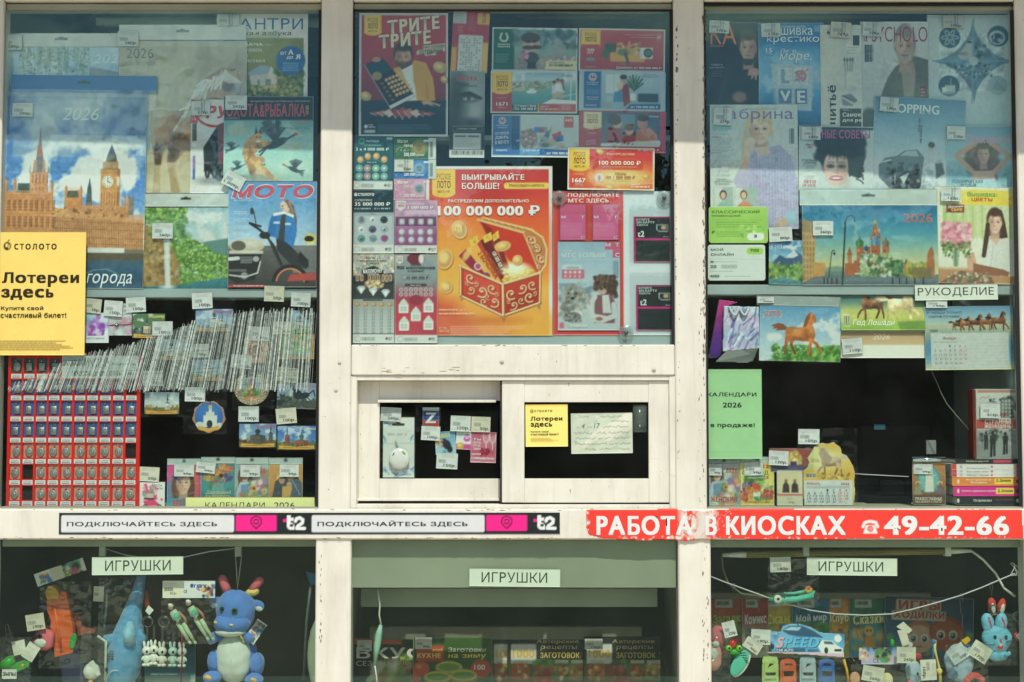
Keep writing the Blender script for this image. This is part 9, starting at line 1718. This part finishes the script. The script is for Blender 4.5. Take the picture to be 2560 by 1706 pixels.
for x in (455,600):e=T.b('eye',cl((.45,.8,.2),'lime_gloss',.2),x,785,20,42,42,36);T.b('pupil',EY,x+4,780,52,16,18,12,0,e)
price('p',(378,410,560,630),'220р.',.046,'above the frog charm',14,'#cfd6d4');price('p',(668,670,920,830),'90р.',.046,'tilted above the mint slipper',-34,'#d6d3c4')
T=Toy('plush_pig','pale pink plush toy in a bag at the left edge of the right case','plush toy','p',(190,430,450,1300),.07);T.b('head',PK,320,620,0,110,150,70);T.b('body',cl((.85,.6,.55),'plush_peach',.9),250,900,0,110,220,70);T.b('snout',PW,270,720,60,50,40,30);T.b('bow',PW,240,860,60,60,80,30);T.bag((188,430,470,1300),95,.006)
BB=cl((.42,.72,.84),'bunny_blue',.6);T=Toy('rabbit_purse','smiling sky blue rabbit purse with pink inner ears','plush toy','q',(1780,280,2190,910),.05)
hd=T.b('head',BB,1985,630,0,200,185,95)
for x,r in ((1870,8),(2050,-6)):er=T.b('ear',BB,x,420,0,82,140,60,r,hd);T.b('ear_lining',cl((.8,.2,.45),'hot_pink',.5),x+14,400,52,16,80,12,14,er)
for x in (1935,2083):T.b('eye',EY,x,596,85,24,32,16,0,hd)
T.b('nose',cl((.8,.2,.45),'hot_pink',.5),2010,638,95,18,26,12,0,hd);T.b('mouth',cl((.8,.14,.08),'red_mouth',.4),2006,720,85,40,36,12,0,hd);T.b('teeth',WHT,2006,700,96,18,14,8,0,hd)
for s_ in (-1,1):
 for q in range(3):T.t('whisker',EY,[(2006+s_*70,650+q*20,92),(2006+s_*165,632+q*30,62)],3,4,hd)
T.b('body',BB,2000,840,-10,140,90,70);T.t('arm',BB,[(2080,850,40),(2150,800,50)],[30,24],10);T.bag((1775,270,2215,960),110,.005,haze=.02)
T=Toy('red_eared_keyring','red plush rabbit ears with a keyring behind the blue rabbit','plush toy','q',(1870,80,2110,310),.075)
for x,y,r in ((1925,190,6),(2050,200,-12)):er=T.b('ear',cl((.78,.26,.22),'plush_red',.9),x,y,0,55,115,40,r);T.b('ear_lining',PW,x+4,y+25,32,28,75,18,r,er)
T.ring('ring',STL,1925,230,60,68,7)
T=Toy('heart_keyring','shiny red heart keyring reading LOVE at the right edge','keyring','q',(2170,250,2380,700),.05);HRT=[(2300+5.2*16*math.sin(t)**3,600-5.6*(13*math.cos(t)-5*math.cos(2*t)-2*math.cos(3*t)-math.cos(4*t))) for t in np.linspace(0,2*math.pi,28,endpoint=False)]
T.pr('heart',cl((.75,.1,.08),'red_gloss',.2),HRT,-14,14);T.pr('heart_face',WHT,[(2300+(x-2300)*.68,598+(y-598)*.68) for x,y in HRT],14,17);T.card('lettering',(2262,575,2340,620),lambda A:(A.bg('#d8dcd8'),A.t('LOVE',2266,582,2336,614,'#1c2420','b',0,-35)),17.2);T.ring('ring',STL,2270,330,0,60,9)
for q in range(5):T.ring('chain_link',STL,2290+q*3,405+q*26,0,13,4)
PD=cl((.62,.72,.80),'plush_pale_blue',.95,sheen=.3,bump=.4,bscale=400);T=Toy('plush_dog','pale blue plush dog with a grey spot and red scarf in a clipped bag','plush toy','q',(1280,690,1810,1300),.06);T.b('head',PD,1480,950,0,190,250,90,8);T.b('spot',cl((.28,.42,.52),'spot_blue',.9),1378,1090,72,68,70,26);T.b('ear',PD,1600,860,30,80,130,50,-20)
for x in (1380,1425):T.t('closed_eye',EY,[(x-12,965,88),(x,985,90),(x+14,960,90)],5,5)
for q in range(7):T.b('scarf_fold',cl((.80,.26,.22),'scarf_red',.9),1570+32*q,1165-60*math.sin(q*.52),60,46,42,40)
ck=T.pr('binder_clip',YEL,[(1500,650),(1600,595),(1632,640),(1560,700)],20,50);T.t('clip_wire',STL,[(1510,650,50),(1460,610,40),(1480,595,40),(1520,630,48),(1500,560,40),(1530,530,40),(1560,600,48)],4,6,ck);T.bag((1270,680,1830,1260),110,.006)
T=Toy('rope_tassel','blue and yellow knotted cord hanging in the right case','cord','q',(1110,620,1290,1250),.05)
for x0,x1,m in ((1140,1130,cl((.2,.45,.7),'cord_blue',.7)),(1165,1215,PY),(1150,1230,PY)):T.t('strand',m,[(x0+10,650,0),(x0,760,6),((x0+x1)/2,900,4),(x1,1040,0),(x1+10,1230,0)],13,8)
T.b('knot',PY,1215,1060,10,40,45,30);T.b('loop',cl((.2,.45,.7),'cord_blue',.7),1150,670,0,34,36,24)
T=Toy('dart_bag','bag of small toys under a lilac card with CE mark','toy bag','q',(20,735,1000,1300),.065)
def ce(A):A.gr(['#4a8ac0','#a9a8d0','#b4acd0']);fl(A,200,830,70,26,['#d89a70','#e0c0a0','#3a5a8a']);fl(A,450,800,110,50,['#4a8a50','#3a6ab0','#d8a070','#222']);A.el(452,915,28,28,'#3a9a50');A.t('CE',330,888,412,942,'#3a4a4a')
T.card('header_card',(140,742,660,962),ce,30);T.b('ball_toy',cl((.86,.62,.50),'peach_vinyl',.5),90,1160,0,75,95,50);T.b('cream_toy',cl((.85,.80,.62),'cream_plush',.9),520,1180,0,80,100,50);T.t('yellow_stick',YEL,[(-60,900,20),(-20,1050,20),(0,1200,20)],18,8);bc=T.pr('binder_clip',EY,[(60,920),(160,900),(165,970),(80,990)],30,60);T.t('clip_wire',STL,[(60,960,60),(0,890,50),(30,870,50),(140,980,62)],5,6,bc);T.bag((20,950,960,1300),85,.006)
T=Toy('plush_whale','pale plush whale with a black ring eye behind the price tags','plush toy','q',(760,800,1000,1260),.085);T.b('head',PD,880,1080,0,110,180,80,10);T.b('eye',EY,908,1085,74,18,24,12);T.b('crest',cl((.75,.2,.2),'crest_red',.6),945,865,0,45,48,30);T.b('cheek',PK,810,1190,60,30,35,20)
for bx,s_,lb,r,c in (((652,735,908,950),'245р.','on the lilac CE card',-1,'#d3d2be'),((190,995,480,1200),'260р.','on the bag of small toys',-10,'#d0d0bc'),((1345,715,1590,930),'50р.','left on the plush dog',33,'#c6d0d4'),((1630,690,1905,915),'170р.','beside the blue rabbit purse',-33,'#d0d0bc'),((970,905,1180,1180),'160р.','hung sideways beside the tassel',-90,'#d3d0bc')):
 price('q',bx if r !=-90 else (938,937,1212,1147),s_,.0400,lb,r if r !=-90 else -87,c,bend=.002)
T=Toy('tag_bundle','bundle of crumpled white tags on a ring above the lilac card','tags','q',(560,395,860,740),.05);T.ring('ring',STL,800,580,0,58,6);T.b('green_charm',GRN,590,680,0,30,50,24)
for z,pts in ((10,[(645,465),(740,398),(858,510),(800,560)]),(20,[(652,515),(770,500),(800,640),(690,620)]),(28,[(670,570),(790,580),(810,690),(720,730)]),(5,[(800,650),(865,690),(850,735),(740,735)])):T.pr('tag',cl((.80,.79,.72),'tag_white',.7),pts,z,z+3)
# children's magazines on the rack behind
KM=[((95,470,375,900),'#a8482c','#3a6a34','Загадки','#8ab83c','red and green children\'s magazine at the left of the rack'),((330,470,520,900),'#9a3430','#c9c4b4','Комикс','#ddd','red children\'s comic behind the cords'),((470,480,690,900),'#b8a040','#8a7a2c','Скан','#e8d84a','yellow puzzle magazine titled Скан'),((690,475,960,900),'#2f6a8a','#4a8a3c','Мой мир','#cde','blue and green children\'s magazine behind the bracelet'),((945,470,1110,900),'#c07a2c','#b8a83c','Клуб','#fea','orange children\'s magazine in the middle of the rack'),((1100,470,1370,900),'#2a6a50','#3a8ab0','Сказки','#fd8','green fairy tale magazine with a yellow figure')]
for q,(bx,c1_,c2_,s_,tc_,lb) in enumerate(KM):
 @magazine(lb,'m',bx,.42-.006*(q % 2),group='children\'s magazines on the rack')
 def _(A):
  x0,y0,x1,y1=bx;w_=x1-x0;A.gr([c1_,c1_,c2_,c2_]).no(.25,8);fl(A,x0+w_*.5,760,w_*.35,60,[c2_,'#c9a050','#3a7ab0','#7aa04a','#b04a3c']);A.rc(x0+w_*.15,485,x0+w_*.6,545,'#a9b0aa');A.bars(x0+w_*.2,500,x0+w_*.5,525,'#333',14)
  if q==5:A.el(1240,710,34,36,'#d8a83c');A.el(1228,708,6,8,'#222');A.el(1252,708,6,8,'#222');A.po([(1215,745),(1270,745),(1290,840),(1205,840)],'#c8882c',1,5)
  A.t(s_,x0+w_*.1,590,x1-w_*.08,660,tc_,'k',.1,4)
@magazine('large dark blue activity magazine titled ИГРЫ ХОДИЛКИ with big-eyed cartoon faces','m',(1350,470,1990,960),.40,group='children\'s magazines on the rack',rot=-2)
def _(A):
 A.gr(['#22344a','#2a4a6a','#3a6a8a','#3a5a6a']).no(.2,6);A.spl((1380,700,1980,950),40,['#3a8ab0','#5aa060','#c87a3c'],22)
 for x,y,r_,c,hc in ((1600,770,105,'#c99a80','#a8603c'),(1800,740,115,'#a8502c','#8a3c20')):
  A.el(x,y-25,r_*1.1,r_,hc);A.el(x,y,r_,r_*.95,c,1,8)
  for s_ in (-1,1):A.el(x+s_*r_*.38,y-5,r_*.27,r_*.3,'#d8d4c4');A.el(x+s_*r_*.38,y,r_*.17,r_*.2,'#2a3a44');A.el(x+s_*r_*.38-5,y-8,6,6,'#fff')
  A.ln([(x-20,y+r_*.5),(x,y+r_*.56),(x+20,y+r_*.5)],7,'#7a3030')
 A.rc(1430,490,1755,570,'#c9b8a0',.9,14);A.rc(1400,570,1790,640,'#c9b8a0',.9,14)
 A.t('ИГРЫ',1450,498,1745,562,'#b0402c','k').t('ХОДИЛКИ',1415,575,1780,632,'#b0402c','k')
